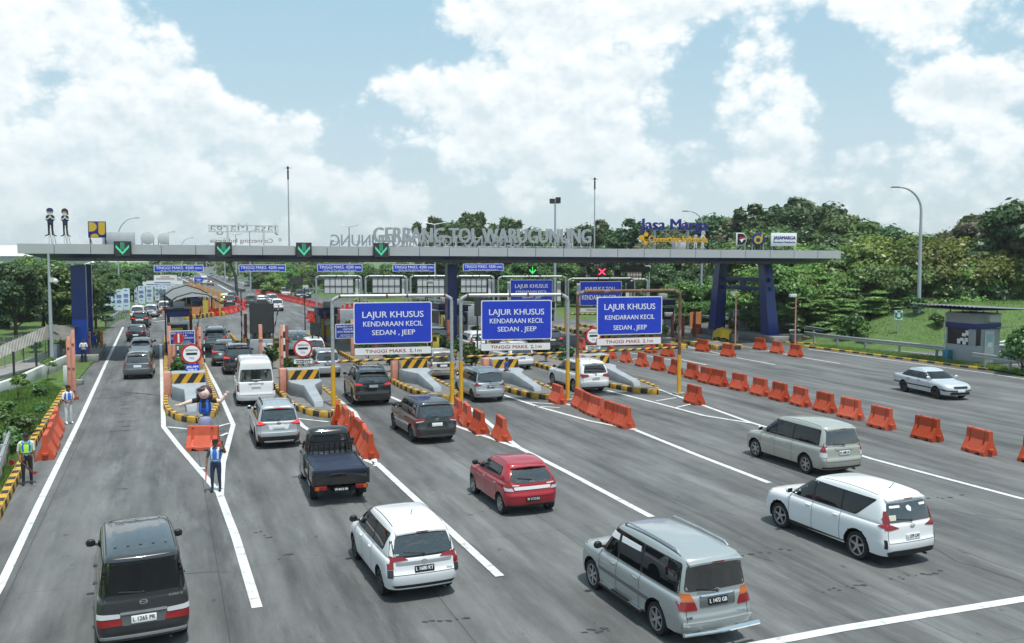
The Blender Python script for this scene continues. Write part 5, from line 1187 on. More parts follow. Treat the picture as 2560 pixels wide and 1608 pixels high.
def lamps_wedge(hw, z0, z1, xin, zin0=None, zin1=None, m='lens_red'):
 zin0 = z0 if zin0 is None else zin0; zin1 = z1 if zin1 is None else zin1
 return ('tail_light', m, [(xin, zin0), (hw + .01, z0), (hw + .01, z1), (xin, zin1)])
# --- grey microvan at the lower left
h = .8325
make_car('microvan', kind='microvan', L=4.165, W=1.665, H=1.915, zb=1.1, hz=.95, hl=.5, wr=.75, rt=.1, tw=.09, r=.3, wb=2.65, fo=.7, rcr=.16, shelf=.02, paint='paint_dark_grey', splits=(.35, -.75), ptext='L 1265 PR', pz=.7, emblem_z=1.0,
         rw=[(-.72, 1.09), (.72, 1.09), (.66, 1.76), (-.66, 1.76)], rwr=.1, rw_m='glass_tint', rw_blacktop=[(-.78, 1.06), (.78, 1.06), (.72, 1.81), (-.72, 1.81)], tailgate=.46, ribs=True, mirror_m='plastic_black', spoiler=False, sho=.0, qslant=.0, qp=.14,
         lamps=[('tail_light', 'lens_red', [(.36, .62), (h + .01, .6), (h + .01, .73), (.38, .73)]), ('reversing_light', 'lens_clear', [(.4, .745), (h + .01, .745), (h + .01, .84), (.4, .82)])],
         side_lamp=[('tail_light', 'lens_red', [(-2.09, .6), (-2.02, .6), (-2.02, .73), (-2.09, .73)])],
         trims=[('chrome_strip', 'chrome', [(-.4, .8), (.4, .8), (.4, .85), (-.4, .85)], .02), ('bumper_strip', 'paint_silver', [(-.74, .36), (.74, .36), (.74, .41), (-.74, .41)], .012), ('reflector', 'lens_red', [(.5, .24), (.74, .24), (.74, .3), (.5, .3)], .01), ('reflector', 'lens_red', [(-.74, .24), (-.5, .24), (-.5, .3), (-.74, .3)], .01), ('plate_recess', 'paint_grey', [(-.36, .6), (.36, .6), (.4, .78), (-.4, .78)], .004)],
         badges=[('LUXIO X', .56, 1.03, .045, 'chrome')])
# --- white compact people carrier
h = .83
make_car('compact_mpv', kind='people_carrier', L=4.07, W=1.665, H=1.6, zb=.95, hz=.82, hl=.78, wr=.82, rt=.3, r=.29, wb=2.525, fo=.77, paint='paint_white', rim='alloy_dark', splits=(.28, -.6), plate='plate_black', ptext='L 1680 KT', pz=.72, emblem_z=.86, rcr=.2, wrise=.05, qslant=.22, qp=.16,
         rw=[(-.66, 1.0), (.66, 1.0), (.57, 1.4), (-.57, 1.4)], rwr=.1, rw_blacktop=[(-.74, .96), (.74, .96), (.64, 1.46), (-.64, 1.46)], antenna=(-.0, -.95, 1.59), mirror_m='plastic_black',
         lamps=[('tail_light', 'lens_red', [(.34, .92), (.66, .9), (.66, 1.0), (.46, .985)]), ('tail_light', 'lens_red', [(.66, .74), (h, .74), (h, 1.04), (.66, 1.0)]), ('reversing_light', 'alloy_dark', [(.67, .58), (h, .56), (h, .72), (.67, .73)])],
         side_lamp=[('tail_light', 'lens_red', [(-2.02, .74), (-1.88, .74), (-1.86, 1.02), (-1.99, 1.04)])],
         trims=[('chrome_strip', 'steel', [(-.6, .83), (.6, .83), (.62, .885), (-.62, .885)], .012), ('bumper_strip', 'plastic_black', [(-.62, .34), (.62, .34), (.7, .4), (-.7, .4)], .008), ('bumper_lip', 'paint_white', [(-.66, .26), (.66, .26), (.7, .33), (-.7, .33)], .03)],
         side_trims=[('window_visor', 'plastic_black', [(.72, 1.22), (.45, 1.42), (-.55, 1.43), (-.55, 1.39), (.42, 1.37), (.7, 1.18)], .035)], badges=[('SIGRA', .56, .66, .035, 'chrome'), ('LENSA', -.6, 1.02, .035, 'text_white')])
# --- silver boxy people carrier
h = .835
make_car('boxy_mpv', kind='people_carrier', L=4.405, W=1.67, H=1.77, zb=1.0, hz=.9, hl=.98, wr=.58, rt=.14, tw=.1, r=.325, wb=2.65, fo=.82, rcr=.13, shelf=.03, paint='paint_silver_green', splits=(.26, -.66), plate='plate_black', ptext='L 1472 GB', pz=.9, qp=.16, qslant=-.03,
         rw=[(-.68, 1.1), (.68, 1.1), (.6, 1.58), (-.6, 1.58)], rwr=.07, rails='steel', bar=True, step=True, tailgate=.52, mirror_m='plastic_black', emblem_z=1.075,
         lamps=[('tail_light', 'lens_red', [(.44, .76), (h + .01, .76), (h + .01, .92), (.5, .92)]), ('turn_light', 'lens_amber', [(.5, .93), (h + .01, .93), (h + .01, 1.07), (.58, 1.07)])],
         side_lamp=[('tail_light', 'lens_red', [(-2.17, .76), (-2.06, .76), (-2.06, .92), (-2.17, .92)]), ('turn_light', 'lens_amber', [(-2.17, .93), (-2.06, .93), (-2.06, 1.07), (-2.16, 1.07)])],
         trims=[('plate_frame', 'paint_grey', [(-.39, .8), (.39, .8), (.39, 1.0), (-.39, 1.0)], .012), ('chrome_strip', 'chrome', [(-.36, .985), (.36, .985), (.36, 1.02), (-.36, 1.02)], .02), ('rear_bumper', 'paint_silver_green', [(-.82, .42), (.82, .42), (.82, .55), (-.82, .55)], .05)],
         side_trims=[('side_moulding', 'paint_grey', [(-1.0, .6), (1.0, .6), (1.0, .68), (-1.0, .68)], .015), ('window_visor', 'pure_white', [(.72, 1.38), (.6, 1.52), (.32, 1.52), (.32, 1.4)], .02), ('window_visor', 'pure_white', [(.2, 1.4), (.2, 1.52), (-.56, 1.52), (-.56, 1.42)], .02)], badges=[('KIJANG', .52, .64, .04, 'chrome'), ('LGX', -.62, .62, .045, 'seam')])
# --- white angular people carrier
h = .875
make_car('angular_mpv', kind='people_carrier', L=4.6, W=1.75, H=1.73, zb=1.03, hz=.92, hl=1.02, wr=.86, rt=.32, r=.345, wb=2.775, fo=.86, paint='paint_white', splits=(.2, -.78), ptext='L 1279 CAV', pz=.74, wrise=.03, rcr=.24, spokes=5, wtop=.0,
         rw=[(-.74, 1.08), (.74, 1.08), (.6, 1.5), (-.6, 1.5)], rwr=.05, qslant=.55, qp=.22, antenna=(0, -1.5, 1.7),
         lamps=[('tail_light', 'lens_red', [(.4, .96), (.66, .92), (h + .02, .92), (h, 1.06), (.62, 1.04)]), ('tail_light', 'lens_red', [(.64, 1.02), (.82, 1.04), (.735, 1.34), (.66, 1.34)])],
         side_lamp=[('tail_light', 'lens_red', [(-2.26, .93), (-1.95, 1.0), (-2.1, 1.05), (-2.2, 1.06)]), ('tail_light', 'lens_red', [(-2.2, 1.08), (-2.06, 1.08), (-2.0, 1.34), (-2.08, 1.34)])],
         trims=[('rear_diffuser', 'plastic_black', [(-.66, .25), (.66, .25), (.74, .4), (.6, .44), (-.6, .44), (-.74, .4)], .02), ('bumper_vent', 'plastic_black', [(.74, .48), (.85, .52), (.85, .7), (.74, .7)], .01), ('bumper_vent', 'plastic_black', [(-.85, .52), (-.74, .48), (-.74, .7), (-.85, .7)], .01),
    ('window_sticker', 'pure_white', [(-.56, 1.4), (-.26, 1.4), (-.26, 1.45), (-.56, 1.45)], .009), ('window_sticker', 'pure_white', [(.36, 1.4), (.56, 1.4), (.56, 1.45), (.36, 1.45)], .009), ('window_sticker', 'cream', [(-.62, 1.13), (-.45, 1.13), (-.43, 1.25), (-.63, 1.25)], .009), ('window_sticker', 'pure_white', [(-.06, 1.33), (.05, 1.29), (.08, 1.38), (0, 1.44), (-.08, 1.41)], .009)],
         side_trims=[('sill_trim', 'plastic_black', [(-1.0, .28), (1.05, .28), (1.05, .36), (-1.0, .36)], .012)], emblem_z=.98)
# --- champagne people carrier
h = .885
make_car('large_mpv', kind='people_carrier', L=4.555, W=1.77, H=1.75, zb=1.02, hz=.88, hl=.95, wr=.85, rt=.24, tw=.12, r=.325, wb=2.75, fo=.84, paint='paint_champagne', splits=(.3, -.62), ptext='N 1688 UF', pz=.84, rcr=.2, qp=.18, qslant=-.02,
         rw=[(-.7, 1.1), (.7, 1.1), (.6, 1.54), (-.6, 1.54)], handle_m='chrome', emblem_z=1.04, tailgate=.55,
         lamps=[('tail_light', 'lens_red', [(.7, .88), (h, .86), (h, 1.2), (.77, 1.24)]), ('reversing_light', 'lens_clear', [(.68, .72), (h, .7), (h, .85), (.7, .87)])],
         side_lamp=[('tail_light', 'lens_red', [(-2.24, .86), (-2.02, .9), (-2.08, 1.22), (-2.18, 1.24)]), ('reversing_light', 'lens_clear', [(-2.24, .7), (-2.02, .72), (-2.02, .88), (-2.24, .85)])],
         trims=[('chrome_strip', 'paint_champagne', [(-.36, .95), (.36, .95), (.36, 1.0), (-.36, 1.0)], .03), ('rear_diffuser', 'plastic_black', [(-.8, .26), (.8, .26), (.8, .38), (-.8, .38)], .012)],
         side_trims=[('side_moulding', 'paint_champagne', [(-1.0, .6), (1.05, .6), (1.05, .65), (-1.0, .65)], .014)])
# --- red hatchback
h = .84
make_car('hatchback', kind='hatchback', L=3.61, W=1.68, H=1.485, zb=.95, hz=.84, hl=.78, wr=.82, rt=.42, tw=.15, r=.285, wb=2.345, fo=.68, paint='paint_red', splits=(-.1,), plate='plate_black', ptext='W 1173 BO', pz=.5, emblem_z=.965, rcr=.24, wrise=.1, spokes=6, qslant=-.02, qp=.3, handles=(-.0, -.9), mirror_m='plastic_black', handle_m='chrome', doors=(.78, -.12, -.98),
         rw=[(-.46, .94), (.46, .94), (.66, 1.03), (.5, 1.3), (-.5, 1.3), (-.66, 1.03)], rwr=.05, tailgate=.56, rails=None,
         lamps=[('tail_light', 'lens_red', [(.62, .84), (h, .82), (h, 1.06), (.72, 1.04), (.6, .9)]), ('reversing_light', 'lens_clear', [(.55, .74), (h, .74), (h, .81), (.62, .83)])],
         side_lamp=[('tail_light', 'lens_red', [(-1.78, .82), (-1.52, .86), (-1.6, 1.0), (-1.7, 1.06)]), ('reversing_light', 'lens_clear', [(-1.78, .74), (-1.6, .76), (-1.54, .85), (-1.78, .81)])],
         trims=[('white_strip', 'pure_white', [(-.54, .76), (.54, .76), (.56, .85), (-.56, .85)], .012), ('rear_diffuser', 'plastic_black', [(-.7, .25), (.7, .25), (.74, .34), (-.74, .34)], .012), ('window_sticker', 'pure_white', [(.44, .885), (.66, .9), (.66, .925), (.44, .91)], .012), ('window_sticker', 'pure_white', [(-.6, .885), (-.4, .875), (-.4, .9), (-.6, .91)], .012)])
# --- silver sport utility car and its kin
h = .8475
make_car('suv', kind='suv', L=4.435, W=1.7, H=1.69, zb=1.04, hz=.96, hl=1.0, wr=.8, rt=.28, tw=.13, r=.35, wb=2.685, fo=.82, paint='paint_silver', rim='alloy_dark', splits=(.2, -.68), pz=.86, ribs=True, rails='plastic_black', emblem_z=.985, wrise=.05, rcr=.24,
         rw=[(-.66, 1.1), (.66, 1.1), (.56, 1.46), (-.56, 1.46)], rw_blacktop=[(-.68, 1.08), (.68, 1.08), (.58, 1.54), (-.58, 1.54)],
         lamps=[('tail_light', 'lens_red_lit', [(.4, 1.0), (h + .02, .93), (h + .02, 1.06), (.6, 1.03)]), ('reversing_light', 'alloy_dark', [(.45, .965), (h + .02, .88), (h + .02, .92), (.5, .985)])], side_lamp=[('tail_light', 'lens_red_lit', [(-2.19, .93), (-1.95, 1.02), (-2.0, 1.08), (-2.17, 1.06)])],
         trims=[('plate_recess', 'pure_white', [(-.34, .76), (.34, .76), (.4, .93), (-.4, .93)], .008), ('rear_bumper', 'plastic_black', [(-.84, .3), (.84, .3), (.84, .66), (.66, .5), (-.66, .5), (-.84, .66)], .014), ('skid_plate', 'paint_pale_silver', [(-.5, .25), (.5, .25), (.56, .33), (-.56, .33)], .03), ('reflector', 'lens_red', [(.6, .44), (.78, .46), (.78, .52), (.6, .48)], .02), ('reflector', 'lens_red', [(-.78, .46), (-.6, .44), (-.6, .48), (-.78, .52)], .02)],
         side_trims=[('sill_trim', 'plastic_black', [(-1.0, .28), (1.0, .28), (1.0, .38), (-1.0, .38)], .012)], braking=True)
# --- dark grey people carrier
h = .875
make_car('sleek_mpv', kind='people_carrier', L=4.475, W=1.75, H=1.69, zb=1.01, hz=.92, hl=.95, wr=.86, rt=.28, r=.33, wb=2.75, fo=.82, paint='paint_dark_grey', rim='alloy_dark', splits=(.22, -.72), pz=.78, emblem_z=.985, rcr=.22, qslant=-.12, qp=.3, wrise=.04, spokes=5,
         rw=[(-.72, 1.06), (.72, 1.06), (.6, 1.5), (-.6, 1.5)], rw_blacktop=[(-.74, 1.04), (.74, 1.04), (.62, 1.54), (-.62, 1.54)],
         lamps=[('tail_light', 'lens_red', [(.44, .96), (h + .02, .9), (h + .02, 1.03), (.6, 1.02)]), ('reversing_light', 'lens_clear', [(.52, .92), (h, .85), (h, .89), (.56, .94)])], side_lamp=[('tail_light', 'lens_red', [(-2.2, .9), (-1.98, .98), (-2.0, 1.03), (-2.18, 1.03)])],
         trims=[('lamp_bar', 'plastic_black', [(-.5, .955), (.5, .955), (.5, 1.015), (-.5, 1.015)], .014), ('plate_recess', 'plastic_black', [(-.5, .62), (.5, .62), (.34, .88), (-.34, .88)], .004), ('rear_diffuser', 'paint_grey', [(-.8, .24), (-.3, .3), (.3, .3), (.8, .24), (.84, .33), (.3, .38), (-.3, .38), (-.84, .33)], .02), ('reflector', 'lens_red', [(.66, .42), (.82, .42), (.82, .47), (.66, .47)], .012), ('reflector', 'lens_red', [(-.82, .42), (-.66, .42), (-.66, .47), (-.82, .47)], .012)])
# --- black large suv
h = .93
make_car('large_suv', kind='suv', L=4.795, W=1.86, H=1.83, zb=1.15, hz=1.05, hl=1.15, wr=.75, rt=.34, tw=.14, r=.39, wb=2.745, fo=.92, paint='paint_black', rim='alloy_dark', splits=(.14, -.8), pz=1.0, ribs=True, rails='plastic_black', wrise=.08, rcr=.22, tw_=.24,
         rw=[(-.74, 1.2), (.74, 1.2), (.6, 1.58), (-.6, 1.58)],
         lamps=[('tail_light', 'lens_red_lit', [(.5, 1.06), (h + .02, 1.04), (h + .02, 1.16), (.62, 1.13)])], side_lamp=[('tail_light', 'lens_red_lit', [(-2.36, 1.05), (-2.1, 1.08), (-2.12, 1.14), (-2.34, 1.16)])],
         trims=[('chrome_strip', 'plastic_black', [(-.5, 1.08), (.5, 1.08), (.5, 1.13), (-.5, 1.13)], .014), ('reflector', 'lens_red', [(.66, .5), (.84, .5), (.84, .55), (.66, .55)], .012), ('reflector', 'lens_red', [(-.84, .5), (-.66, .5), (-.66, .55), (-.84, .55)], .012), ('bumper_step', 'plastic_black', [(-.84, .58), (.84, .58), (.84, .62), (-.84, .62)], .02)], braking=True, step=True)
# --- silver older people carrier
h = .83
make_car('small_mpv', kind='people_carrier', L=4.19, W=1.66, H=1.68, zb=1.0, hz=.87, hl=.88, wr=.8, rt=.22, r=.3, wb=2.655, fo=.76, paint='paint_silver', rim='alloy_dark', splits=(.28, -.64), plate='plate_black', ptext='L 1848 YN', pz=.82, ribs=True, emblem_z=.98, rcr=.2, qp=.16,
         rw=[(-.66, 1.07), (.66, 1.07), (.56, 1.48), (-.56, 1.48)], rw_blacktop=[(-.68, 1.05), (.68, 1.05), (.58, 1.53), (-.58, 1.53)],
         lamps=[('reversing_light', 'lens_clear', [(.7, 1.0), (.8, 1.0), (.76, 1.24), (.68, 1.24)]), ('tail_light', 'lens_red', [(.44, .88), (h + .01, .84), (h + .01, 1.0), (.66, .98)])], side_lamp=[('tail_light', 'lens_red', [(-2.06, .84), (-1.85, .9), (-1.9, 1.0), (-2.04, 1.0)]), ('reversing_light', 'lens_clear', [(-2.03, 1.0), (-1.9, 1.0), (-1.9, 1.22), (-1.98, 1.24)])],
         trims=[('rear_diffuser', 'paint_silver', [(-.74, .27), (.74, .27), (.78, .35), (-.78, .35)], .02), ('reflector', 'lens_red', [(.6, .42), (.76, .42), (.76, .46), (.6, .46)], .01), ('reflector', 'lens_red', [(-.76, .42), (-.6, .42), (-.6, .46), (-.76, .46)], .01)])
# --- beige-silver old station wagon
h = .845
make_car('old_wagon', kind='people_carrier', L=4.5, W=1.69, H=1.77, zb=1.05, hz=.95, hl=1.05, wr=.6, rt=.16, tw=.1, r=.34, wb=2.68, fo=.86, paint='paint_beige_silver', splits=(.2, -.68), pz=.86, rcr=.12, shelf=.03, qslant=-.02, qp=.16, mirror_m='plastic_black',
         rw=[(-.66, 1.1), (.66, 1.1), (.58, 1.5), (-.58, 1.5)], lamps=[('tail_light', 'lens_red', [(.7, .84), (h + .01, .84), (h + .01, 1.08), (.7, 1.08)])], side_lamp=[('tail_light', 'lens_red', [(-2.22, .84), (-2.14, .84), (-2.14, 1.08), (-2.2, 1.08)])],
         trims=[('rear_bumper', 'chrome', [(-.8, .45), (.8, .45), (.8, .62), (-.8, .62)], .05), ('plate_recess', 'plastic_black', [(-.4, .78), (.4, .78), (.42, .98), (-.42, .98)], .006)], side_trims=[('side_stripe', 'paint_grey', [(-1.3, .5), (1.3, .5), (1.3, .64), (-1.3, .64)], .004)])
# --- white van with a high roof
h = .94
make_car('high_van', kind='van', L=5.1, W=1.9, H=2.28, zb=1.2, hz=1.0, hl=.6, wr=.75, rt=.14, tw=.12, r=.34, wb=3.0, fo=1.0, rcr=.14, shelf=.03, paint='paint_white', rim='alloy', splits=(.75, -.75), pz=1.0, qp=.22, qslant=.0, wtop=0, spoiler=False, emblem_z=1.2,
         rw=[(-.79, 1.22), (.79, 1.22), (.72, 1.82), (-.72, 1.82)], rwr=.1, ribs=True, mirror_m='plastic_black', tailgate=.56,
         lamps=[('tail_light', mat('lens_dark', (.05, .006, .008), .15, coat=.8).name, [(.82, .76), (h + .01, .76), (h + .0, 1.42), (.82, 1.42)])], side_lamp=[('tail_light', 'lens_dark', [(-2.53, .76), (-2.42, .76), (-2.42, 1.4), (-2.5, 1.4)])],
         trims=[('chrome_strip', 'steel', [(-.36, 1.1), (.36, 1.1), (.36, 1.15), (-.36, 1.15)], .02), ('window_sticker', 'pure_white', [(-.22, 1.285), (.22, 1.285), (.22, 1.32), (-.22, 1.32)], .009)])
# --- white crossover with red lamps
h = .908
make_car('crossover', kind='people_carrier', L=4.7, W=1.816, H=1.74, zb=1.04, hz=.94, hl=1.02, wr=.9, rt=.36, r=.34, wb=2.75, fo=.9, paint='paint_white', splits=(.16, -.8), ptext='L 1525 MQ', pz=.84, wrise=.08, rcr=.26, emblem_z=1.02, qslant=-.14, qp=.34, mirror_m='plastic_black', rails='steel', antenna=(0, -1.5, 1.72),
         rw=[(-.7, 1.1), (.7, 1.1), (.58, 1.5), (-.58, 1.5)], lamps=[('tail_light', 'lens_red', [(.4, .93), (h + .02, .84), (h + .02, 1.08), (.44, 1.03)])], side_lamp=[('tail_light', 'lens_red', [(-2.3, .9), (-2.02, .98), (-2.06, 1.06), (-2.28, 1.08)])],
         trims=[('rear_diffuser', 'plastic_black', [(-.76, .24), (.76, .24), (.8, .38), (-.8, .38)], .014)], side_trims=[('sill_trim', 'plastic_black', [(-1.0, .28), (1.0, .28), (1.0, .36), (-1.0, .36)], .012)])
# --- silver saloon
h = .8475
make_car('saloon', kind='saloon_car', L=4.53, W=1.695, H=1.41, zb=.91, hz=.78, hl=1.2, wr=.72, rt=.5, tw=.16, r=.3, wb=2.58, fo=.9, paint='paint_pale_silver', rim='alloy_dark', spokes=5, splits=(-.05, -.9), trunk=.62, zdeck=.95, pz=.6, rcr=.28, qp=-.02, qslant=-.28, wrise=.0, spoiler=False, handle_m='plastic_black',
         rw=[(-.6, 1.0), (.6, 1.0), (.5, 1.3), (-.5, 1.3)], head=[(.4, .56), (.78, .56), (.8, .68), (.4, .68)],
         lamps=[('tail_light', 'lens_red', [(.4, .7), (h + .01, .7), (h + .01, .86), (.4, .86)])], side_trims=[('side_moulding', 'plastic_black', [(-2.1, .5), (2.0, .5), (2.0, .56), (-2.1, .56)], .014)],
         front_trims=[('bumper_strip', 'plastic_black', [(-.8, .47), (.8, .47), (.8, .52), (-.8, .52)], .02)], trims=[('bumper_strip', 'plastic_black', [(-.8, .5), (.8, .5), (.8, .56), (-.8, .56)], .014)])
# --- dark grey older hatch wagon
h = .845
make_car('hatch_wagon', kind='people_carrier', L=4.18, W=1.69, H=1.575, zb=.96, hz=.86, hl=.85, wr=.85, rt=.36, r=.3, wb=2.6, fo=.8, paint='paint_grey', splits=(.2, -.66), pz=.8, rcr=.26, rw=[(-.64, 1.02), (.64, 1.02), (.54, 1.38), (-.54, 1.38)], mirror_m='plastic_black', emblem_z=.98,
         lamps=[('tail_light', 'lens_red', [(.6, .86), (h + .01, .84), (h - .02, 1.12), (.68, 1.1)])], side_lamp=[('tail_light', 'lens_red', [(-2.06, .84), (-1.86, .9), (-1.9, 1.1), (-2.02, 1.12)])], trims=[('rear_bumper', 'paint_grey', [(-.8, .42), (.8, .42), (.8, .58), (-.8, .58)], .03), ('bumper_strip', 'plastic_black', [(-.74, .27), (.74, .27), (.74, .35), (-.74, .35)], .01)])
# --- black pickup with a tarpaulin over its bed
h = .83
root, S = make_car('pickup', kind='pickup_truck', L=1.9, W=1.66, H=1.86, zb=1.1, hz=.95, hl=.42, wr=.7, rt=.08, tw=.12, r=.3, wb=2.65, fo=.6, paint='paint_black', rim='alloy', splits=(), rcr=.12, shelf=.02, qp=.1, qslant=0, spoiler=False, wiper=False, mirror_m='plastic_black', handles=(-.55,), doors=(.4, -.8), black_pillars=False,
                   rw=[(-.5, 1.22), (.5, 1.22), (.46, 1.6), (-.46, 1.6)], lamps=[('cab_vent', 'plastic_black', [(.6, 1.4), (.66, 1.4), (.66, 1.5), (.6, 1.5)])], pz=-9, tailgate=.62)
S['yra'] = S['yfa'] - 2.65; yb0, yb1 = -1.02, -3.35
q = MB(); ym = (yb0 + yb1) / 2; bw = 1.62; q.box((0, ym, .68), (bw, yb0 - yb1, .08)); q.box((0, yb1, .86), (bw, .05, .44)); q.box((0, yb0, .86), (bw, .05, .44)); [q.box((s * (bw / 2 - .02), ym, .86), (.05, yb0 - yb1, .44)) for s in (-1, 1)]
[q.box((s * (bw / 2), y, .86), (.07, .07, .46)) for s in (-1, 1) for y in (yb0 + .05, yb1 - .0, ym)]; q.box((-.8, ym - .05, .47), (.04, 1.0, .12)); q.build('cargo_bed', 'paint_black', root, bevel=.008)
vs = []; fs = []; nx, ny = 10, 14
for j in range(ny + 1):
 for i in range(nx + 1): x = -bw / 2 - .02 + (bw + .04) * i / nx; y = yb1 - .04 + (yb0 - yb1 + .08) * j / ny; e = i in (0, nx) or j in (0, ny); vs.append((x, y, (1.0 if e else 1.1) + (0 if e else .02 * math.sin(j * 1.4) + .012 * math.sin(i * 2.2 + j))))
for j in range(ny):
 for i in range(nx): a = j * (nx + 1) + i; fs.append((a, a + 1, a + nx + 2, a + nx + 1))
q = MB(); q.add(vs, fs); q.build('tarpaulin', mat('tarp_navy', (.014, .02, .045), .5, noise=.2, nscale=3), root, smooth=True)
q = MB(); q.box((0, yb1 - .02, 1.04), (bw, .06, .12)); q.build('tarpaulin_edge', 'tarp_navy', root, bevel=.02)
for s in (-1, 1):
 q = MB(); q.box((s * .6, yb1 - .05, .56), (.36, .05, .12)); l = q.build('tail_light', 'lens_red', root, bevel=.01); q = MB(); q.box((s * .7, yb1 - .08, .56), (.1, .02, .1)); q.build('turn_light', 'lens_amber', l)
 q = MB(); q.box((s * .74, S.yra - .45, .35), (.22, .02, .34)); q.build('mud_flap', 'rubber', root)
q = MB(); q.box((0, yb1 - .05, .5), (.43, .014, .135)); pl = q.build('number_plate', 'plate_black', root); lettering('W 8415 PB', 'text_white', pl, (0, yb1 - .062, .47), .07, .38, .001, .002)
q = MB(); [q.box((s * .36, -1.6, .48), (.09, 3.4, .14)) for s in (-1, 1)]; q.cyl((-.7, S.yra, .3), (.7, S.yra, .3), .07); q.ball((0, S.yra, .3), .16); q.tube([(.3, -2.4, .36), (.3, -3.3, .36)], .03); q.build('chassis', 'rubber', root)
q = MB(); [q.box((x, -.93, 1.15), (.03, .05, .5)) for x in np.linspace(-.7, .7, 9)]; q.box((0, -.93, 1.4), (1.5, .04, .04)); q.build('cab_guard', 'plastic_black', root)
# ------------------------------------------------------------------ the vehicles where they stand
car("microvan", 355, 1389, 25, 'dark grey microvan seen from behind at the lower left, silver reflecting roof', 'van', anchor=(0, -1.95, 1.83), name='microvan')
car('compact_mpv', 951, 1486, 22.5, 'white people carrier in the lower middle with black plate L 1680 KT', 'car')
car('boxy_mpv', 1640, 1587, 22.5, 'silver green boxy people carrier with roof rails and a chrome rear bar', 'car')
car('angular_mpv', 2141, 1398, 23.5, 'white people carrier at the right with stickers on its dark rear window', 'car')
car('large_mpv', 2013, 1184, 21.5, 'champagne silver people carrier at the right in front of the barrier row', 'car')
car('hatchback', 1250, 1284, 21.5, 'small red hatchback with a white strip across its tailgate', 'car')
car('pickup', 776, 1247, 19, 'black pickup truck with a dark blue tarpaulin over its bed', 'pickup')
car('suv', 640, 1115, 20, 'silver sport utility car with lit orange red tail lights beside the left island', 'car')
car('sleek_mpv', 1028, 1104, 22, 'dark grey people carrier coming up to the left near gate', 'car')
car('large_suv', 882, 1010, 18, 'black large utility car under the left height gate bar', 'car')
car('small_mpv', 1180, 1004, 20, 'silver people carrier with black plate under the middle height gate bar', 'car')
car('old_wagon', 1068, 947, 19, 'beige silver old wagon with a chrome bumper behind the left height gate', 'car')
car('high_van', 592, 1010, 19, 'tall white van with a high roof in the second lane', 'van')
car('crossover', 1434, 980, 22, 'white people carrier with red lamps passing under the rusty height gate', 'car')
car('angular_mpv', 1168, 886, 19, 'white people carrier behind the middle blue sign, its left rear lamp showing', 'car', ptext='')
car('crossover', 1323, 920, 20, 'white car mostly hidden by the middle sign, its bumper corner showing', 'car', anchor='rr')
car('large_suv', 1395, 878, 20, 'black car at the right edge of the middle blue sign', 'car', anchor='rr', group=None)
car('sleek_mpv', 1118, 868, 20, 'black car half hidden behind the right edge of the left blue sign', 'car', paint='black', anchor='rr')
car('hatch_wagon', 311, 947, 19, 'dark grey car last in the queue of the left lane', 'car')
car('hatchback', 324, 897, 19, 'white hatchback in the left lane ahead of the dark grey car', 'car', paint='white')
car('saloon', 318, 853, 17, 'black saloon in the left lane ahead of the white hatchback', 'car', paint='black')
car('suv', 331, 819, 17, 'black sport utility car with red lamps ahead of the saloon in the left lane', 'car', paint='black')
car('suv', 327, 800, 17, 'white car nearly hidden ahead of the black one with red lamps', 'car', paint='white')
car('compact_mpv', 361, 794, 17, 'white car at the bend where the left lane starts', 'car', paint='pale_silver')
car('compact_mpv', 395, 783, 17, 'white people carrier by the man in orange at the far left', 'car')
car('large_suv', 560, 934, 19, 'black utility car just ahead of the tall white van', 'car')
car('suv', 531, 914, 18, 'grey sport utility car ahead of the black one in the second lane', 'car', paint='grey')
car('large_suv', 510, 876, 16, 'grey utility car at the head of the second lane by the toll booth', 'car', paint='silver')
car('angular_mpv', 716, 885, 18, 'white people carrier at the head of the third lane', 'car')
car('compact_mpv', 757, 901, 18, 'low white car second in the third lane behind the round sign', 'car')
car('small_mpv', 785, 942, 18, 'silver people carrier last in the third lane behind the yellow post', 'car', paint='silver')
car('pickup', 812, 809, 21, 'black pickup far beyond the booths beside the red barriers', 'pickup', anchor='fl')
car('hatchback', 546, 760, 20, 'small yellow hatchback far beyond the booths', 'car', paint='yellow')
car('suv', 560, 767, 18, 'dark grey utility car beside the curved red barriers', 'car', paint='dark_grey')
car('suv', 568, 756, 19, 'dark car just ahead of the utility car by the curved red barriers', 'car', paint='black')
car('boxy_mpv', 614, 767, 19, 'black boxy car in the middle of the far plaza', 'car', paint='black')
car('saloon', 641, 761, 19, 'silver grey saloon above the dark display panel', 'car', paint='silver')
car('saloon', 585, 755, 60, 'low white car turning in front of the far median', 'car', paint='white', anchor='rc')
car('small_mpv', 668, 762, 25, 'silver people carrier beside the start of the far red barrier row', 'car', paint='silver')
car('suv', 678, 778, 18, 'white sport utility car right of the dark display panel', 'car', paint='white')
far_cars = [(690, 737, 200, 'large_mpv', 'silver', 'oncoming silver car with bright front, first right of the far red row'), (716, 743, 200, 'large_mpv', 'champagne', 'oncoming tan people carrier beyond the far red row'), (754, 750, 200, 'suv', 'dark_grey', 'oncoming dark car nearest the far gate post'), (768, 746, 200, 'suv', 'blue_grey', 'oncoming blue grey car overtaking the nearest oncoming one'),
   (622, 717, 200, 'saloon', 'blue_grey', 'oncoming dark blue saloon by the small blue arrow sign'), (579, 702, 200, 'suv', 'grey', 'oncoming grey car between the far lamp posts'), (529, 691, 200, 'saloon', 'grey', 'farthest oncoming car on the highway, small and grey')]
for (x, y, hd, k, p, lb) in far_cars: car(k, x, y, hd, lb, 'car', paint=p, anchor='fc', group='oncoming cars on the highway')
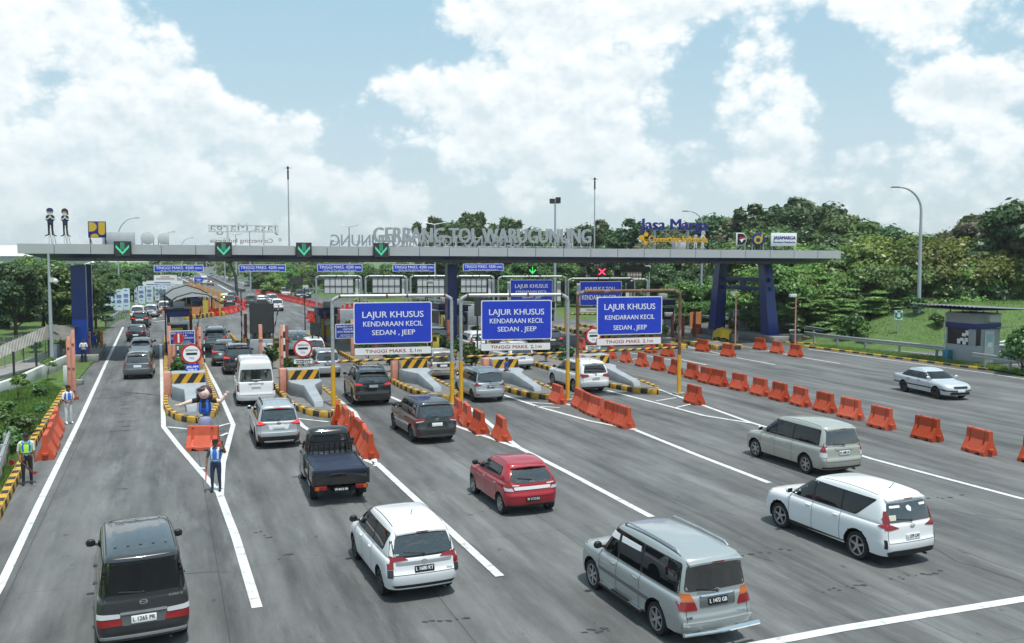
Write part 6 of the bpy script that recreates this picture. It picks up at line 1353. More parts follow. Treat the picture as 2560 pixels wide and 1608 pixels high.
for (x, y, k, p, lb) in ((442, 685, 'compact_mpv', 'white', 'farthest white car going away on the left carriageway'), (461, 691, 'small_mpv', 'white', 'second farthest white car going away up the highway'), (471, 697, 'angular_mpv', 'white', 'white car third from the far end going away'), (481, 702, 'compact_mpv', 'white', 'white car left of the blue road sign going away'), (489, 708, 'saloon', 'white', 'low white car under the blue road sign'),
                         (527, 715, 'hatchback', 'maroon', 'dark red car between the far lamp posts going away'), (524, 703, 'small_mpv', 'grey', 'grey car ahead of the dark red one going away'), (511, 711, 'high_van', 'white', 'white van beside the dark red car'), (473, 684, 'hatch_wagon', 'white', 'tiny white car near the top of the highway'), (455, 679, 'hatch_wagon', 'grey', 'tiny grey car near the top of the highway')):
 car(k, x, y, 21, lb, 'car', paint=p, anchor='rc', group='cars going away up the highway')
car('saloon', 2339, 997, 193, 'silver saloon with dark wheels driving towards us on the right apron', 'car', anchor='fr')
for k, (r_, S_) in PROTO.items():
 if k not in used:
  for c in list(r_.children_recursive): bpy.data.objects.remove(c)
  bpy.data.objects.remove(r_)
# ================================================================== vegetation
nrng = np.random.default_rng(11)
def leaf_mesh(name, lobes, n, size, m, aspect=1.9, up=.5, shell=.55, droop=0., layered=False):
 # many small leaf faces spread through the outer part of a set of lobes (x, y, z, rx, ry, rz)
 lb = np.array(lobes, dtype=float); w = lb[:, 3] * lb[:, 4] + lb[:, 3] * lb[:, 5]; w /= w.sum()
 k = nrng.choice(len(lb), n, p=w); d = nrng.normal(size=(n, 3)); d /= np.linalg.norm(d, axis=1)[:, None]
 d[:, 2] = np.where(d[:, 2] < -.35, -d[:, 2] * .6, d[:, 2])
 r = (shell + (1 - shell) * nrng.random(n)) * (1 + .12 * nrng.normal(size=n)); P = lb[k, :3] + d * r[:, None] * lb[k, 3:6]
 nr = d + np.array([0, 0, up]) + nrng.normal(size=(n, 3)) * .55; nr /= np.linalg.norm(nr, axis=1)[:, None]
 t = nrng.normal(size=(n, 3)); t[:, 2] -= droop; t -= (t * nr).sum(1)[:, None] * nr; t /= np.linalg.norm(t, axis=1)[:, None]; b = np.cross(nr, t)
 s = size * (.6 + .8 * nrng.random(n))[:, None]; a = s * aspect * .5; c = s * .5
 V_ = np.stack([P - t * a, P + b * c + t * a * .1, P + t * a, P - b * c + t * a * .1], axis=1).reshape(-1, 3)
 me = bpy.data.meshes.new(name); me.vertices.add(4 * n); me.vertices.foreach_set('co', V_.ravel().astype(np.float32))
 me.loops.add(4 * n); me.loops.foreach_set('vertex_index', np.arange(4 * n, dtype=np.int32)); me.polygons.add(n)
 me.polygons.foreach_set('loop_start', np.arange(0, 4 * n, 4, dtype=np.int32)); me.update(calc_edges=True); me.materials.append(LEAF[m]); return me
def trunk_mesh(name, h, r, limbs, base_r=None):
 q = MB(); q.tube([(0, 0, -.3), (.05 * h * .1, 0, h * .35), (-.03 * h, .02 * h, h * .7), (0, 0, h)], [r, r * .8, r * .55, r * .25], 8)
 for (x, y, z, rx, ry, rz) in limbs:
  z0 = min(h * .95, max(h * .3, z - 2.2)); q.tube([(0, 0, z0 * .92), (x * .5, y * .5, (z0 + z) / 2 - .15), (x * .95, y * .95, z)], [r * .42, r * .28, r * .1], 6)
 o = q.build(name, 'bark', None, True); me = o.data; bpy.data.objects.remove(o); return me
TREES = {}
def tree_kind(key, seed, H, spread, nl, leaves, size, m, form='dome', r=.22):
 rr = random.Random(seed); lobes = []
 for i in range(nl):
  a = rr.uniform(0, 2 * math.pi); q = math.sqrt(rr.random())
  if form == 'dome': z = H * (.52 + .36 * (1 - q * q) + rr.uniform(-.08, .08)); s = spread * rr.uniform(.24, .42); lobes.append((math.cos(a) * q * spread * .8, math.sin(a) * q * spread * .8, z, s, s, s * rr.uniform(.5, .8)))
  elif form == 'full': z = H * rr.uniform(.18, .9); s = spread * rr.uniform(.25, .45); f = math.sin(math.pi * min(1, max(.1, z / H * .9 + .12))) ** .6; lobes.append((math.cos(a) * q * spread * .8 * f, math.sin(a) * q * spread * .8 * f, z, s, s, s * .75))
  elif form == 'layer': z = H * (.25 + .7 * (i + .5) / nl); s = spread * rr.uniform(.35, .55) * (1.1 - .5 * z / H); lobes.append((math.cos(a) * q * spread * .75, math.sin(a) * q * spread * .75, z, s, s, s * .16))
  elif form == 'umbrella': z = H * (.78 + .16 * (1 - q * q)) + rr.uniform(-.2, .2); s = spread * rr.uniform(.25, .4); lobes.append((math.cos(a) * q * spread, math.sin(a) * q * spread, z, s, s, s * .3))
  elif form == 'tall': z = H * rr.uniform(.35, .97); s = spread * rr.uniform(.22, .4) * (1.25 - .7 * z / H); lobes.append((math.cos(a) * q * spread * .7, math.sin(a) * q * spread * .7, z, s, s, s * 1.0))
  elif form == 'bamboo': z = H * rr.uniform(.3, 1.0); s = spread * rr.uniform(.2, .34); lobes.append((math.cos(a) * q * spread * .8, math.sin(a) * q * spread * .8, z, s, s, s * 1.7))
  elif form == 'bush': z = H * rr.uniform(.3, .72); s = spread * rr.uniform(.35, .55); lobes.append((math.cos(a) * q * spread * .55, math.sin(a) * q * spread * .55, z, s, s, H * .3))
 up = {'layer': 1.6, 'umbrella': 1.2, 'bamboo': .1}.get(form, .5); asp = 3.4 if form == 'bamboo' else 1.8
 cm = leaf_mesh('crown', lobes, leaves, size, m, asp, up, .35 if form != 'layer' else .1, .9 if form == 'bamboo' else .2)
 lm = sorted(lobes, key=lambda l: rr.random())[:9]
 TREES[key] = (cm, trunk_mesh('trunk', H * .62 if form != 'bush' else H * .4, r, lm))
tree_kind('dark', 1, 11, 4.6, 22, 17100, 0.29, 'dark', 'full', .3); tree_kind('dark2', 2, 12, 4.2, 24, 17100, 0.31, 'dark', 'tall', .3)
tree_kind('mid', 3, 9, 4.4, 22, 16150, 0.27, 'mid', 'dome', .25); tree_kind('mid2', 4, 8, 4.2, 20, 15200, 0.27, 'mid', 'full', .22)
tree_kind('light', 5, 7, 4.0, 20, 14250, 0.26, 'light', 'full', .2); tree_kind('layer', 6, 8.5, 5.4, 16, 17100, 0.23, 'mid', 'layer', .2); tree_kind('layer2', 16, 7.5, 5.2, 14, 16150, 0.23, 'light', 'layer', .2)
tree_kind('yellow', 7, 8, 4.8, 26, 17100, 0.22, 'yellow', 'dome', .25); tree_kind('brown', 8, 11, 4.6, 20, 10450, 0.27, 'brown', 'dome', .25); tree_kind('bamboo', 9, 11, 2.6, 34, 13300, 0.23, 'bamboo', 'bamboo', .14)
tree_kind('bush', 10, 1.6, 1.0, 9, 2600, .13, 'shrub', 'bush', .05); tree_kind('scrub', 12, 1.7, 1.3, 10, 1500, .15, 'mid', 'bush', .04); tree_kind('hedge', 13, 1.1, 1.0, 8, 1800, .14, 'hedge', 'bush', .05); tree_kind('sapling', 14, 2.6, 1.1, 7, 900, .16, 'light', 'dome', .04)
tree_kind('plant', 15, 1.0, .5, 6, 420, .12, 'shrub', 'bush', .03)
def tree(key, x, y, z, s, name='tree', label='', group=None, cat='tree', sz=None, rz=None):
 c, t = TREES[key]; o = empty(name, (x, y, z), rng.uniform(0, 6.28) if rz is None else rz, label, cat, group); o.scale = (s, s, s * (sz or rng.uniform(.92, 1.1)))
 link('crown', c, o); link('trunk', t, o); return o
def at_px(px, ybase, ytop=None):
 p = G(px, ybase); return p
# ---- the wood on the right: rows of trees rising up the hill, placed along the road axis
def bt(b, a): v = V * b + U * a; return v.x, v.y
def back_tree(px, ytop, D, key, label, group=None, H0=None, name='tree', hz=None):
 # a tree at distance D (metres ahead) whose top reaches the pixel (px, ytop)
 top = DP(px, ytop, D); x, y = top.x, top.y; b = x * math.cos(TH) + y * math.sin(TH); a = -x * math.sin(TH) + y * math.cos(TH)
 z = max(-.2, hill_h(b, a)) if hz is None else hz; hh = max(1.5, top.z - z); H = {'dark': 11, 'dark2': 12, 'mid': 9, 'mid2': 8, 'light': 7, 'layer': 8.5, 'layer2': 7.5, 'yellow': 8, 'brown': 11, 'bamboo': 12.2}[key] * 1.03
 s = hh / H; return tree(key, x, y, z, s, name, label, group, sz=1.0)
W1 = 'trees of the wood on the right hillside'
# skyline trees, named one by one
sky_trees = [(1075, 548, 150, 'bamboo', 'feathery bamboo clump at the left end behind the word TOL'), (1110, 535, 152, 'bamboo', 'bamboo clump second from left behind the roof letters'), (1165, 521, 150, 'bamboo', 'tallest bamboo clump in the middle behind the letters'), (1200, 524, 154, 'bamboo', 'bamboo clump right of the tallest one'), (1240, 536, 150, 'bamboo', 'bamboo clump with drooping tips behind the letter W'), (1272, 540, 151, 'bamboo', 'rightmost bamboo clump behind the silver letters'), (1140, 540, 158, 'dark', 'dark tree filling the gaps between the bamboo clumps'),
             (1320, 566, 165, 'dark', 'low dark tree behind the letters UGU'), (1350, 572, 160, 'mid', 'mid green tree behind the letters NUN'), (1440, 555, 150, 'dark', 'dark tree behind the last silver letter'), (1490, 543, 145, 'dark2', 'round dark tree crossed by the right lightning rod'), (1555, 568, 140, 'dark', 'dark tree between the lightning rod and the blue lettering'), (1605, 541, 138, 'dark2', 'narrow dark tree left of the blue letter J'), (1665, 560, 142, 'mid', 'tree behind the blue lettering'),
             (1712, 540, 138, 'brown', 'brown tinted tree above the blue lettering'), (1755, 530, 132, 'dark', 'dark tree beside the thin lamp behind the blue lettering'), (1800, 536, 135, 'mid', 'light topped tree right of the blue lettering'), (1838, 528, 132, 'brown', 'pale flowering tree on the skyline above the black emblem'), (1872, 506, 128, 'dark2', 'pointed dark tree above the round emblem'), (1905, 528, 130, 'dark', 'dark tree on the skyline left of the tallest one'),
             (1985, 484, 126, 'dark2', 'tallest tree of the wood, dark with a stepped crown'), (1950, 505, 128, 'dark', 'dark shoulder left of the tallest tree'), (2050, 503, 124, 'dark', 'dark tree just right of the tallest one'), (2010, 500, 131, 'dark', 'tree behind the tallest one'), (2110, 530, 120, 'mid', 'green tree above the right end of the roof'), (2150, 545, 118, 'mid2', 'sloping green tree beyond the right end of the roof'),
             (2215, 557, 112, 'dark', 'dark round tree left of the big street lamp'), (2245, 575, 115, 'dark', 'smaller dark tree beside the round one near the lamp'), (2300, 570, 108, 'brown', 'brown topped tree behind the big street lamp'), (2360, 578, 112, 'brown', 'brown tinted tree right of the street lamp'), (2420, 575, 108, 'mid', 'green tree on the skyline before the gap at the right'), (2465, 508, 100, 'brown', 'thin tall tree with a brown open crown at the right'), (2440, 530, 103, 'mid', 'tree below the thin tall brown one'), (2545, 495, 92, 'dark', 'tall dark tree at the right edge of the picture'), (2510, 545, 95, 'brown', 'brown tinted tree between the two tall right ones'), (2590, 520, 92, 'brown', 'brown tree cut by the right edge')]
for px, yt, D, k, lb in sky_trees: back_tree(px, yt, D, k, lb)
mids = [(2190, 588, 100, 'yellow', 'yellow green flat topped tree left of the street lamp'), (2290, 583, 98, 'yellow', 'yellow green dome shaped tree right behind the street lamp'), (2330, 600, 94, 'yellow', 'second yellow green dome right of the street lamp'), (2400, 592, 96, 'yellow', 'broad yellow green dome at the right'), (2470, 620, 92, 'yellow', 'lower yellow green tree at the right'),
  (2060, 640, 100, 'light', 'bright green tree against the right end of the roof'), (2110, 620, 100, 'light', 'bright green tree just right of the roof end'), (2000, 660, 96, 'light', 'bright green bush tree seen under the roof right of the columns'), (2290, 640, 98, 'brown', 'brown patched tree behind the street lamp pole'), (2360, 640, 99, 'mid', 'mid green tree right of the lamp pole'), (2430, 650, 97, 'dark', 'dark hollow tree at the right'), (2530, 640, 96, 'brown', 'brown green tree at the right edge'), (2500, 600, 102, 'dark', 'dark tree below the right tall ones')]
for px, yt, D, k, lb in mids: back_tree(px, yt, D, k, lb)
r2 = random.Random(21); cnt = 0
for (x0, x1, y0, y1, Da, Db, n, kinds, lb) in (
 (1880, 2130, 700, 770, 92, 80, 9, ('layer', 'layer2', 'layer'), 'tree with flat tiers of branches in front of the wood, right of the columns'), (2130, 2330, 700, 765, 92, 87, 8, ('layer', 'layer', 'layer2'), 'tree with flat tiers of branches behind the green assembly sign'),
 (1900, 2600, 640, 720, 93, 90, 20, ('light', 'light', 'layer2', 'mid2', 'mid'), 'light green tree low down in front of the wood at the right'),
 (2040, 2600, 625, 680, 99, 95, 16, ('light', 'layer2', 'mid2', 'mid', 'light'), 'bright leafy tree in the lower middle of the wood at the right'),
 (2330, 2580, 690, 735, 100, 94, 9, ('light', 'layer2', 'mid'), 'leafy tree along the top of the lawn mound'), (1640, 1900, 690, 750, 108, 98, 12, ('light', 'light', 'layer2', 'mid2'), 'bright green tree seen between and beside the right columns'),
 (1880, 2200, 610, 680, 112, 98, 14, ('mid', 'layer', 'mid2', 'light'), 'mid green tree halfway up the wood'), (2200, 2580, 640, 690, 106, 98, 12, ('mid', 'mid2', 'layer', 'brown'), 'tree in the dense middle of the wood at the right'),
 (1560, 1900, 620, 690, 130, 112, 15, ('dark', 'mid', 'dark', 'mid2'), 'dark tree under the right part of the roof'), (1230, 1600, 630, 690, 150, 126, 16, ('dark', 'mid', 'mid2', 'dark2'), 'dark tree seen under the middle of the roof'),
 (1300, 1620, 585, 615, 160, 140, 10, ('dark', 'mid', 'dark'), 'dark tree just above the roof edge behind the letters'), (1620, 1900, 560, 610, 140, 124, 14, ('dark', 'mid', 'dark', 'brown'), 'dark tree behind the blue and yellow lettering'), (1890, 2200, 545, 600, 126, 112, 14, ('dark', 'mid', 'dark2', 'mid'), 'dark tree in the upper part of the wood'),
 (640, 1260, 655, 690, 205, 172, 34, ('mid', 'dark', 'light', 'mid2', 'dark2'), 'tree in the dense row behind the sign backs'), (640, 800, 655, 690, 280, 225, 10, ('mid', 'dark', 'light'), 'tree lining the far side of the highway'),
 (940, 1240, 655, 700, 170, 150, 12, ('dark', 'mid', 'dark', 'mid2'), 'dark tree beyond the sign backs'), (700, 950, 662, 700, 260, 210, 8, ('mid', 'dark', 'light', 'dark'), 'tree beyond the highway railing'), (560, 720, 660, 680, 380, 300, 4, ('mid', 'dark', 'mid'), 'far tree along the highway')):
 for i in range(n):
  t = (i + r2.uniform(-.35, .35)) / max(1, n - 1); px = x0 + (x1 - x0) * min(1, max(0, t)); yt = r2.uniform(y0, y1); D = Da + (Db - Da) * r2.random(); back_tree(px, yt, D, r2.choice(kinds), lb, W1 + ', ' + lb[:14].strip() if False else lb)
# ---- left: dense dark trees beside and behind the left column
for (px, yb, yt, k, lb) in ((-40, 868, 640, 'dark', 'dark leafy tree at the left edge behind the canopy'), (40, 850, 652, 'dark', 'dark tree between the left edge and the camera pole'), (20, 822, 648, 'mid2', 'mid green tree behind the dark one at the left edge'), (110, 836, 655, 'mid', 'green flowering tree behind the camera pole'), (155, 838, 660, 'mid2', 'tree with pale blossom left of the blue column'), (190, 832, 668, 'dark', 'dark tree directly behind the left blue column'), (240, 822, 690, 'dark', 'dark tree right of the left blue column'), (80, 800, 646, 'light', 'yellow green tree top far left'), (140, 790, 650, 'light', 'bright tree top seen left of the blue column')):
 p = G(px, yb); top = DP(px, yt, p.y); H = {'dark': 11, 'mid': 9, 'mid2': 8, 'light': 7}[k] * 1.03; tree(k, p.x, p.y, -.2, (top.z + .2) / H, 'tree', lb, sz=1.0)
r3 = random.Random(5)
for i in range(16):
 px = 225 + 150 * (i / 15) + r3.uniform(-6, 6); D = r3.uniform(120, 210) if px < 345 else r3.uniform(190, 250); back_tree(px, r3.uniform(664, 682), D, r3.choice(('dark', 'mid', 'mid2', 'mid')), 'tree beyond the bend of the left lane', 'trees beyond the bend', hz=-.2)
def distant_wood(name, specs, label):
 V_ = []; mats = ['mid', 'light', 'dark']; idx = []
 for (px, yt, D) in specs:
  top = DP(px, yt, D); h = top.z + .2; s = h / 8.; n = 900
  lb = [(top.x + rng.uniform(-3, 3) * s, top.y + rng.uniform(-3, 3) * s, h * rng.uniform(.35, .86), 2.6 * s, 2.6 * s, 1.7 * s) for _ in range(9)]
  me = leaf_mesh('x', lb, n, .75 * s, 'mid', 1.6, .5, .3); co = np.empty(len(me.vertices) * 3, np.float32); me.vertices.foreach_get('co', co); V_.append(co.reshape(-1, 3)); idx += [rng.randrange(3)] * n; bpy.data.meshes.remove(me)
 V_ = np.concatenate(V_); n = len(V_) // 4; me = bpy.data.meshes.new(name); me.vertices.add(4 * n); me.vertices.foreach_set('co', V_.ravel()); me.loops.add(4 * n); me.loops.foreach_set('vertex_index', np.arange(4 * n, dtype=np.int32)); me.polygons.add(n); me.polygons.foreach_set('loop_start', np.arange(0, 4 * n, 4, dtype=np.int32)); me.update(calc_edges=True)
 for m in mats: me.materials.append(LEAF[m])
 me.polygons.foreach_set('material_index', np.array(idx, dtype=np.int32)); o = link_mesh(name, me); tag(o, label, 'wood', None, 'stuff')
distant_wood('distant_wood', [(-60 + 520 * (i / 26) + r3.uniform(-8, 8), r3.uniform(655, 663), r3.uniform(230, 340)) for i in range(27)], 'far wood along the left horizon under the roof')
distant_wood('distant_wood', [(380 + 520 * (i / 44) + r3.uniform(-8, 8), r3.uniform(645, 652), r3.uniform(480, 700)) for i in range(45)] + [(560 + 260 * (i / 19), r3.uniform(653, 672), r3.uniform(250, 400)) for i in range(20)], 'far wood where the highway meets the horizon')
# ---- single shrubs
for (px, yb, s, k, nm, lb) in ((2132, 862, 1.9, 'bush', 'shrub', 'tall bushy shrub on the right verge by the guardrail'), (2170, 868, .9, 'sapling', 'shrub', 'thin shrub beside the tall bushy one on the verge'), (2283, 858, 1.3, 'bush', 'shrub', 'clipped round bush on the lawn left of the kiosk'), (2340, 868, .9, 'bush', 'shrub', 'small round bush close to the kiosk'), (2555, 936, 2.0, 'bush', 'shrub', 'big bush at the right edge behind the near guardrail'),
        (55, 1098, 1.5, 'scrub', 'shrub', 'dark shrub on the left verge above the guard'), (20, 1140, 1.4, 'scrub', 'shrub', 'dark shrub at the left edge by the guardrail end'), (100, 1000, 1.1, 'scrub', 'shrub', 'scraggly shrub in the middle of the left verge'), (45, 1010, 1.3, 'sapling', 'shrub', 'thin branching shrub on the left verge'), (120, 950, 1.2, 'sapling', 'shrub', 'leafy shrub by the white wall'), (100, 1040, .9, 'scrub', 'shrub', 'dry brown shrub on the left verge'), (5, 1060, 1.6, 'scrub', 'shrub', 'shrub cut by the left edge'), (85, 880, 1.6, 'scrub', 'shrub', 'bush behind the wire fence'), (155, 880, 1.3, 'scrub', 'shrub', 'bush below the camera pole')):
 p = G(px, yb); z = mound_z(p.x, p.y) if (px > 2200 and px < 2400) else .08; tree(k, p.x, p.y, max(0, z), s * (.85 if px > 2000 else .42), nm, lb, cat='shrub')
for i, px in enumerate((1880, 1905, 1955, 1975, 1990)):
 p = G(px, 815); tree('hedge', p.x, p.y + 2, 0, 1.2, 'hedge_shrub', 'yellow hedge bush behind the right guardrail', 'yellow hedge bushes', 'shrub')
for (px, yb, lb) in ((1992, 858, 'plant in a wide grey pot on the right island'), (1665, 868, 'bare plant in a grey pot right of the rusty gate'), (1835, 858, 'small potted plant beside the yellow draped scooter')):
 p = G(px, yb); o = tree('plant', p.x, p.y, .75, 1.5 if px > 1900 else 1.2, 'potted_plant', lb, cat='plant')
 q = MB(); q.cyl((0, 0, -.5), (0, 0, 0), .26, .36, 14); q.cyl((0, 0, -.02), (0, 0, .03), .38, .38, 14); q.build('pot', 'pot_grey', o, True)
for i, (px, yb) in enumerate(((590, 905), (745, 880), (870, 835), (700, 905), (1190, 852), (1220, 862), (1060, 905), (1100, 880))):
 p = G(px, yb); tree('plant', p.x, p.y, .2, 1.3, 'plant', ('small plant by the man in the orange vest', 'plant beside the third lane booth', 'leafy plant behind the left blue sign post', 'plant between the van and the orange post', 'plant by the left post of the middle gate', 'yellow green plant below the black display panel', 'plants on the island behind the old wagon', 'plants between the two middle lanes')[i], cat='plant')
# ---- grass blades on the near left verge and the right verge: nobody could count them
def blades(name, poly, n, h, z):
 pts = [Vector((p[0], p[1])) for p in poly]; xs = [p.x for p in pts]; ys = [p.y for p in pts]; out = []
 while len(out) < n:
  x = rng.uniform(min(xs), max(xs)); y = rng.uniform(min(ys), max(ys)); ins = False; j = len(pts) - 1
  for i in range(len(pts)):
   if (pts[i].y > y) != (pts[j].y > y) and x < (pts[j].x - pts[i].x) * (y - pts[i].y) / (pts[j].y - pts[i].y) + pts[i].x: ins = not ins
   j = i
  if ins: out.append((x, y))
 vs = []; fs = []
 for x, y in out:
  a = rng.uniform(0, 6.28); w = rng.uniform(.012, .03); hh = h * rng.uniform(.5, 1.3); dx, dy = math.cos(a) * w, math.sin(a) * w; k = len(vs); lx, ly = rng.uniform(-.08, .08), rng.uniform(-.08, .08)
  zz = z(x, y) if callable(z) else z; vs += [(x - dx, y - dy, zz - .02), (x + dx, y + dy, zz - .02), (x + lx, y + ly, zz + hh)]; fs.append((k, k + 1, k + 2))
 me = bpy.data.meshes.new(name); me.from_pydata(vs, [], fs); me.update(); o = link_mesh(name, me, LEAF['light']); tag(o, kind='stuff'); return o
o = blades('grass_tufts', g2([(0, 1262), (53, 1165), (118, 1050), (160, 983), (120, 960), (0, 990)]), 16000, .16, .12); tag(o, 'short green grass on the left verge inside the kerb', 'grass')
o = blades('grass_tufts', g2([(2024, 868), (2060, 866.5), (2366, 899), (2560, 928), (2700, 952), (2700, 962), (2560, 941), (2469, 924.5), (2300, 903), (2100, 877)]), 9000, .18, .09); tag(o, 'grass along the right verge under the guardrail', 'grass')
o = blades('grass_tufts', g2([(2150, 862), (2360, 880), (2560, 880), (2700, 860), (2600, 800), (2400, 800), (2200, 835)]), 14000, .2, mound_z); tag(o, 'grass on the lawn mound behind the kiosk', 'grass')
# ================================================================== people
def skin_mesh(verts, edges, radii, sub=2, root=0):
 me = bpy.data.meshes.new('person'); me.from_pydata(verts, edges, []); o = bpy.data.objects.new('person', me); COL.objects.link(o)
 sk = o.modifiers.new('s', 'SKIN'); sk.use_smooth_shade = True; o.modifiers.new('d', 'SUBSURF').levels = sub
 o.modifiers['d'].render_levels = sub
 for i, v in enumerate(me.skin_vertices[0].data):
  r = radii[i]; v.radius = r if isinstance(r, tuple) else (r, r); v.use_root = (i == root)
 dg = bpy.context.evaluated_depsgraph_get(); m2 = bpy.data.meshes.new_from_object(o.evaluated_get(dg)); bpy.data.objects.remove(o); bpy.data.meshes.remove(me)
 m2.polygons.foreach_set('use_smooth', [True] * len(m2.polygons)); return m2
def person(px, py, hd, label, H=1.7, shirt='cloth_white', trousers='cloth_navy', shoes='cloth_black', sleeve='cloth_white', armL=None, armR=None, vest=None, hat=None, hair=True, stride=.0, skin='skin', group=None, z=0., lean=0., loc=None):
 # local frame: facing -Y (towards the viewer when hd = 0); x to the viewer's right
 P = {'pelvis': (0, 0, .95), 'waist': (0, lean * .3, 1.08), 'chest': (0, lean * .8, 1.28), 'sh': (0, lean, 1.4), 'neck': (0, lean - .01, 1.49), 'head': (0, lean - .03, 1.58), 'top': (0, lean - .03, 1.67)}
 names = list(P); V_ = [P[n] for n in names]; rad = [(.16, .125), (.15, .115), (.175, .125), (.13, .09), .055, (.078, .095), (.062, .075)]; E = [(i, i + 1) for i in range(6)]; part = ['t', 't', 's', 's', 'k', 'k', 'k']
 def add(p, r, link_, pt): V_.append(p); rad.append(r); E.append((link_, len(V_) - 1)); part.append(pt); return len(V_) - 1
 for s in (-1, 1):
  hp = add((s * .1, 0, .88), .095, 0, 't'); kn = add((s * .11, -.03 + s * stride * .5, .5), .062, hp, 't'); an = add((s * .115, s * stride, .1), .045, kn, 't'); add((s * .13, s * stride - .15, .045), (.045, .035), an, 'f')
 arms = {-1: armR or [(-.22, 0, 1.13), (-.24, -.04, .88)], 1: armL or [(.22, 0, 1.13), (.24, -.04, .88)]}; hands = {}
 for s in (-1, 1):
  sh = add((s * .19, lean, 1.4), .062, 3, 'a'); el = add(arms[s][0], .046, sh, 'a'); wr = add(arms[s][1], .03, el, 'k')
  d = (Vector(arms[s][1]) - Vector(arms[s][0])).normalized(); side = d.cross(Vector((0, 1, 0)));
  if side.length < .2: side = d.cross(Vector((1, 0, 0)))
  side.normalize(); pm = add(tuple(Vector(arms[s][1]) + d * .07), (.038, .02), wr, 'k'); hands[s] = Vector(arms[s][1]) + d * .09
  for k, (o_, l_) in enumerate(((-.028, .075), (-.009, .09), (.01, .085), (.028, .065))):
   b = Vector(V_[pm]) + d * .035 + side * o_; m_ = add(tuple(b), .0105, pm, 'k'); add(tuple(b + d * l_ * .6 + Vector((0, -.015, 0))), .0085, m_, 'k')
  add(tuple(Vector(arms[s][1]) + d * .06 + side * .05), .0105, pm, 'k')
 nz_ = add((0, lean - .135, 1.585), .016, 5, 'k')
 for s in (-1, 1): add((s * .09, lean - .03, 1.585), .018, 5, 'k')
 me = skin_mesh(V_, E, rad); mats = [MATS[m] for m in (skin, shirt, trousers, shoes, sleeve)]
 for m in mats: me.materials.append(m)
 A = np.array([V_[a] for a, b in E]); B = np.array([V_[b] for a, b in E]); code = []
 for a, b in E:
  c = part[b]; code.append({'k': 0, 's': 1, 't': 2, 'f': 3, 'a': 4}[c] if not (part[a] == 'k' or (part[a] == 's' and c == 'k')) else 0)
 mi = []; AB = B - A; L2 = (AB ** 2).sum(1)
 for p in me.polygons:
  c = np.array(p.center); t = np.clip(((c - A) * AB).sum(1) / L2, 0, 1); d2 = ((A + AB * t[:, None] - c) ** 2).sum(1); k = int(d2.argmin()); m_ = code[k]
  if m_ == 1 and c[2] < 1.0: m_ = 2
  if m_ == 2 and c[2] > 1.0: m_ = 1
  if m_ == 2 and c[2] < .09: m_ = 3
  if m_ == 0 and abs(c[0]) < .14 and c[2] < 1.45 and c[2] > 1.2 and abs(c[1] - lean) < .14: m_ = 1
  mi.append(m_)
 me.polygons.foreach_set('material_index', mi); me.name = 'person'
 p = loc if loc is not None else G(px, py, z); o = bpy.data.objects.new('person', me); COL.objects.link(o); o.location = p; o.rotation_euler = (0, 0, R(hd)); s = H / 1.75; o.scale = (s, s, s); tag(o, label, 'person', group)
 for e in (-1, 1):
  pass
 q = MB(); [q.ball((e * .032, lean - .118, 1.6), (.012, .01, .008), 8, 5) for e in (-1, 1)]; q.build('eyes', 'text_black', o); q = MB(); q.box((0, lean - .121, 1.535), (.045, .01, .009)); q.build('mouth', 'brick_red', o)
 if vest:
  vm, bands = vest; vv = [(0, lean * .2, 1.0), (0, lean * .4, 1.1), (0, lean * .8, 1.28), (0, lean, 1.4), (-.15, lean, 1.41), (.15, lean, 1.41)]
  m2 = skin_mesh(vv, [(0, 1), (1, 2), (2, 3), (3, 4), (3, 5)], [(.185, .145), (.18, .14), (.2, .15), (.15, .11), .08, .08]); m2.materials.append(MATS[vm]); m2.materials.append(MATS[bands[0]]); m2.materials.append(MATS[bands[1]]); mi = []
  for pl in m2.polygons:
   c = pl.center; k = 0
   if 1.02 < c.z < 1.075: k = 1
   elif c.z < 1.02: k = 2
   elif .07 < abs(c.x) < .125 and c.z > 1.1: k = 1
   mi.append(k)
  m2.polygons.foreach_set('material_index', mi); link('vest', m2, o)
 hc = (0, lean - .03, 1.6)
 if hat == 'cap': q = MB(); q.ball((0, lean - .025, 1.655), (.1, .118, .085), 12, 7); q.box((0, lean - .155, 1.645), (.14, .1, .014)); q.build('cap', 'cloth_black', o, True)
 elif hat == 'peci': q = MB(); q.cyl((0, lean - .02, 1.63), (0, lean - .02, 1.735), .1, .09, 14); q.build('hat', 'cloth_black', o, True)
 elif hat == 'blond': pass
 elif hair: q = MB(); q.ball((0, lean - .012, 1.645), (.094, .112, .085), 12, 7); q.build('hair', 'hair', o, True)
 return o, hands, s
def held(parent_o, hand, build): q = MB(); build(q, hand); return q
def world_of(o, v): return Matrix.Translation(o.location) @ Matrix.Rotation(o.rotation_euler.z, 4, 'Z') @ Matrix.Scale(o.scale.x, 4) @ Vector(v)
o, hn, s = person(541, 1230, 4, 'officer in a blue reflective vest and jeans raising one hand, holding an orange baton', 1.68, 'vest_blue', 'cloth_navy', 'cloth_black', 'cloth_olive', armL=[(.33, -.06, 1.3), (.27, -.12, 1.56)], armR=[(-.27, 0, 1.13), (-.27, -.1, .9)], vest=('vest_blue', ('reflective', 'cloth_blue')), hat='peci', stride=.03)
q = MB(); q.box((0, -.128, 1.602), (.13, .02, .035)); q.build('sunglasses', 'glass_dark', o)
a = world_of(o, hn[-1]); q = MB(); q.cyl((0, 0, .06), (0, 0, -.08), .016, n=10, m=1); q.cyl((0, 0, -.08), (-.02, -.02, -.42), .024, .02, 10); b = q.build('traffic_baton', ['baton', 'plastic_black'], None, True); b.location = a; tag(b, 'orange light baton in the hand of the officer', 'baton')
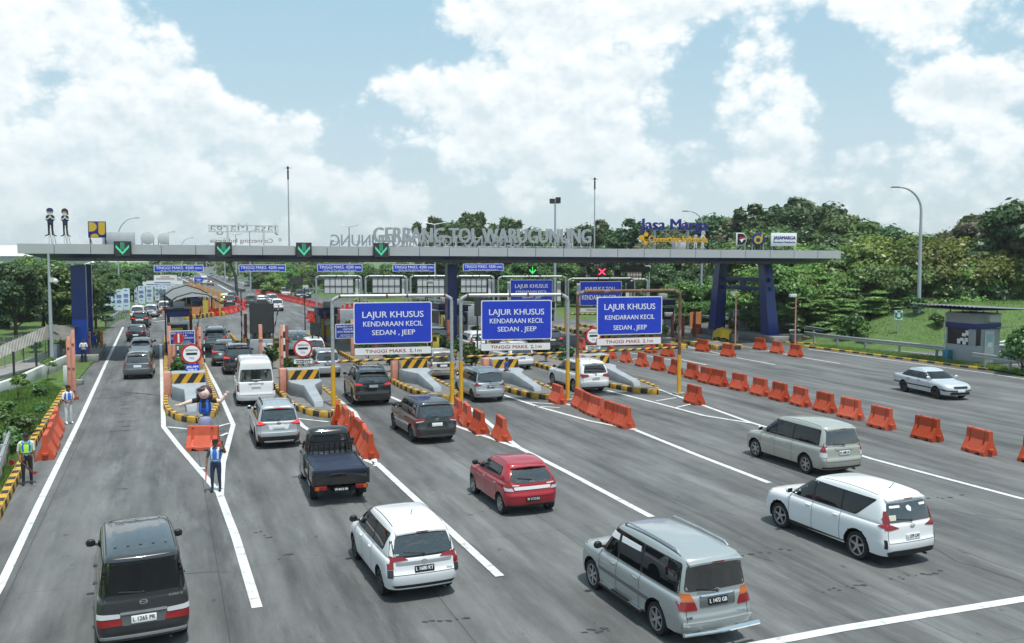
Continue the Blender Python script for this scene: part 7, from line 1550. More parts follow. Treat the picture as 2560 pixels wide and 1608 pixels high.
o, hn, s = person(69, 1212, 28, 'guard in a black cap and lime vest holding a red flag by the kerb', 1.72, 'cloth_white', 'cloth_black', 'cloth_black', 'cloth_white', armR=[(-.24, .03, 1.13), (-.2, -.1, .92)], vest=('vest_lime', ('vest_blue', 'vest_blue')), hat='cap', stride=.06)
a = world_of(o, hn[-1]); q = MB(); q.tube([(-.1, 0, .07), (.45, -.1, -.32)], .011, 6); f = [(.16, -.045, -.12), (.45, -.1, -.32), (.62, -.12, -.33), (.52, -.14, -.42), (.32, -.07, -.32), (.2, -.04, -.2)]; q.add(f + [(x, y + .012, z) for x, y, z in f], [tuple(range(6)), tuple(range(11, 5, -1))] + [(i, (i + 1) % 6, 6 + (i + 1) % 6, 6 + i) for i in range(6)], 1); b = q.build('red_flag', ['bark', 'flag_red']); b.location = a; tag(b, 'folded dark red flag on a stick held by the guard', 'flag')
person(172, 1061, 55, 'man dressed all in white with a blue vest and black hat beside the salmon post', 1.74, 'cloth_white', 'cloth_white', 'pure_white', 'cloth_white', armR=[(-.25, -.03, 1.14), (-.1, -.2, 1.0)], armL=[(.24, -.03, 1.14), (.08, -.2, 1.02)], vest=('vest_blue', ('reflective', 'cloth_blue')), hat='peci', skin='skin')
person(210, 908, 25, 'man in a white shirt looking down at papers by the left blue column', 1.7, 'cloth_white', 'cloth_navy', 'cloth_black', 'cloth_white', armR=[(-.24, -.06, 1.14), (-.08, -.26, 1.12)], armL=[(.24, -.06, 1.14), (.1, -.26, 1.14)])
person(237, 886, 200, 'man in a blue and white jacket leaning by the left column plinth', 1.7, 'cloth_blue', 'cloth_denim', 'cloth_white', 'cloth_blue', lean=.1, z=.0); person(249, 880, 30, 'person in dark clothes holding a hat beside the leaning man', 1.68, 'cloth_olive', 'cloth_denim', 'cloth_white', 'cloth_olive', armR=[(-.22, -.08, 1.14), (-.1, -.26, 1.2)])
person(612, 892, 15, 'attendant in an orange reflective vest beside the second lane', 1.7, 'cloth_black', 'cloth_black', 'cloth_black', 'cloth_black', vest=('cloth_orange', ('vest_lime', 'cloth_orange')))
person(1266, 966, 70, 'man in a blue jacket and jeans leaning on the striped island block', 1.68, 'cloth_blue', 'cloth_denim', 'cloth_black', 'cloth_blue', armR=[(-.24, .0, 1.14), (-.16, -.18, 1.0)], stride=.08)
person(1139, 846, 0, 'man in a pale blue jacket standing by the middle dark column', 1.7, 'cloth_denim', 'cloth_olive', 'cloth_black', 'cloth_denim'); person(794, 868, 200, 'attendant with a striped sash bending at the third lane booth', 1.7, 'cloth_navy', 'cloth_navy', 'cloth_black', 'cloth_white', lean=-.12)
person(1687, 848, 10, 'person in black standing under the roof by the right booth', 1.7, 'cloth_black', 'cloth_black', 'cloth_black', 'cloth_black'); person(409, 800, 20, 'man in an orange vest walking on the left lane far away', 1.7, 'cloth_orange', 'cloth_beige', 'cloth_black', 'cloth_orange', stride=.06)
# the inflatable staff figure at the first island
p = G(514, 1083); rt = empty('inflatable_figure', (p.x, p.y, 0), R(4), 'smiling inflatable woman figure in a blue vest with arms spread on the island tip', 'inflatable figure'); k = 1.0
me = skin_mesh([(0, 0, .05), (0, 0, .45), (0, 0, .8)], [(0, 1), (1, 2)], [(.3, .3), (.3, .3), (.26, .26)]); me.materials.append(MATS['violet_grey']); link('skirt', me, rt)
me = skin_mesh([(0, 0, .74), (0, 0, 1.1), (0, 0, 1.42), (0, 0, 1.52)], [(0, 1), (1, 2), (2, 3)], [(.3, .27), (.28, .25), (.22, .2), .13]); [me.materials.append(MATS[m]) for m in ('cloth_blue', 'vest_blue', 'cloth_black', 'letter_yellow')]
me.polygons.foreach_set('material_index', [1 if .82 < f.center.z < .9 or .12 < abs(f.center.x) < .17 else (2 if abs(f.center.x) < .05 and f.center.y < 0 else (3 if f.center.z > 1.5 else 0)) for f in me.polygons]); link('vest', me, rt)
for s_, pts in ((-1, [(-.2, 0, 1.4), (-.45, 0, 1.37), (-.75, -.02, 1.28), (-1.0, -.04, 1.2)]), (1, [(.2, 0, 1.4), (.42, 0, 1.36), (.66, -.02, 1.34), (.86, -.04, 1.6)])):
 me = skin_mesh(pts, [(0, 1), (1, 2), (2, 3)], [.12, .11, .085, .06]); me.materials.append(MATS['skin_pale']); me.materials.append(MATS['cloth_black']); me.polygons.foreach_set('material_index', [1 if abs(f.center.x) < .5 else 0 for f in me.polygons]); link('arm', me, rt)
 q = MB(); e = Vector(pts[-1]); d = (e - Vector(pts[-2])).normalized(); q.ball(e, .07, 10, 6); [q.tube([e + d * .02, e + d * .14 + Vector((dx, 0, dz))], .026, 6) for dx, dz in ((-.05, .03), (-.02, .05), (.02, .05), (.05, .02))]; q.build('hand', 'skin_pale', rt, True)
q = MB(); q.ball((0, -.02, 1.68), (.24, .23, .26), 18, 12); hd_ = q.build('head', 'skin_pale', rt, True)
q = MB(); q.ball((0, .06, 1.73), (.29, .25, .28), 18, 12); q.ball((-.24, .0, 1.54), (.09, .14, .15), 10, 7); q.ball((.24, .0, 1.54), (.09, .14, .15), 10, 7); q.ball((-.09, -.16, 1.85), (.18, .09, .09), 10, 7); q.build('hair', 'hair_brown', hd_, True)
q = MB(); [q.box((x, -.25, 1.69), (.06, .02, .014)) for x in (-.08, .09)]; q.build('eyes', 'hair_brown', hd_); q = MB(); q.tube([(-.07, -.235, 1.58), (0, -.25, 1.555), (.07, -.235, 1.58)], .013, 6); q.build('mouth', 'red_paint', hd_)
# ================================================================== posts, round signs, boards and booths at the lanes
def post(px0, y0, px1, y1, m, label, group='salmon steel posts', r=None, name='steel_post', collars=True):
 # from base pixel (px0, y0) to top pixel (px1, y1)
 b = G(px0, y0); t = DP(px1, y1, b.y); h = t.z; root = empty(name, b, TH, label, 'post', group); r = r or .13
 q = MB(); q.box((-.0, 0, h / 2), (r * 1.1, r * 1.6, h)); q.box((-r * .75, .06, h / 2 - .1), (r * .5, r * .8, h - .25)); q.build('shaft', m, root, bevel=.008)
 if collars: q = MB(); [q.box((-.02, -r * .85, h * k), (r * .9, .03, r * .8)) for k in (.12, .45, .8)]; q.box((0, 0, .08), (r * 2.4, r * 2.4, .16)); q.build('bracket', 'brick_red', root)
 return root
for a in (((437, 945, 436, 828), 'salmon_paint', 'salmon post left of the first round sign'), ((502, 940, 502, 818), 'salmon_paint', 'salmon post right of the first round sign'), ((706, 957, 703, 813), 'salmon_paint', 'tall salmon post right of the tall white van'), ((188, 999, 177, 826), 'salmon_paint', 'tall salmon post behind the man in white'), ((176, 985, 168, 842), 'salmon_paint', 'duller post just left of the tall salmon one by the man in white'), ((226, 899, 217, 829), 'salmon_paint', 'salmon post in front of the left blue column'), ((256, 885, 254, 820), 'orange_paint', 'orange post beside the two people at the left column'),
          ((1681, 852, 1680, 786), 'brick_red', 'dark red post left of the person in black'), ((1708, 850, 1707, 788), 'brick_red', 'dark red post right of the rusty gate'), ((1736, 842, 1735, 780), 'brick_red', 'dark red post under the right part of the roof'), ((1825, 835, 1824, 786), 'brick_red', 'dark red post by the yellow draped scooter'), ((1104, 830, 1104, 780), 'brick_red', 'dark red post left of the middle column'), ((1158, 832, 1158, 783), 'brick_red', 'dark red post right of the middle column'), ((1090, 815, 1089, 778), 'salmon_paint', 'salmon post far behind the left blue sign'), ((825, 832, 824, 793), 'brick_red', 'dark red post beside the yellow panel of the third lane')):
 post(*a[0], a[1], a[2])
def round_sign(px, py, rpx, isl, ay, label, plate_lines, ppx, pm='white_paint', tm='text_black'):
 c0 = ISL[isl].location + U * ay; pl = Plane(c0, TH); c = pl.at(px, py); rr = rpx / F_PX * c.y * 1.02; root = empty('round_sign', (c.x, c.y, 1.55), TH, label, 'road sign', 'round toll signs'); z = c.z - 1.55
 q = MB(); q.cyl((0, 0, z), (0, .03, z), rr, n=36); q.build('rim_disc', 'red_paint', root); q = MB(); q.cyl((0, -.006, z), (0, .0, z), rr * .8, n=36); q.build('face', 'pure_white', root)
 q = MB(); q.plate(rounded([(-rr * .52, z - rr * .1), (rr * .52, z - rr * .1), (rr * .52, z + rr * .12), (-rr * .52, z + rr * .12)], .05), -.012, -.006); q.build('bar', 'text_black', root)
 lettering('GERBANG', 'text_black', root, (0, -.009, z + rr * .28), rr * .2, rr * 1.15, .002); lettering('TOL', 'text_black', root, (0, -.009, z - rr * .52), rr * .2, rr * .5, .002)
 q = MB(); q.box((0, .07, (z + rr) / 2 - .02), (.07, .06, z + rr)); q.build('pole', 'black_paint', root)
 x0, y0, x1, y1 = ppx; a, b = pl.at(x0, y1), pl.at(x1, y0); w, h = (b - a).dot(pl.dir), b.z - a.z; cc = ((a + b) / 2 - c).dot(pl.dir); q = MB(); q.plate(rect(cc - w / 2, a.z - 1.55, cc + w / 2, b.z - 1.55, .03), 0, .03); s = q.build('sub_plate', pm, root)
 for i, t in enumerate(plate_lines): lettering(t, tm, s, (cc, -.006, a.z - 1.55 + h * (.54 - .42 * i)), h * .3, w * (.84 if i == 0 else .7), .002, .006)
round_sign(479, 885, 25, 0, 7.6, 'red ringed GERBANG TOL sign with a blue JALAN TERUS plate at the left island', ['JALAN', 'TERUS'], (463.5, 910, 498, 931), 'blue_sign', 'text_white')
round_sign(757.5, 871.6, 23, 1, 7.6, 'red ringed GERBANG TOL sign with a white TEMPELKAN KARTU plate at the second island', ['TEMPELKAN', 'KARTU'], (735, 897, 781, 910))
round_sign(1483.6, 840, 21, 4, 7.6, 'red ringed GERBANG TOL sign half hidden by the right blue lane sign', ['TEMPELKAN', 'KARTU'], (1464.7, 863, 1501, 874))
pl = Plane(ISL[0].location + U * 12, TH)
sign_board('info_board', 'blue BERLAKU 1 E-TOLL info board between the salmon posts at the left island', 'info board', pl, 425, 826, 487, 862, 'dark_blue_sign', [('BERLAKU 1 E-TOLL', .06, .94, .76, .13, 'text_white'), ('UNTUK', .3, .7, .58, .12, 'text_white'), ('SATU KENDARAAN', .06, .94, .4, .13, 'text_white'), ('PERHATIKAN SALDO', .2, .8, .2, .07, 'text_white'), ('E-TOLL ANDA CUKUP', .15, .85, .08, .07, 'text_white')], 'text_white', group='blue info boards')
c = pl.at(446, 844); q = MB(); q.cyl((0, 0, 0), (0, .03, 0), .3, n=28); rs = q.build('no_entry_sign', 'red_paint'); rs.location = c - U * .5; rs.rotation_euler = (0, 0, TH); tag(rs, 'red round sign with a white upright bar on the left salmon post', 'road sign'); q = MB(); q.box((0, -.006, 0), (.09, .012, .5)); q.build('white_bar', 'pure_white', rs)
pl = Plane(ISL[1].location + U * 13, TH)
sign_board('info_board', 'blue BERLAKU 1 E-TOLL info board left of the big left lane sign', 'info board', pl, 839, 809, 900, 847, 'dark_blue_sign', [('BERLAKU 1 E-TOLL', .06, .94, .76, .13, 'text_white'), ('UNTUK', .3, .7, .58, .12, 'text_white'), ('SATU KENDARAAN', .06, .94, .4, .13, 'text_white'), ('PERHATIKAN SALDO', .2, .8, .2, .07, 'text_white'), ('E-TOLL ANDA CUKUP', .15, .85, .08, .07, 'text_white')], 'text_white', group='blue info boards')
def booth(px, py, label, w=1.5, l=2.6, h=2.7, yellow=True, rz=TH):
 p = G(px, py); root = empty('toll_booth', (p.x, p.y, .2), rz, label, 'toll booth', 'toll booths'); q = MB(); q.box((0, l / 2, .55), (w, l, 1.1)); q.build('lower_wall', 'booth_grey', root, bevel=.03)
 q = MB(); q.box((0, l / 2, 1.65), (w - .1, l - .1, 1.1)); q.build('glazing', 'dark_inside', root); q = MB(); [q.box((sx * (w / 2 - .04), l / 2 + sy * (l / 2 - .04), 1.65), (.09, .09, 1.1)) for sx in (-1, 1) for sy in (-1, 1)]; q.build('window_post', 'booth_grey', root)
 q = MB(); q.box((0, l / 2, h - .28), (w + .06, l + .06, .5)); q.build('blue_band', 'booth_blue', root, bevel=.02); q = MB(); q.box((0, l / 2, h + .02), (w + .5, l + .6, .09)); q.build('roof', 'panel_dark', root); q = MB(); q.box((.1, l / 2 - .4, h + .32), (.8, .5, .5)); q.box((.0, -.18, 1.6), (w * .5, .3, .4)); q.build('air_conditioner', 'grey_sheet', root, bevel=.03)
 if yellow: q = MB(); q.box((-.15, -.03, 1.2), (w * .62, .05, 1.5)); q.build('yellow_panel', 'booth_yellow', root)
 return root
booth(447, 893, 'dark blue toll booth of the left lane with a yellow panel', h=3.3); booth(655, 862, 'toll booth hidden behind the dark display panel', h=3.0); booth(822, 860, 'toll booth of the third lane with a yellow panel', h=2.8); booth(1150, 848, 'toll booth beside the middle column', h=2.8); booth(1540, 835, 'toll booth with a yellow panel behind the rusty gate', h=2.8, yellow=True); booth(1668, 832, 'pale grey toll booth right of the rusty gate', w=1.7, l=3, h=3.0, yellow=False)
def display(px0, y0, px1, y1, Y, label, cab):
 a, b = DP(px0, y1, Y), DP(px1, y0, Y); w, h = b.x - a.x, b.z - a.z; root = empty('led_board', ((a.x + b.x) / 2, Y, 0), R(8), label, 'display', 'upright display panels'); q = MB(); q.box((0, 0, a.z + h / 2), (w, .22, h)); q.build('housing', 'plastic_black', root, bevel=.02); q = MB(); q.box((0, -.115, a.z + h / 2), (w * .93, .01, h * .94)); [q.box((0, -.122, a.z + h * k / 12), (w * .93, .004, .012)) for k in range(1, 12)]; q.build('screen', 'panel_dark', root)
 q = MB(); [q.box((x, .05, a.z / 2 + .3), (.1, .1, a.z + .2)) for x in (-w * .3, w * .3)]; q.build('stand', 'plastic_black', root)
 if cab: q = MB(); q.box((0, .1, .85), (w * 1.05, .9, 1.5), top=(.92, 1)); q.build('cabinet', 'concrete_grey', root, bevel=.03); q = MB(); [q.box((x, -.42, 1.05), (.36, .14, .55)) for x in (.1, .58)]; q.build('meter_box', 'off_white', root, bevel=.02)
display(626, 759, 683, 834, 63, 'large blank dark display panel above a grey cabinet at the second lane', True); display(1186, 744, 1222, 790, 66, 'blank grey display panel left of the middle blue lane sign', False); display(776, 806, 800, 838, 64, 'dark box with a red light at the third lane', False)
def striped_post(px, yb, yt, label, ma='red_paint', mb='pure_white', r=.06):
 p = G(px, yb); t = DP(px, yt, p.y); q = MB(); n = 8
 for k in range(n): q.cyl((0, 0, t.z * k / n), (0, 0, t.z * (k + 1) / n), r, n=10, m=k % 2)
 o = q.build('striped_post', [ma, mb], None, True); o.location = p; tag(o, label, 'post')
striped_post(605, 868, 765, 'red and white striped post beside the orange vested attendant'); striped_post(446, 925, 845, 'black and white striped post behind the first round sign', 'black_paint', 'pure_white'); striped_post(712, 945, 812, 'black and white striped post beside the tall salmon post', 'black_paint', 'pure_white'); striped_post(512, 925, 850, 'black and white striped post by the first lane', 'black_paint', 'pure_white', .04)
def cctv(px, yb, yt, m, label, cams=1, arm=.5, side=1, r=.05, pole='camera_pole'):
 p = G(px, yb); t = DP(px, yt, p.y); root = empty(pole, p, 0, label, 'camera pole'); q = MB(); q.tube([(0, 0, 0), (0, 0, t.z * .5), (0, 0, t.z)], [r * 1.2, r, r * .8], 8); q.build('pole', m, root, True)
 q = MB(); q.tube([(0, 0, t.z - .12), (side * arm, -.1, t.z - .08)], .03, 6); q.box((side * (arm + .1), -.18, t.z - .12), (.55, .28, .24), .3, 0); q.build('camera', 'off_white', root, bevel=.03); return root
cctv(1838, 862, 728, 'salmon_paint', 'salmon pole with a white camera over the yellow kerb end', side=-1, arm=.2); cctv(1987, 882, 735, 'salmon_paint', 'salmon pole with a white camera behind the rightmost apron barrier', side=-1, arm=.2)
cctv(605, 862, 722, 'plastic_black', 'black pole with a camera beside the display panel', side=1, arm=.05); cctv(763, 826, 714, 'plastic_black', 'tall black pole with a camera at the third lane', side=1, arm=.05); cctv(416, 890, 726, 'plastic_black', 'thin black pole with a camera on the left booth', side=-1, arm=.05); cctv(1069, 850, 702, 'plastic_black', 'black pole with a camera in front of the third sign back', side=1, arm=.2)
cctv(1622, 820, 664, 'lamp_grey', 'grey pole with a white camera right of the far E-TOLL gate', side=-1, arm=.1, r=.06)
p = G(131, 918); t = DP(126, 632, p.y); root = empty('camera_pole', p, 0, 'tall grey pole with a white dome camera left of the blue column', 'camera pole'); q = MB(); q.tube([(0, 0, 0), (0, 0, t.z * .5), (0, 0, t.z)], [.14, .11, .07], 10); q.build('pole', 'lamp_grey', root, True); zc = DP(126, 700, p.y).z; q = MB(); q.tube([(0, 0, zc), (.35, 0, zc + .05)], .04); q.ball((.42, 0, zc - .1), (.16, .16, .2)); q.box((.2, 0, zc), (.3, .2, .3)); q.build('camera', 'off_white', root, True)
# the yellow-draped scooter, bin, cabinet on the right island
p = G(1808, 856); root = empty('draped_scooter', p, TH + .4, 'parked scooter draped with a yellow rain sheet on the right island', 'scooter'); me = leaf = None
q = MB(); [q.tube([(0, y + .28 * math.cos(a), .28 + .28 * math.sin(a)) for a in np.linspace(0, 2 * math.pi, 17)], .05, 6) for y in (-.6, .62)]; q.build('wheel', 'rubber', root, True); q = MB(); q.box((0, 0, .45), (.3, 1.1, .35), top=(.7, .8)); q.build('body', mat('scooter_maroon', (.12, .02, .04), .35, coat=.5), root, bevel=.06)
vs = []; fs = []
for j in range(13):
 for i in range(11):
  u, v = i / 10 * 2 - 1, j / 12 * 2 - 1; x = u * .62; y = v * .85; z = 1.25 - .75 * abs(u) ** 2.2 - .25 * v * v + .06 * math.sin(7 * u + 5 * v) + .04 * math.sin(11 * v); vs.append((x * (1 - .2 * abs(v)) + .03 * math.sin(9 * v), y + .04 * math.sin(8 * u), z))
for j in range(12):
 for i in range(10): a = j * 11 + i; fs.append((a, a + 1, a + 12, a + 11))
q = MB(); q.add(vs, fs); q.build('rain_sheet', 'tarp_yellow', root, smooth=True, sharp=60)
p = G(1986, 856); q = MB(); q.cyl((0, 0, .05), (0, 0, 1.0), .36, .46, 14); q.cyl((0, 0, 1.0), (0, 0, 1.1), .5, .46, 14, 1); o = q.build('rubbish_bin', ['plastic_green', 'off_white'], None, True); o.location = p; tag(o, 'green rubbish bin with a white lid on the right verge', 'bin')
p = G(1876, 838); q = MB(); q.box((0, 0, .85), (1.15, 1.1, 1.7)); q.box((0, 0, 1.73), (1.25, 1.2, .08)); q.box((0, -.553, .9), (.9, .01, 1.4)); o = q.build('control_cabinet', 'concrete_grey', None, bevel=.02); o.location = p + U * 1.5 + Vector((0, 0, .5)); o.rotation_euler = (0, 0, TH); tag(o, 'grey control cabinet on the plinth between the right columns', 'cabinet')
p = G(1738, 826); q = MB(); q.box((0, 0, 1.1), (1.3, .12, 1.5)); q.box((0, .05, .9), (.2, .2, 1.8)); o = q.build('orange_board', 'orange_paint', None); o.location = p; o.rotation_euler = (0, 0, TH); tag(o, 'back of an orange lane board under the right part of the roof', 'board')
# ================================================================== lamps
def street_lamp(base, top_px, Y, tip_px, label, r=.12, m='lamp_grey'):
 # a bent pole: base point, height from the pixel, arm reaching towards the pixel tip
 root = empty('street_lamp', base, 0, label, 'street lamp', None); bend = DP(*top_px, base.y) - base; tip = DP(*tip_px, base.y) - base; h = bend.z
 pts = [(0, 0, 0), (bend.x * .5, 0, h * .5), (bend.x, 0, h)]; rr = [r * 1.15, r, r * .75]
 for t in np.linspace(.15, 1, 8): a = t * math.pi / 2; pts.append((bend.x + (tip.x - bend.x) * (1 - math.cos(a)), 0, h + (tip.z - h) * math.sin(a))); rr.append(r * (.72 - .28 * t))
 q = MB(); q.tube(pts, rr, 10); q.build('pole', m, root, True); s = 1 if tip.x > bend.x else -1; q = MB(); q.box((tip.x + s * .3, 0, tip.z), (.75, .28, .1), 0, 0, None, (.8, .8)); q.build('lamp_head', 'panel_dark', root, bevel=.03); q = MB(); q.box((bend.x * .1, -r, 1.0), (.15, .06, .4)); q.build('hatch', 'panel_dark', root)
b = G(2294, 858); b.z = mound_z(b.x, b.y); street_lamp(b, (2303, 528), 0, (2247, 468), 'tall grey street lamp on the lawn at the right', .15)
b = G(1751, 806); street_lamp(b, (1757, 565), 0, (1720, 528), 'grey street lamp rising behind the blue roof lettering'); b = G(298, 760); street_lamp(b, (295, 595), 0, (338, 545), 'street lamp behind the left end of the roof'); b = G(403, 738); street_lamp(b, (402, 612), 0, (430, 580), 'smaller street lamp right of the left one'); b = G(454, 720); street_lamp(b, (453, 620), 0, (478, 595), 'tiny street lamp above the highway bend')
p = G(1387, 818); t = DP(1391, 508, p.y); root = empty('floodlight_mast', p, 0, 'floodlight mast rising behind the letters NUN', 'floodlight'); q = MB(); q.tube([(0, 0, 0), (0, 0, t.z)], [.16, .09], 8); q.build('mast', 'lamp_grey', root, True); q = MB(); q.box((-.3, 0, t.z + .2), (.5, .3, .5), .5); q.box((.3, 0, t.z + .3), (.5, .3, .6), -.3); q.box((0, 0, t.z), (1, .08, .08)); q.build('floodlight', 'panel_dark', root)
for i, (px, yb) in enumerate(((517, 690), (538, 700), (563, 712), (592, 724), (627, 737), (875, 752), (1088, 760))):
 b = G(px, yb); q = MB(); h = 12.5; q.tube([(0, 0, 0), (0, 0, h)], [.17, .1], 6); q.tube([(-1.6, 0, h + .3), (0, 0, h), (1.6, 0, h + .3)], .07, 5); o = q.build('median_lamp', 'lamp_grey', None, True); o.location = b; tag(o, ('farthest', 'second farthest', 'third', 'fourth', 'nearest')[i] + ' tall lamp post in the highway median' if i < 5 else ('lamp post behind the second sign back' if i == 5 else 'lamp post behind the fourth height sign'), 'lamp post', 'median lamp posts')
# ================================================================== guardrails, kiosk, signs on the right
def guardrail(pts, label, zt=.75, step=2.0, base=None, ends=True):
 pts = [Vector(p) for p in pts]; c = pts[0]; root = empty('guardrail', c, 0, label, 'guardrail', 'steel guardrails'); q = MB(); prof = [(.0, -.16), (.05, -.12), (.05, -.05), (.0, 0), (.05, .05), (.05, .12), (0, .16)]
 vs = []; n = len(prof)
 for i, p in enumerate(pts):
  d = (pts[min(i + 1, len(pts) - 1)] - pts[max(i - 1, 0)]); d.z = 0; d.normalize(); nn = Vector((-d.y, d.x, 0)); nn = nn if nn.dot(-p) > 0 else -nn
  for off, z in prof: vs.append(p - c + nn * (off + .06) + Vector((0, 0, zt + z)))
  for off, z in reversed(prof): vs.append(p - c + nn * (off + .03) + Vector((0, 0, zt + z)))
 m = 2 * n; fs = [(i * m + k, i * m + (k + 1) % m, (i + 1) * m + (k + 1) % m, (i + 1) * m + k) for i in range(len(pts) - 1) for k in range(m)]; q.add(vs, fs); q.build('rail', 'galvanised', root)
 for i in range(len(pts) - 1):
  L = (pts[i + 1] - pts[i]).length; k = max(1, int(L / step))
  for j in range(k): p = pts[i].lerp(pts[i + 1], (j + .5) / k) - c; q = MB(); q.box((p.x, p.y, p.z + zt / 2 + .05), (.15, .15, zt + .25)); q.build('rail_post', 'galvanised', root)
 return root
guardrail([G(2012, 857), G(2060, 865), G(2200, 882), G(2300, 893), G(2385, 905)], 'steel guardrail on the right verge up to the kiosk', .85); guardrail([G(2433, 918), G(2490, 927), G(2560, 937), G(2660, 952)], 'near steel guardrail right of the kiosk', .85)
guardrail([G(1700, 808), G(1860, 822), G(1960, 836), G(2060, 852)], 'steel guardrail running behind the right columns', .95, 2.5); guardrail([G(2380, 880), G(2470, 890), G(2600, 908)], 'far guardrail behind the kiosk', .8, 2.2); guardrail([G(1560, 796), G(1640, 801), G(1700, 806)], 'pale guardrail seen beyond the right booth', .8, 2.5)
guardrail([G(262, 822), G(298, 797), G(330, 787), G(353, 766)], 'curved guardrail along the bend of the left lane', .8, 2.2); gp = G(22, 1135); guardrail([G(-60, 1400), G(-8, 1230), gp], 'end of a guardrail at the left edge below the shrubs', .75, 1.6); q = MB(); q.cyl((0, -.03, 0), (0, .02, 0), .09, n=16); o = q.build('reflector_disc', 'lens_red'); o.location = G(30, 1156, .62); tag(o, 'red reflector disc on the guardrail end at the left', 'reflector')
guardrail([G(531, 675), G(564, 684), G(639, 706), G(705, 719), G(752, 730), G(800, 738), G(883, 748)], 'long guardrail along the far side of the highway', 1.0, 5.0); guardrail([G(1040, 760), G(1085, 765), G(1180, 773)], 'guardrail beyond the plaza seen left of the middle gate', .9, 3.0)
q = MB(); ribbon_pts = g2([(519, 692), (556, 710), (584, 725), (612, 732)]); [q.box((*((Vector(ribbon_pts[i]) + Vector(ribbon_pts[i + 1])) / 2), .4), ((Vector(ribbon_pts[i + 1]) - Vector(ribbon_pts[i])).length, .4, .8), math.atan2(*reversed(Vector(ribbon_pts[i + 1]) - Vector(ribbon_pts[i])))) for i in range(3)]; o = q.build('median_barrier', 'concrete_raw'); tag(o, 'low concrete median wall between the far carriageways', 'median wall')
# the guard kiosk
p = G(2436, 913); kz = .05; root = empty('guard_kiosk', (p.x, p.y, kz), TH, 'grey and blue guard kiosk with a flat sheet roof on the right verge', 'kiosk'); root.scale = (1.05, 1.05, 1.13); Wk, Lk = 2.15, 2.35
def kio(name, parts, m, bev=.01): q = MB(); [q.box(c, d) for c, d in parts]; return q.build(name, m, root, bevel=bev)
kio('lower_wall', [((Wk / 2, Lk / 2, .55), (Wk, Lk, 1.1)), ((Wk / 2 + .25, .2, 1.6), (Wk - .5, .4, 1.0))], 'booth_grey'); kio('window', [((Wk / 2, Lk / 2, 1.6), (Wk - .12, Lk - .12, 1.0))], 'dark_inside'); kio('window_post', [((.05, .3, 1.6), (.1, .5, 1.0)), ((.05, Lk - .05, 1.6), (.1, .1, 1.0)), ((Wk - .05, Lk - .05, 1.6), (.1, .1, 1.0))], 'booth_grey'); kio('blue_band', [((Wk / 2, Lk / 2, 2.27), (Wk + .08, Lk + .08, .34))], 'booth_blue'); kio('upper_wall', [((Wk / 2, Lk / 2, 2.75), (Wk + .04, Lk + .04, .62))], 'booth_grey'); kio('cooling_unit', [((Wk * .62, -.16, 2.78), (1.0, .36, .46))], 'off_white', .03)
d_ = kio('door', [((Wk * .55, -.03, 1.02), (.8, .06, 1.95))], 'off_white', .01); q = MB(); q.box((Wk * .55, -.065, 1.5), (.5, .02, .62)); q.build('door_window', mat('pale_blue', (.35, .5, .58), .3), d_); q = MB(); q.box((Wk * .55, -.08, 1.15), (.38, .01, .3)); q.build('notice', 'pure_white', d_)
for (y, z, w_, h_) in ((.95, 1.72, .3, .2), (.7, 1.85, .25, .3), (1.1, 1.42, .3, .2), (.75, 1.42, .25, .25), (1.35, 1.3, .25, .3), (.9, 1.25, .25, .25)): q = MB(); q.box((.045, y, z), (.02, w_, h_)); q.build('notice', 'pure_white', root)
q = MB(); n = 50; vs = []
for i in range(n + 1): y = -1.5 + 5.6 * i / n; z = 3.4 + .03 * math.sin(i * 2.1); vs += [(-1.6, y, z + .14), (3.6, y, z - .1)]
q.add(vs, [(2 * i, 2 * i + 1, 2 * i + 3, 2 * i + 2) for i in range(n)]); q.box((1.0, 1.3, 3.33), (5.1, 5.5, .03)); q.build('sheet_roof', 'sheet_grey', root); kio('roof_strut', [((x, y, 3.2), (.07, .07, .4)) for x in (.15, Wk - .15) for y in (.15, 1.2, Lk - .15)], 'panel_dark')
q = MB(); q.tube([(-.1, Lk, 3.0), (-.2, Lk, 2.2), (-.15, Lk, 1.2), (.0, Lk - .05, .3)], .035, 6); q.build('drain_hose', 'off_white', root); q = MB(); q.box((0, 0, .4), (.5, .45, .8), 0, 0, None, (1.1, 1.1)); b_ = q.build('rubbish_bin', 'plastic_blue', None, bevel=.03); b_.location = G(2369, 905) + Vector((0, 0, kz)); b_.rotation_euler = (0, 0, TH); tag(b_, 'blue rubbish bin at the left foot of the kiosk', 'bin')
q = MB(); q.box((Wk + .1, -.35, 2.18), (.9, .7, .04)); q.build('door_canopy', 'off_white', root)
b = G(2246, 880); pl = Plane(b + Vector((0, 4, 0)), 0); root, w, h = sign_board('assembly_sign', 'green and white assembly point sign on a pole by the right guardrail', 'sign', pl, 2236, 776, 2257, 802, mat('sign_green', (.02, .2, .1), .5), (), 'text_white', .05, bw=.02)
q = MB(); [q.ball((x * w, -.045, h * .72), (.05, .02, .05), 8, 5) for x in (-.1, .1)]; [q.box((x * w, -.045, h * .48), (.09, .02, h * .3)) for x in (-.1, .1)]; [q.box((x * w, -.045, z * h), (.12, .02, .12)) for x in (-.34, .34) for z in (.18, .86)]; q.box((0, -.045, h * .1), (w * .7, .02, .05)); q.build('pictogram', 'pure_white', root); q = MB(); q.box((0, .06, -1.0), (.08, .06, 2.2)); q.build('pole', 'galvanised', root)
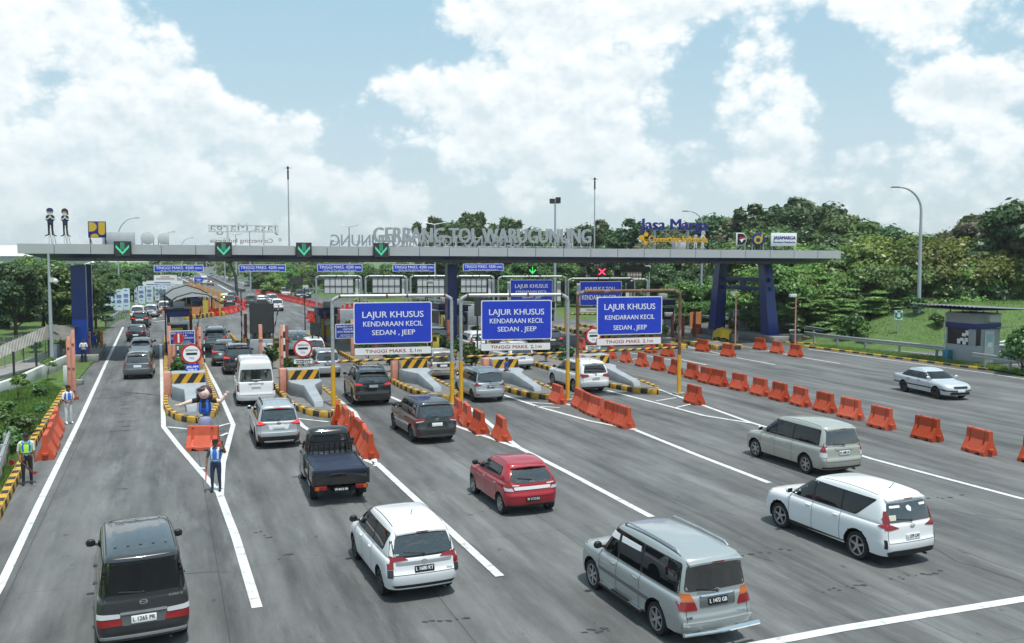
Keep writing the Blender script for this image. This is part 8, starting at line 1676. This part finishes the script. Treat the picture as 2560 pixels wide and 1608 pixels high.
# steps and white handrails on the mound at the right edge
b = G(2560, 895); root = empty('stairs', (b.x - 1, b.y, 0), R(-8), 'concrete steps with white handrails up the lawn at the right edge', 'stairs'); q = MB(); [q.box((.2 + k * .42, 1 + k * .25, .1 + k * .17), (.6, 1.6, .2)) for k in range(14)]; q.build('steps', 'concrete_grey', root)
for y in (-.1, 1.9): q = MB(); q.tube([(-1.2, y, .9), (.2, y + .1, 1.0), (6, y + 3.4, 3.5)], .05, 6); q.tube([(-1.2, y, .45), (.2, y + .1, .5), (6, y + 3.4, 3.0)], .03, 6); [q.tube([(x, y + .1 + max(0, x) * .57, max(0, x) * .42 - .1), (x, y + .1 + max(0, x) * .57, 1.0 + max(0, x) * .43)], .035, 6) for x in (-1.1, .2, 2.2, 4.2)]; q.build('handrail', 'pure_white', root)
# ================================================================== the left verge: covered way, fence, wall
c0, c1, c2 = G(-60, 960), G(118, 912), G(182, 905); zt = DP(118, 812, c1.y).z
root = empty('covered_walkway', c1, 0, 'covered walkway with a grey corrugated sheet roof at the left edge', 'canopy'); q = MB(); vs = []; n = 46
top = [DP(-70, 895, c0.y), DP(118, 814, c1.y), DP(188, 815, c2.y)]; bot = [DP(-70, 925, c0.y - 1.6), DP(108, 850, c1.y - 1.8), DP(182, 848, c2.y - 1.8)]
def lp(l, t): t *= 2; i = min(1, int(t)); return l[i].lerp(l[i + 1], t - i)
for i in range(n * 2 + 1):
 t = i / (n * 2); wv = .035 * (1 if i % 2 else -1); a, b = lp(top, t), lp(bot, t); vs += [a - c1 + Vector((0, 0, wv)), b - c1 + Vector((0, 0, wv)), a - c1 + Vector((0, 2.2, wv - .35))]
q.add(vs, [(3 * i, 3 * i + 1, 3 * i + 4, 3 * i + 3) for i in range(n * 2)] + [(3 * i + 2, 3 * i, 3 * i + 3, 3 * i + 5) for i in range(n * 2)]); q.build('sheet_roof', 'corrugated', root)
q = MB()
for t in (.05, .25, .42, .55, .75, .95): a = lp(bot, t) - c1; q.cyl((a.x, a.y + .3, -.0), (a.x, a.y + .3, a.z + .1), .07, n=8)
q.build('roof_post', 'panel_dark', root)
wa = [G(-60, 1010), G(40, 975), G(100, 945), G(172, 912)]
for i in range(3):
 pass
q = MB()
for i in range(3): d = wa[i + 1] - wa[i]; m_ = (wa[i] + wa[i + 1]) / 2; q.box((m_.x, m_.y, .3), (d.length + .05, .25, .8), math.atan2(d.y, d.x))
o = q.build('low_wall', mat('white_wall', (.6, .62, .61), .8, noise=.12, nscale=.8, dirt=((.45, .46, .42), .7, .6)), None, bevel=.02); tag(o, 'low white wall along the left verge below the walkway', 'wall')
fe = [G(-40, 935), G(60, 905), G(165, 885)]; root = empty('wire_fence', fe[0], 0, 'wire mesh fence under the covered walkway at the left', 'fence'); q = MB()
for i in range(2):
 d = fe[i + 1] - fe[i]; L = d.length; d.normalize(); o_ = fe[i] - fe[0]
 for k in range(int(L / .3)):
  s0 = k * .3
  for sg in (1, -1): a = o_ + d * s0; b = o_ + d * min(L, s0 + 1.7); z0, z1 = (.3, 2.0) if sg > 0 else (2.0, .3); q.tube([(a.x, a.y, z0), (b.x, b.y, z1)], .008, 3, cap=False)
q.build('wire_mesh', 'fence_wire', root); q = MB()
for i in range(2):
 for t in np.linspace(0, 1, 5): a = fe[i].lerp(fe[i + 1], t) - fe[0]; q.cyl((a.x, a.y, 0), (a.x, a.y, 2.05), .035, n=6)
q.build('fence_post', 'fence_wire', root)
sheet('footpath', g2([(-40, 930), (60, 900), (150, 872), (172, 878), (90, 918), (-40, 965)]), .01, 'concrete_raw')
for (px, yb, sz, lb, m) in ((168, 962, (.3, .3, 1.1), 'small white marker box in front of the white wall', 'off_white'), (138, 900, (.5, .4, 1.1), 'white utility box beside the camera pole', 'off_white'), (196, 962, (.5, .4, .3), 'small grey concrete block behind the salmon post', 'concrete_raw')):
 q = MB(); q.box((0, 0, sz[2] / 2), sz); o = q.build('utility_box', m, None, bevel=.03); o.location = G(px, yb); tag(o, lb, 'box')
# ================================================================== far beyond the booths
# the warehouse on the left horizon
w = DP(20, 660, 420); root = empty('warehouse', (w.x, w.y, 0), R(10), 'long warehouse with a pale roof on the left horizon', 'warehouse'); q = MB(); q.box((-20, 0, 4), (110, 40, 8)); q.build('wall', 'grey_sheet', root); q = MB(); q.add([(-76, -21, 8), (36, -21, 8), (36, 21, 8), (-76, 21, 8), (-76, 0, 13), (30, 0, 13)], [(0, 1, 5, 4), (2, 3, 4, 5), (1, 2, 5), (0, 4, 3)]); q.build('roof', 'off_white', root)
w = DP(232, 668, 330); root = empty('house', (w.x, w.y, 0), R(20), 'small pale house roof among the trees right of the left column', 'house'); q = MB(); q.box((0, 0, 2), (9, 7, 4)); q.build('wall', 'off_white', root); q = MB(); q.add([(-5.5, -4.5, 4), (5.5, -4.5, 4), (5.5, 4.5, 4), (-5.5, 4.5, 4), (0, 0, 6)], [(0, 1, 4), (1, 2, 4), (2, 3, 4), (3, 0, 4)]); q.build('roof', 'pure_white', root)
# upright banners beside the left lane
bann = [(264, 281, 725, 775, 0), (282, 289, 726, 774, 0), (290, 307, 724, 776, 0), (308, 324, 721, 775, 0), (337, 343, 718, 766, 0), (346, 362, 715, 760, 0), (366, 382, 713, 756, 0), (388, 398, 712, 752, 0), (398, 406, 712, 750, 1), (406, 417, 714, 750, 0), (417, 426, 716, 748, 2), (428, 437, 712, 742, 0)]
for i, (x0, x1, y0, y1, kd) in enumerate(bann):
 p = G((x0 + x1) / 2, y1 + 22 if i < 4 else y1 + 12); pl = Plane(p, R(14)); a, b = pl.at(x0, y1), pl.at(x1, y0); wd, h = (b - a).dot(pl.dir), b.z - a.z; c = (a + b) / 2; root = empty('banner', (c.x, c.y, a.z), pl.ang, ORD[i] + ' of the upright pale banners beside the left lane, counted from the left', 'banner', 'upright banners')
 q = MB(); q.box((0, 0, h / 2), (wd, .03, h)); q.build('cloth', mat('banner_cloth', (.6, .72, .78), .7), root); q = MB(); [q.box((-wd * .05, -.02, h * z), (wd * rr, .01, h * .035)) for z, rr in ((.9, .4), (.72, .6), (.66, .7), (.6, .6), (.48, .5), (.42, .7), (.36, .6), (.2, .4))]; q.build('print', 'dark_blue_sign' if kd == 0 else ('cloth_blue' if kd == 1 else 'bark'), root); q = MB(); [q.box((x * wd, .03, h * .1 - .4), (.05, .05, h * .2 + 1.6)) for x in (-.5, .5)]; q.build('pole', 'fence_wire', root)
for (x0, x1, y0, y1, Y, lb) in ((386, 441, 688, 702, 175, 'pale board with two lines of print above the banners'), (358, 455, 702, 716, 165, 'long white board above the upright banners')):
 a, b = DP(x0, y1, Y), DP(x1, y0, Y); wd, h = b.x - a.x, b.z - a.z; root = empty('billboard', ((a.x + b.x) / 2, Y, a.z), R(6), lb, 'billboard'); q = MB(); q.box((0, 0, h / 2), (wd, .1, h)); q.build('board', 'white_paint', root); q = MB(); [q.box((0, -.06, h * z), (wd * rr, .02, h * .12)) for z, rr in ((.68, .4), (.34, .8))]; q.build('print', 'brick_red' if Y == 175 else 'dark_blue_sign', root); q = MB(); [q.box((x * wd, .1, -a.z / 2), (.15, .15, a.z + .2)) for x in (-.4, .4)]; q.build('leg', 'galvanised', root)
# the small old toll canopy with its row of booths and orange posts
cb = G(520, 786); root = empty('small_canopy', cb, TH + R(3), 'low grey corrugated canopy over a row of small booths beyond the left lane', 'toll canopy'); q = MB(); vs = []; n = 40; Lc = 62
for j in range(n * 2 + 1):
 y = -4 + Lc * j / (n * 2); wv = .06 * (1 if j % 2 else -1)
 for x, z in ((-4.4, 2.0), (-3.0, 2.45), (-1.2, 2.55), (.9, 2.3)): vs.append((x, y, z + wv))
q.add(vs, [(4 * j + k, 4 * j + k + 1, 4 * j + 5 + k, 4 * j + 4 + k) for j in range(n * 2) for k in range(3)]); q.build('sheet_roof', 'sheet_grey', root)
q = MB(); q.tube([(-5.2, -4.3, 1.6), (-4, -4.3, 2.5), (-2.2, -4.3, 3.0), (-.4, -4.3, 2.7), (1.2, -4.3, 1.6)], .1, 6); q.tube([(-5, 10, 2), (-3.6, 10, 3.0), (-1.8, 10, 3.5), (-.2, 10, 3.0), (1.2, 10, 2.2)], .1, 6); q.build('arch_rib', 'panel_dark', root)
for k in range(9): q = MB(); q.box((.3, -2 + k * 6.4, 1.25), (.16, .16, 2.5)); q.box((-4.0, -2 + k * 6.4, 1.1), (.16, .16, 2.2)); q.build('roof_post', 'panel_dark', root)
for k in range(7):
 b = empty('small_booth', cb + Matrix.Rotation(TH + R(3), 3, 'Z') @ Vector((-1.6, -3 + k * 8.2, 0)), TH + R(3), ORD[k] + ' small booth from the near end under the low grey canopy', 'booth', 'small booths under the low canopy'); q = MB(); q.box((0, 0, .6), (1.3, 2, 1.2)); q.build('lower_wall', 'orange_paint', b); q = MB(); q.box((0, 0, 1.55), (1.25, 1.9, .8)); q.build('glazing', 'dark_inside', b); q = MB(); q.box((0, 0, 2.1), (1.4, 2.1, .3)); q.build('roof', 'booth_blue', b); q = MB(); q.box((.9, -1.4, 1.0), (.6, .15, 2.0)); q.build('side_panel', 'booth_yellow', b)
for k in range(16):
 p = cb + Matrix.Rotation(TH + R(3), 3, 'Z') @ Vector((1.1 + .1 * (k % 2), -3.5 + k * 3.3, 0)); q = MB(); q.box((0, 0, 1.5), (.26, .26, 3.0 + .3 * (k % 3 == 0))); o = q.build('steel_post', 'orange_paint' if k % 3 else 'kerb_yellow', None); o.location = p; o.rotation_euler = (0, 0, TH); tag(o, 'orange or yellow post in the row along the low canopy', 'post', 'posts along the low canopy')
kerb_line(g2([(463, 800), (500, 796), (531, 791)]), .5, .55, .62); kerb_line([(cb + Matrix.Rotation(TH + R(3), 3, 'Z') @ Vector((1.5, y, 0))).xy for y in (-4, 56)], .35, .5, 1.2)
# arch, blue road sign, arrow sign, black billboard, salmon block far right of the row
for (x0, x1, y0, y1, Y, nm, lb, m) in ((486, 507, 694, 704, 230, 'road_sign', 'small blue road sign over the far left carriageway', 'blue_sign'), (624, 634, 701, 709, 200, 'arrow_sign', 'small blue arrow sign on a pole by the highway', 'blue_sign'), (723, 757, 694, 711, 165, 'black_billboard', 'back of a dark billboard on legs beside the highway', 'panel_dark'), (714, 726, 716, 722, 168, 'black_board', 'small dark board left of the dark billboard', 'panel_dark')):
 a, b = DP(x0, y1, Y), DP(x1, y0, Y); wd, h = b.x - a.x, b.z - a.z; root = empty(nm, ((a.x + b.x) / 2, Y, 0), R(8), lb, 'sign'); q = MB(); q.box((0, 0, a.z + h / 2), (wd, .12, h)); q.build('board', m, root); q = MB(); [q.box((x * wd, .1, a.z / 2), (.18, .18, a.z + .3)) for x in ((-.35, .35) if wd > 1.5 else (0,))]; q.build('leg', 'rust', root)
 if m == 'blue_sign': q = MB(); q.box((0, -.07, a.z + h * .55), (wd * .6, .02, h * .12)); q.box((0, -.07, a.z + h * .3), (wd * .4, .02, h * .1)); q.build('print', 'pure_white', root)
p = G(530, 722); root = empty('lane_arch', G(512, 742), TH, 'dark curved arch frame over the far lanes', 'arch'); q = MB(); q.tube([(-9, 0, 6.2), (-5, 0, 8), (-1, 0, 8.8), (2, 0, 8.4), (4.5, 0, 6.8), (5.6, 0, 4), (5.8, 0, 0)], .28, 6); q.box((-1.5, 0, 9.2), (.9, .5, .8)); q.ball((4.5, -.2, 7), .9, 10, 6); q.build('arch_frame', 'panel_dark', root)
p = G(845, 822); root = empty('pale_block', p, R(8), 'large pale grey concrete block with a salmon end behind the left gate post', 'concrete block'); q = MB(); q.box((0, 0, 1.0), (3.6, 1.2, 2.0)); q.build('block', 'concrete_grey', root, bevel=.05); q = MB(); q.box((2.0, 0, 1.2), (.5, 1.25, 1.8)); q.build('salmon_end', 'salmon_paint', root, bevel=.02)
p = G(1130, 812); root = empty('pale_block', p, R(8), 'long pale wall beyond the middle of the plaza', 'wall'); q = MB(); q.box((0, 0, 1.1), (6, .6, 2.2)); q.build('block', 'concrete_grey', root, bevel=.05)
# ---- lane equipment under the roof: posts, ticket machines and raised booms on each island
INM = ('first', 'second', 'third', 'fourth', 'fifth')
def isl_at(i, x, y): b = ISL[i].location; return Vector((b.x, b.y, 0)) + V * x + U * y
for i in range(5):
 for (x, y, m, h, nm) in ((-.85, 21, 'salmon_paint', 2.7, 'near left'), (.85, 21, 'brick_red', 2.6, 'near right'), (-.85, 33, 'brick_red', 2.7, 'far left'), (.85, 36, 'brick_red', 2.6, 'far right')):
  q = MB(); q.box((0, 0, h / 2 + .15), (.22, .26, h)); q.box((0, -.15, h * .7), (.26, .04, .2)); o = q.build('bollard_post', m, None, bevel=.01); o.location = isl_at(i, x, y); o.rotation_euler = (0, 0, TH); tag(o, f'steel post, {nm} of the booth on the {INM[i]} island from the left', 'post', 'posts around the booths')
 root = empty('ticket_machine', isl_at(i, .55, 23.5), TH, f'yellow ticket machine on the {INM[i]} toll island from the left', 'ticket machine', 'ticket machines'); q = MB(); q.box((0, 0, .85), (.5, .6, 1.4)); q.build('case', 'booth_yellow', root, bevel=.03); q = MB(); q.box((-.1, -.31, 1.2), (.3, .02, .3)); q.build('screen', 'dark_inside', root); q = MB(); q.box((0, 0, 1.62), (.6, .75, .08)); q.build('hood', 'panel_dark', root)
 root = empty('lane_boom', isl_at(i, .9, 31), TH, f'raised red and white boom on the {INM[i]} toll island from the left', 'boom', 'raised lane booms'); q = MB(); q.box((0, 0, .7), (.4, .4, 1.1)); q.build('motor_box', 'kerb_yellow', root, bevel=.03); q = MB(); [q.cyl((.1 + .09 * k, 0, 1.1 + .42 * k), (.19 + .09 * k, 0, 1.52 + .42 * k), .05, n=8, m=k % 2) for k in range(6)]; q.build('boom_arm', ['red_paint', 'pure_white'], root)
 if i in (2, 3): booth(*((1118, 846), (1368, 838))[i - 2], f'dark toll booth on the {INM[i]} island behind the blue signs', h=2.9)
 for k in range(3):
  q = isl_at(i, rng.uniform(-.5, .5), 11 + 3.4 * k); tree('plant', q.x, q.y, .2, rng.uniform(1.1, 1.7), 'plant', f'leafy plant in the row on the {INM[i]} toll island from the left', f'plants on the {INM[i]} toll island', 'plant')
# ---- the humid air
def haze():
 m = bpy.data.materials.new('haze'); m.use_nodes = True; nt = m.node_tree; nt.nodes.clear(); v = nt.nodes.new('ShaderNodeVolumePrincipled'); v.inputs['Color'].default_value = (.95, .98, 1, 1); v.inputs['Density'].default_value = HAZE; v.inputs['Anisotropy'].default_value = .2
 o_ = nt.nodes.new('ShaderNodeOutputMaterial'); nt.links.new(v.outputs[0], o_.inputs['Volume']); m.cycles.homogeneous_volume = True
 q = MB(); q.box((0, 640, 24), (2260, 2260, 52)); o = q.build('haze', m); tag(o, kind='stuff')
HAZE = .00025
haze()
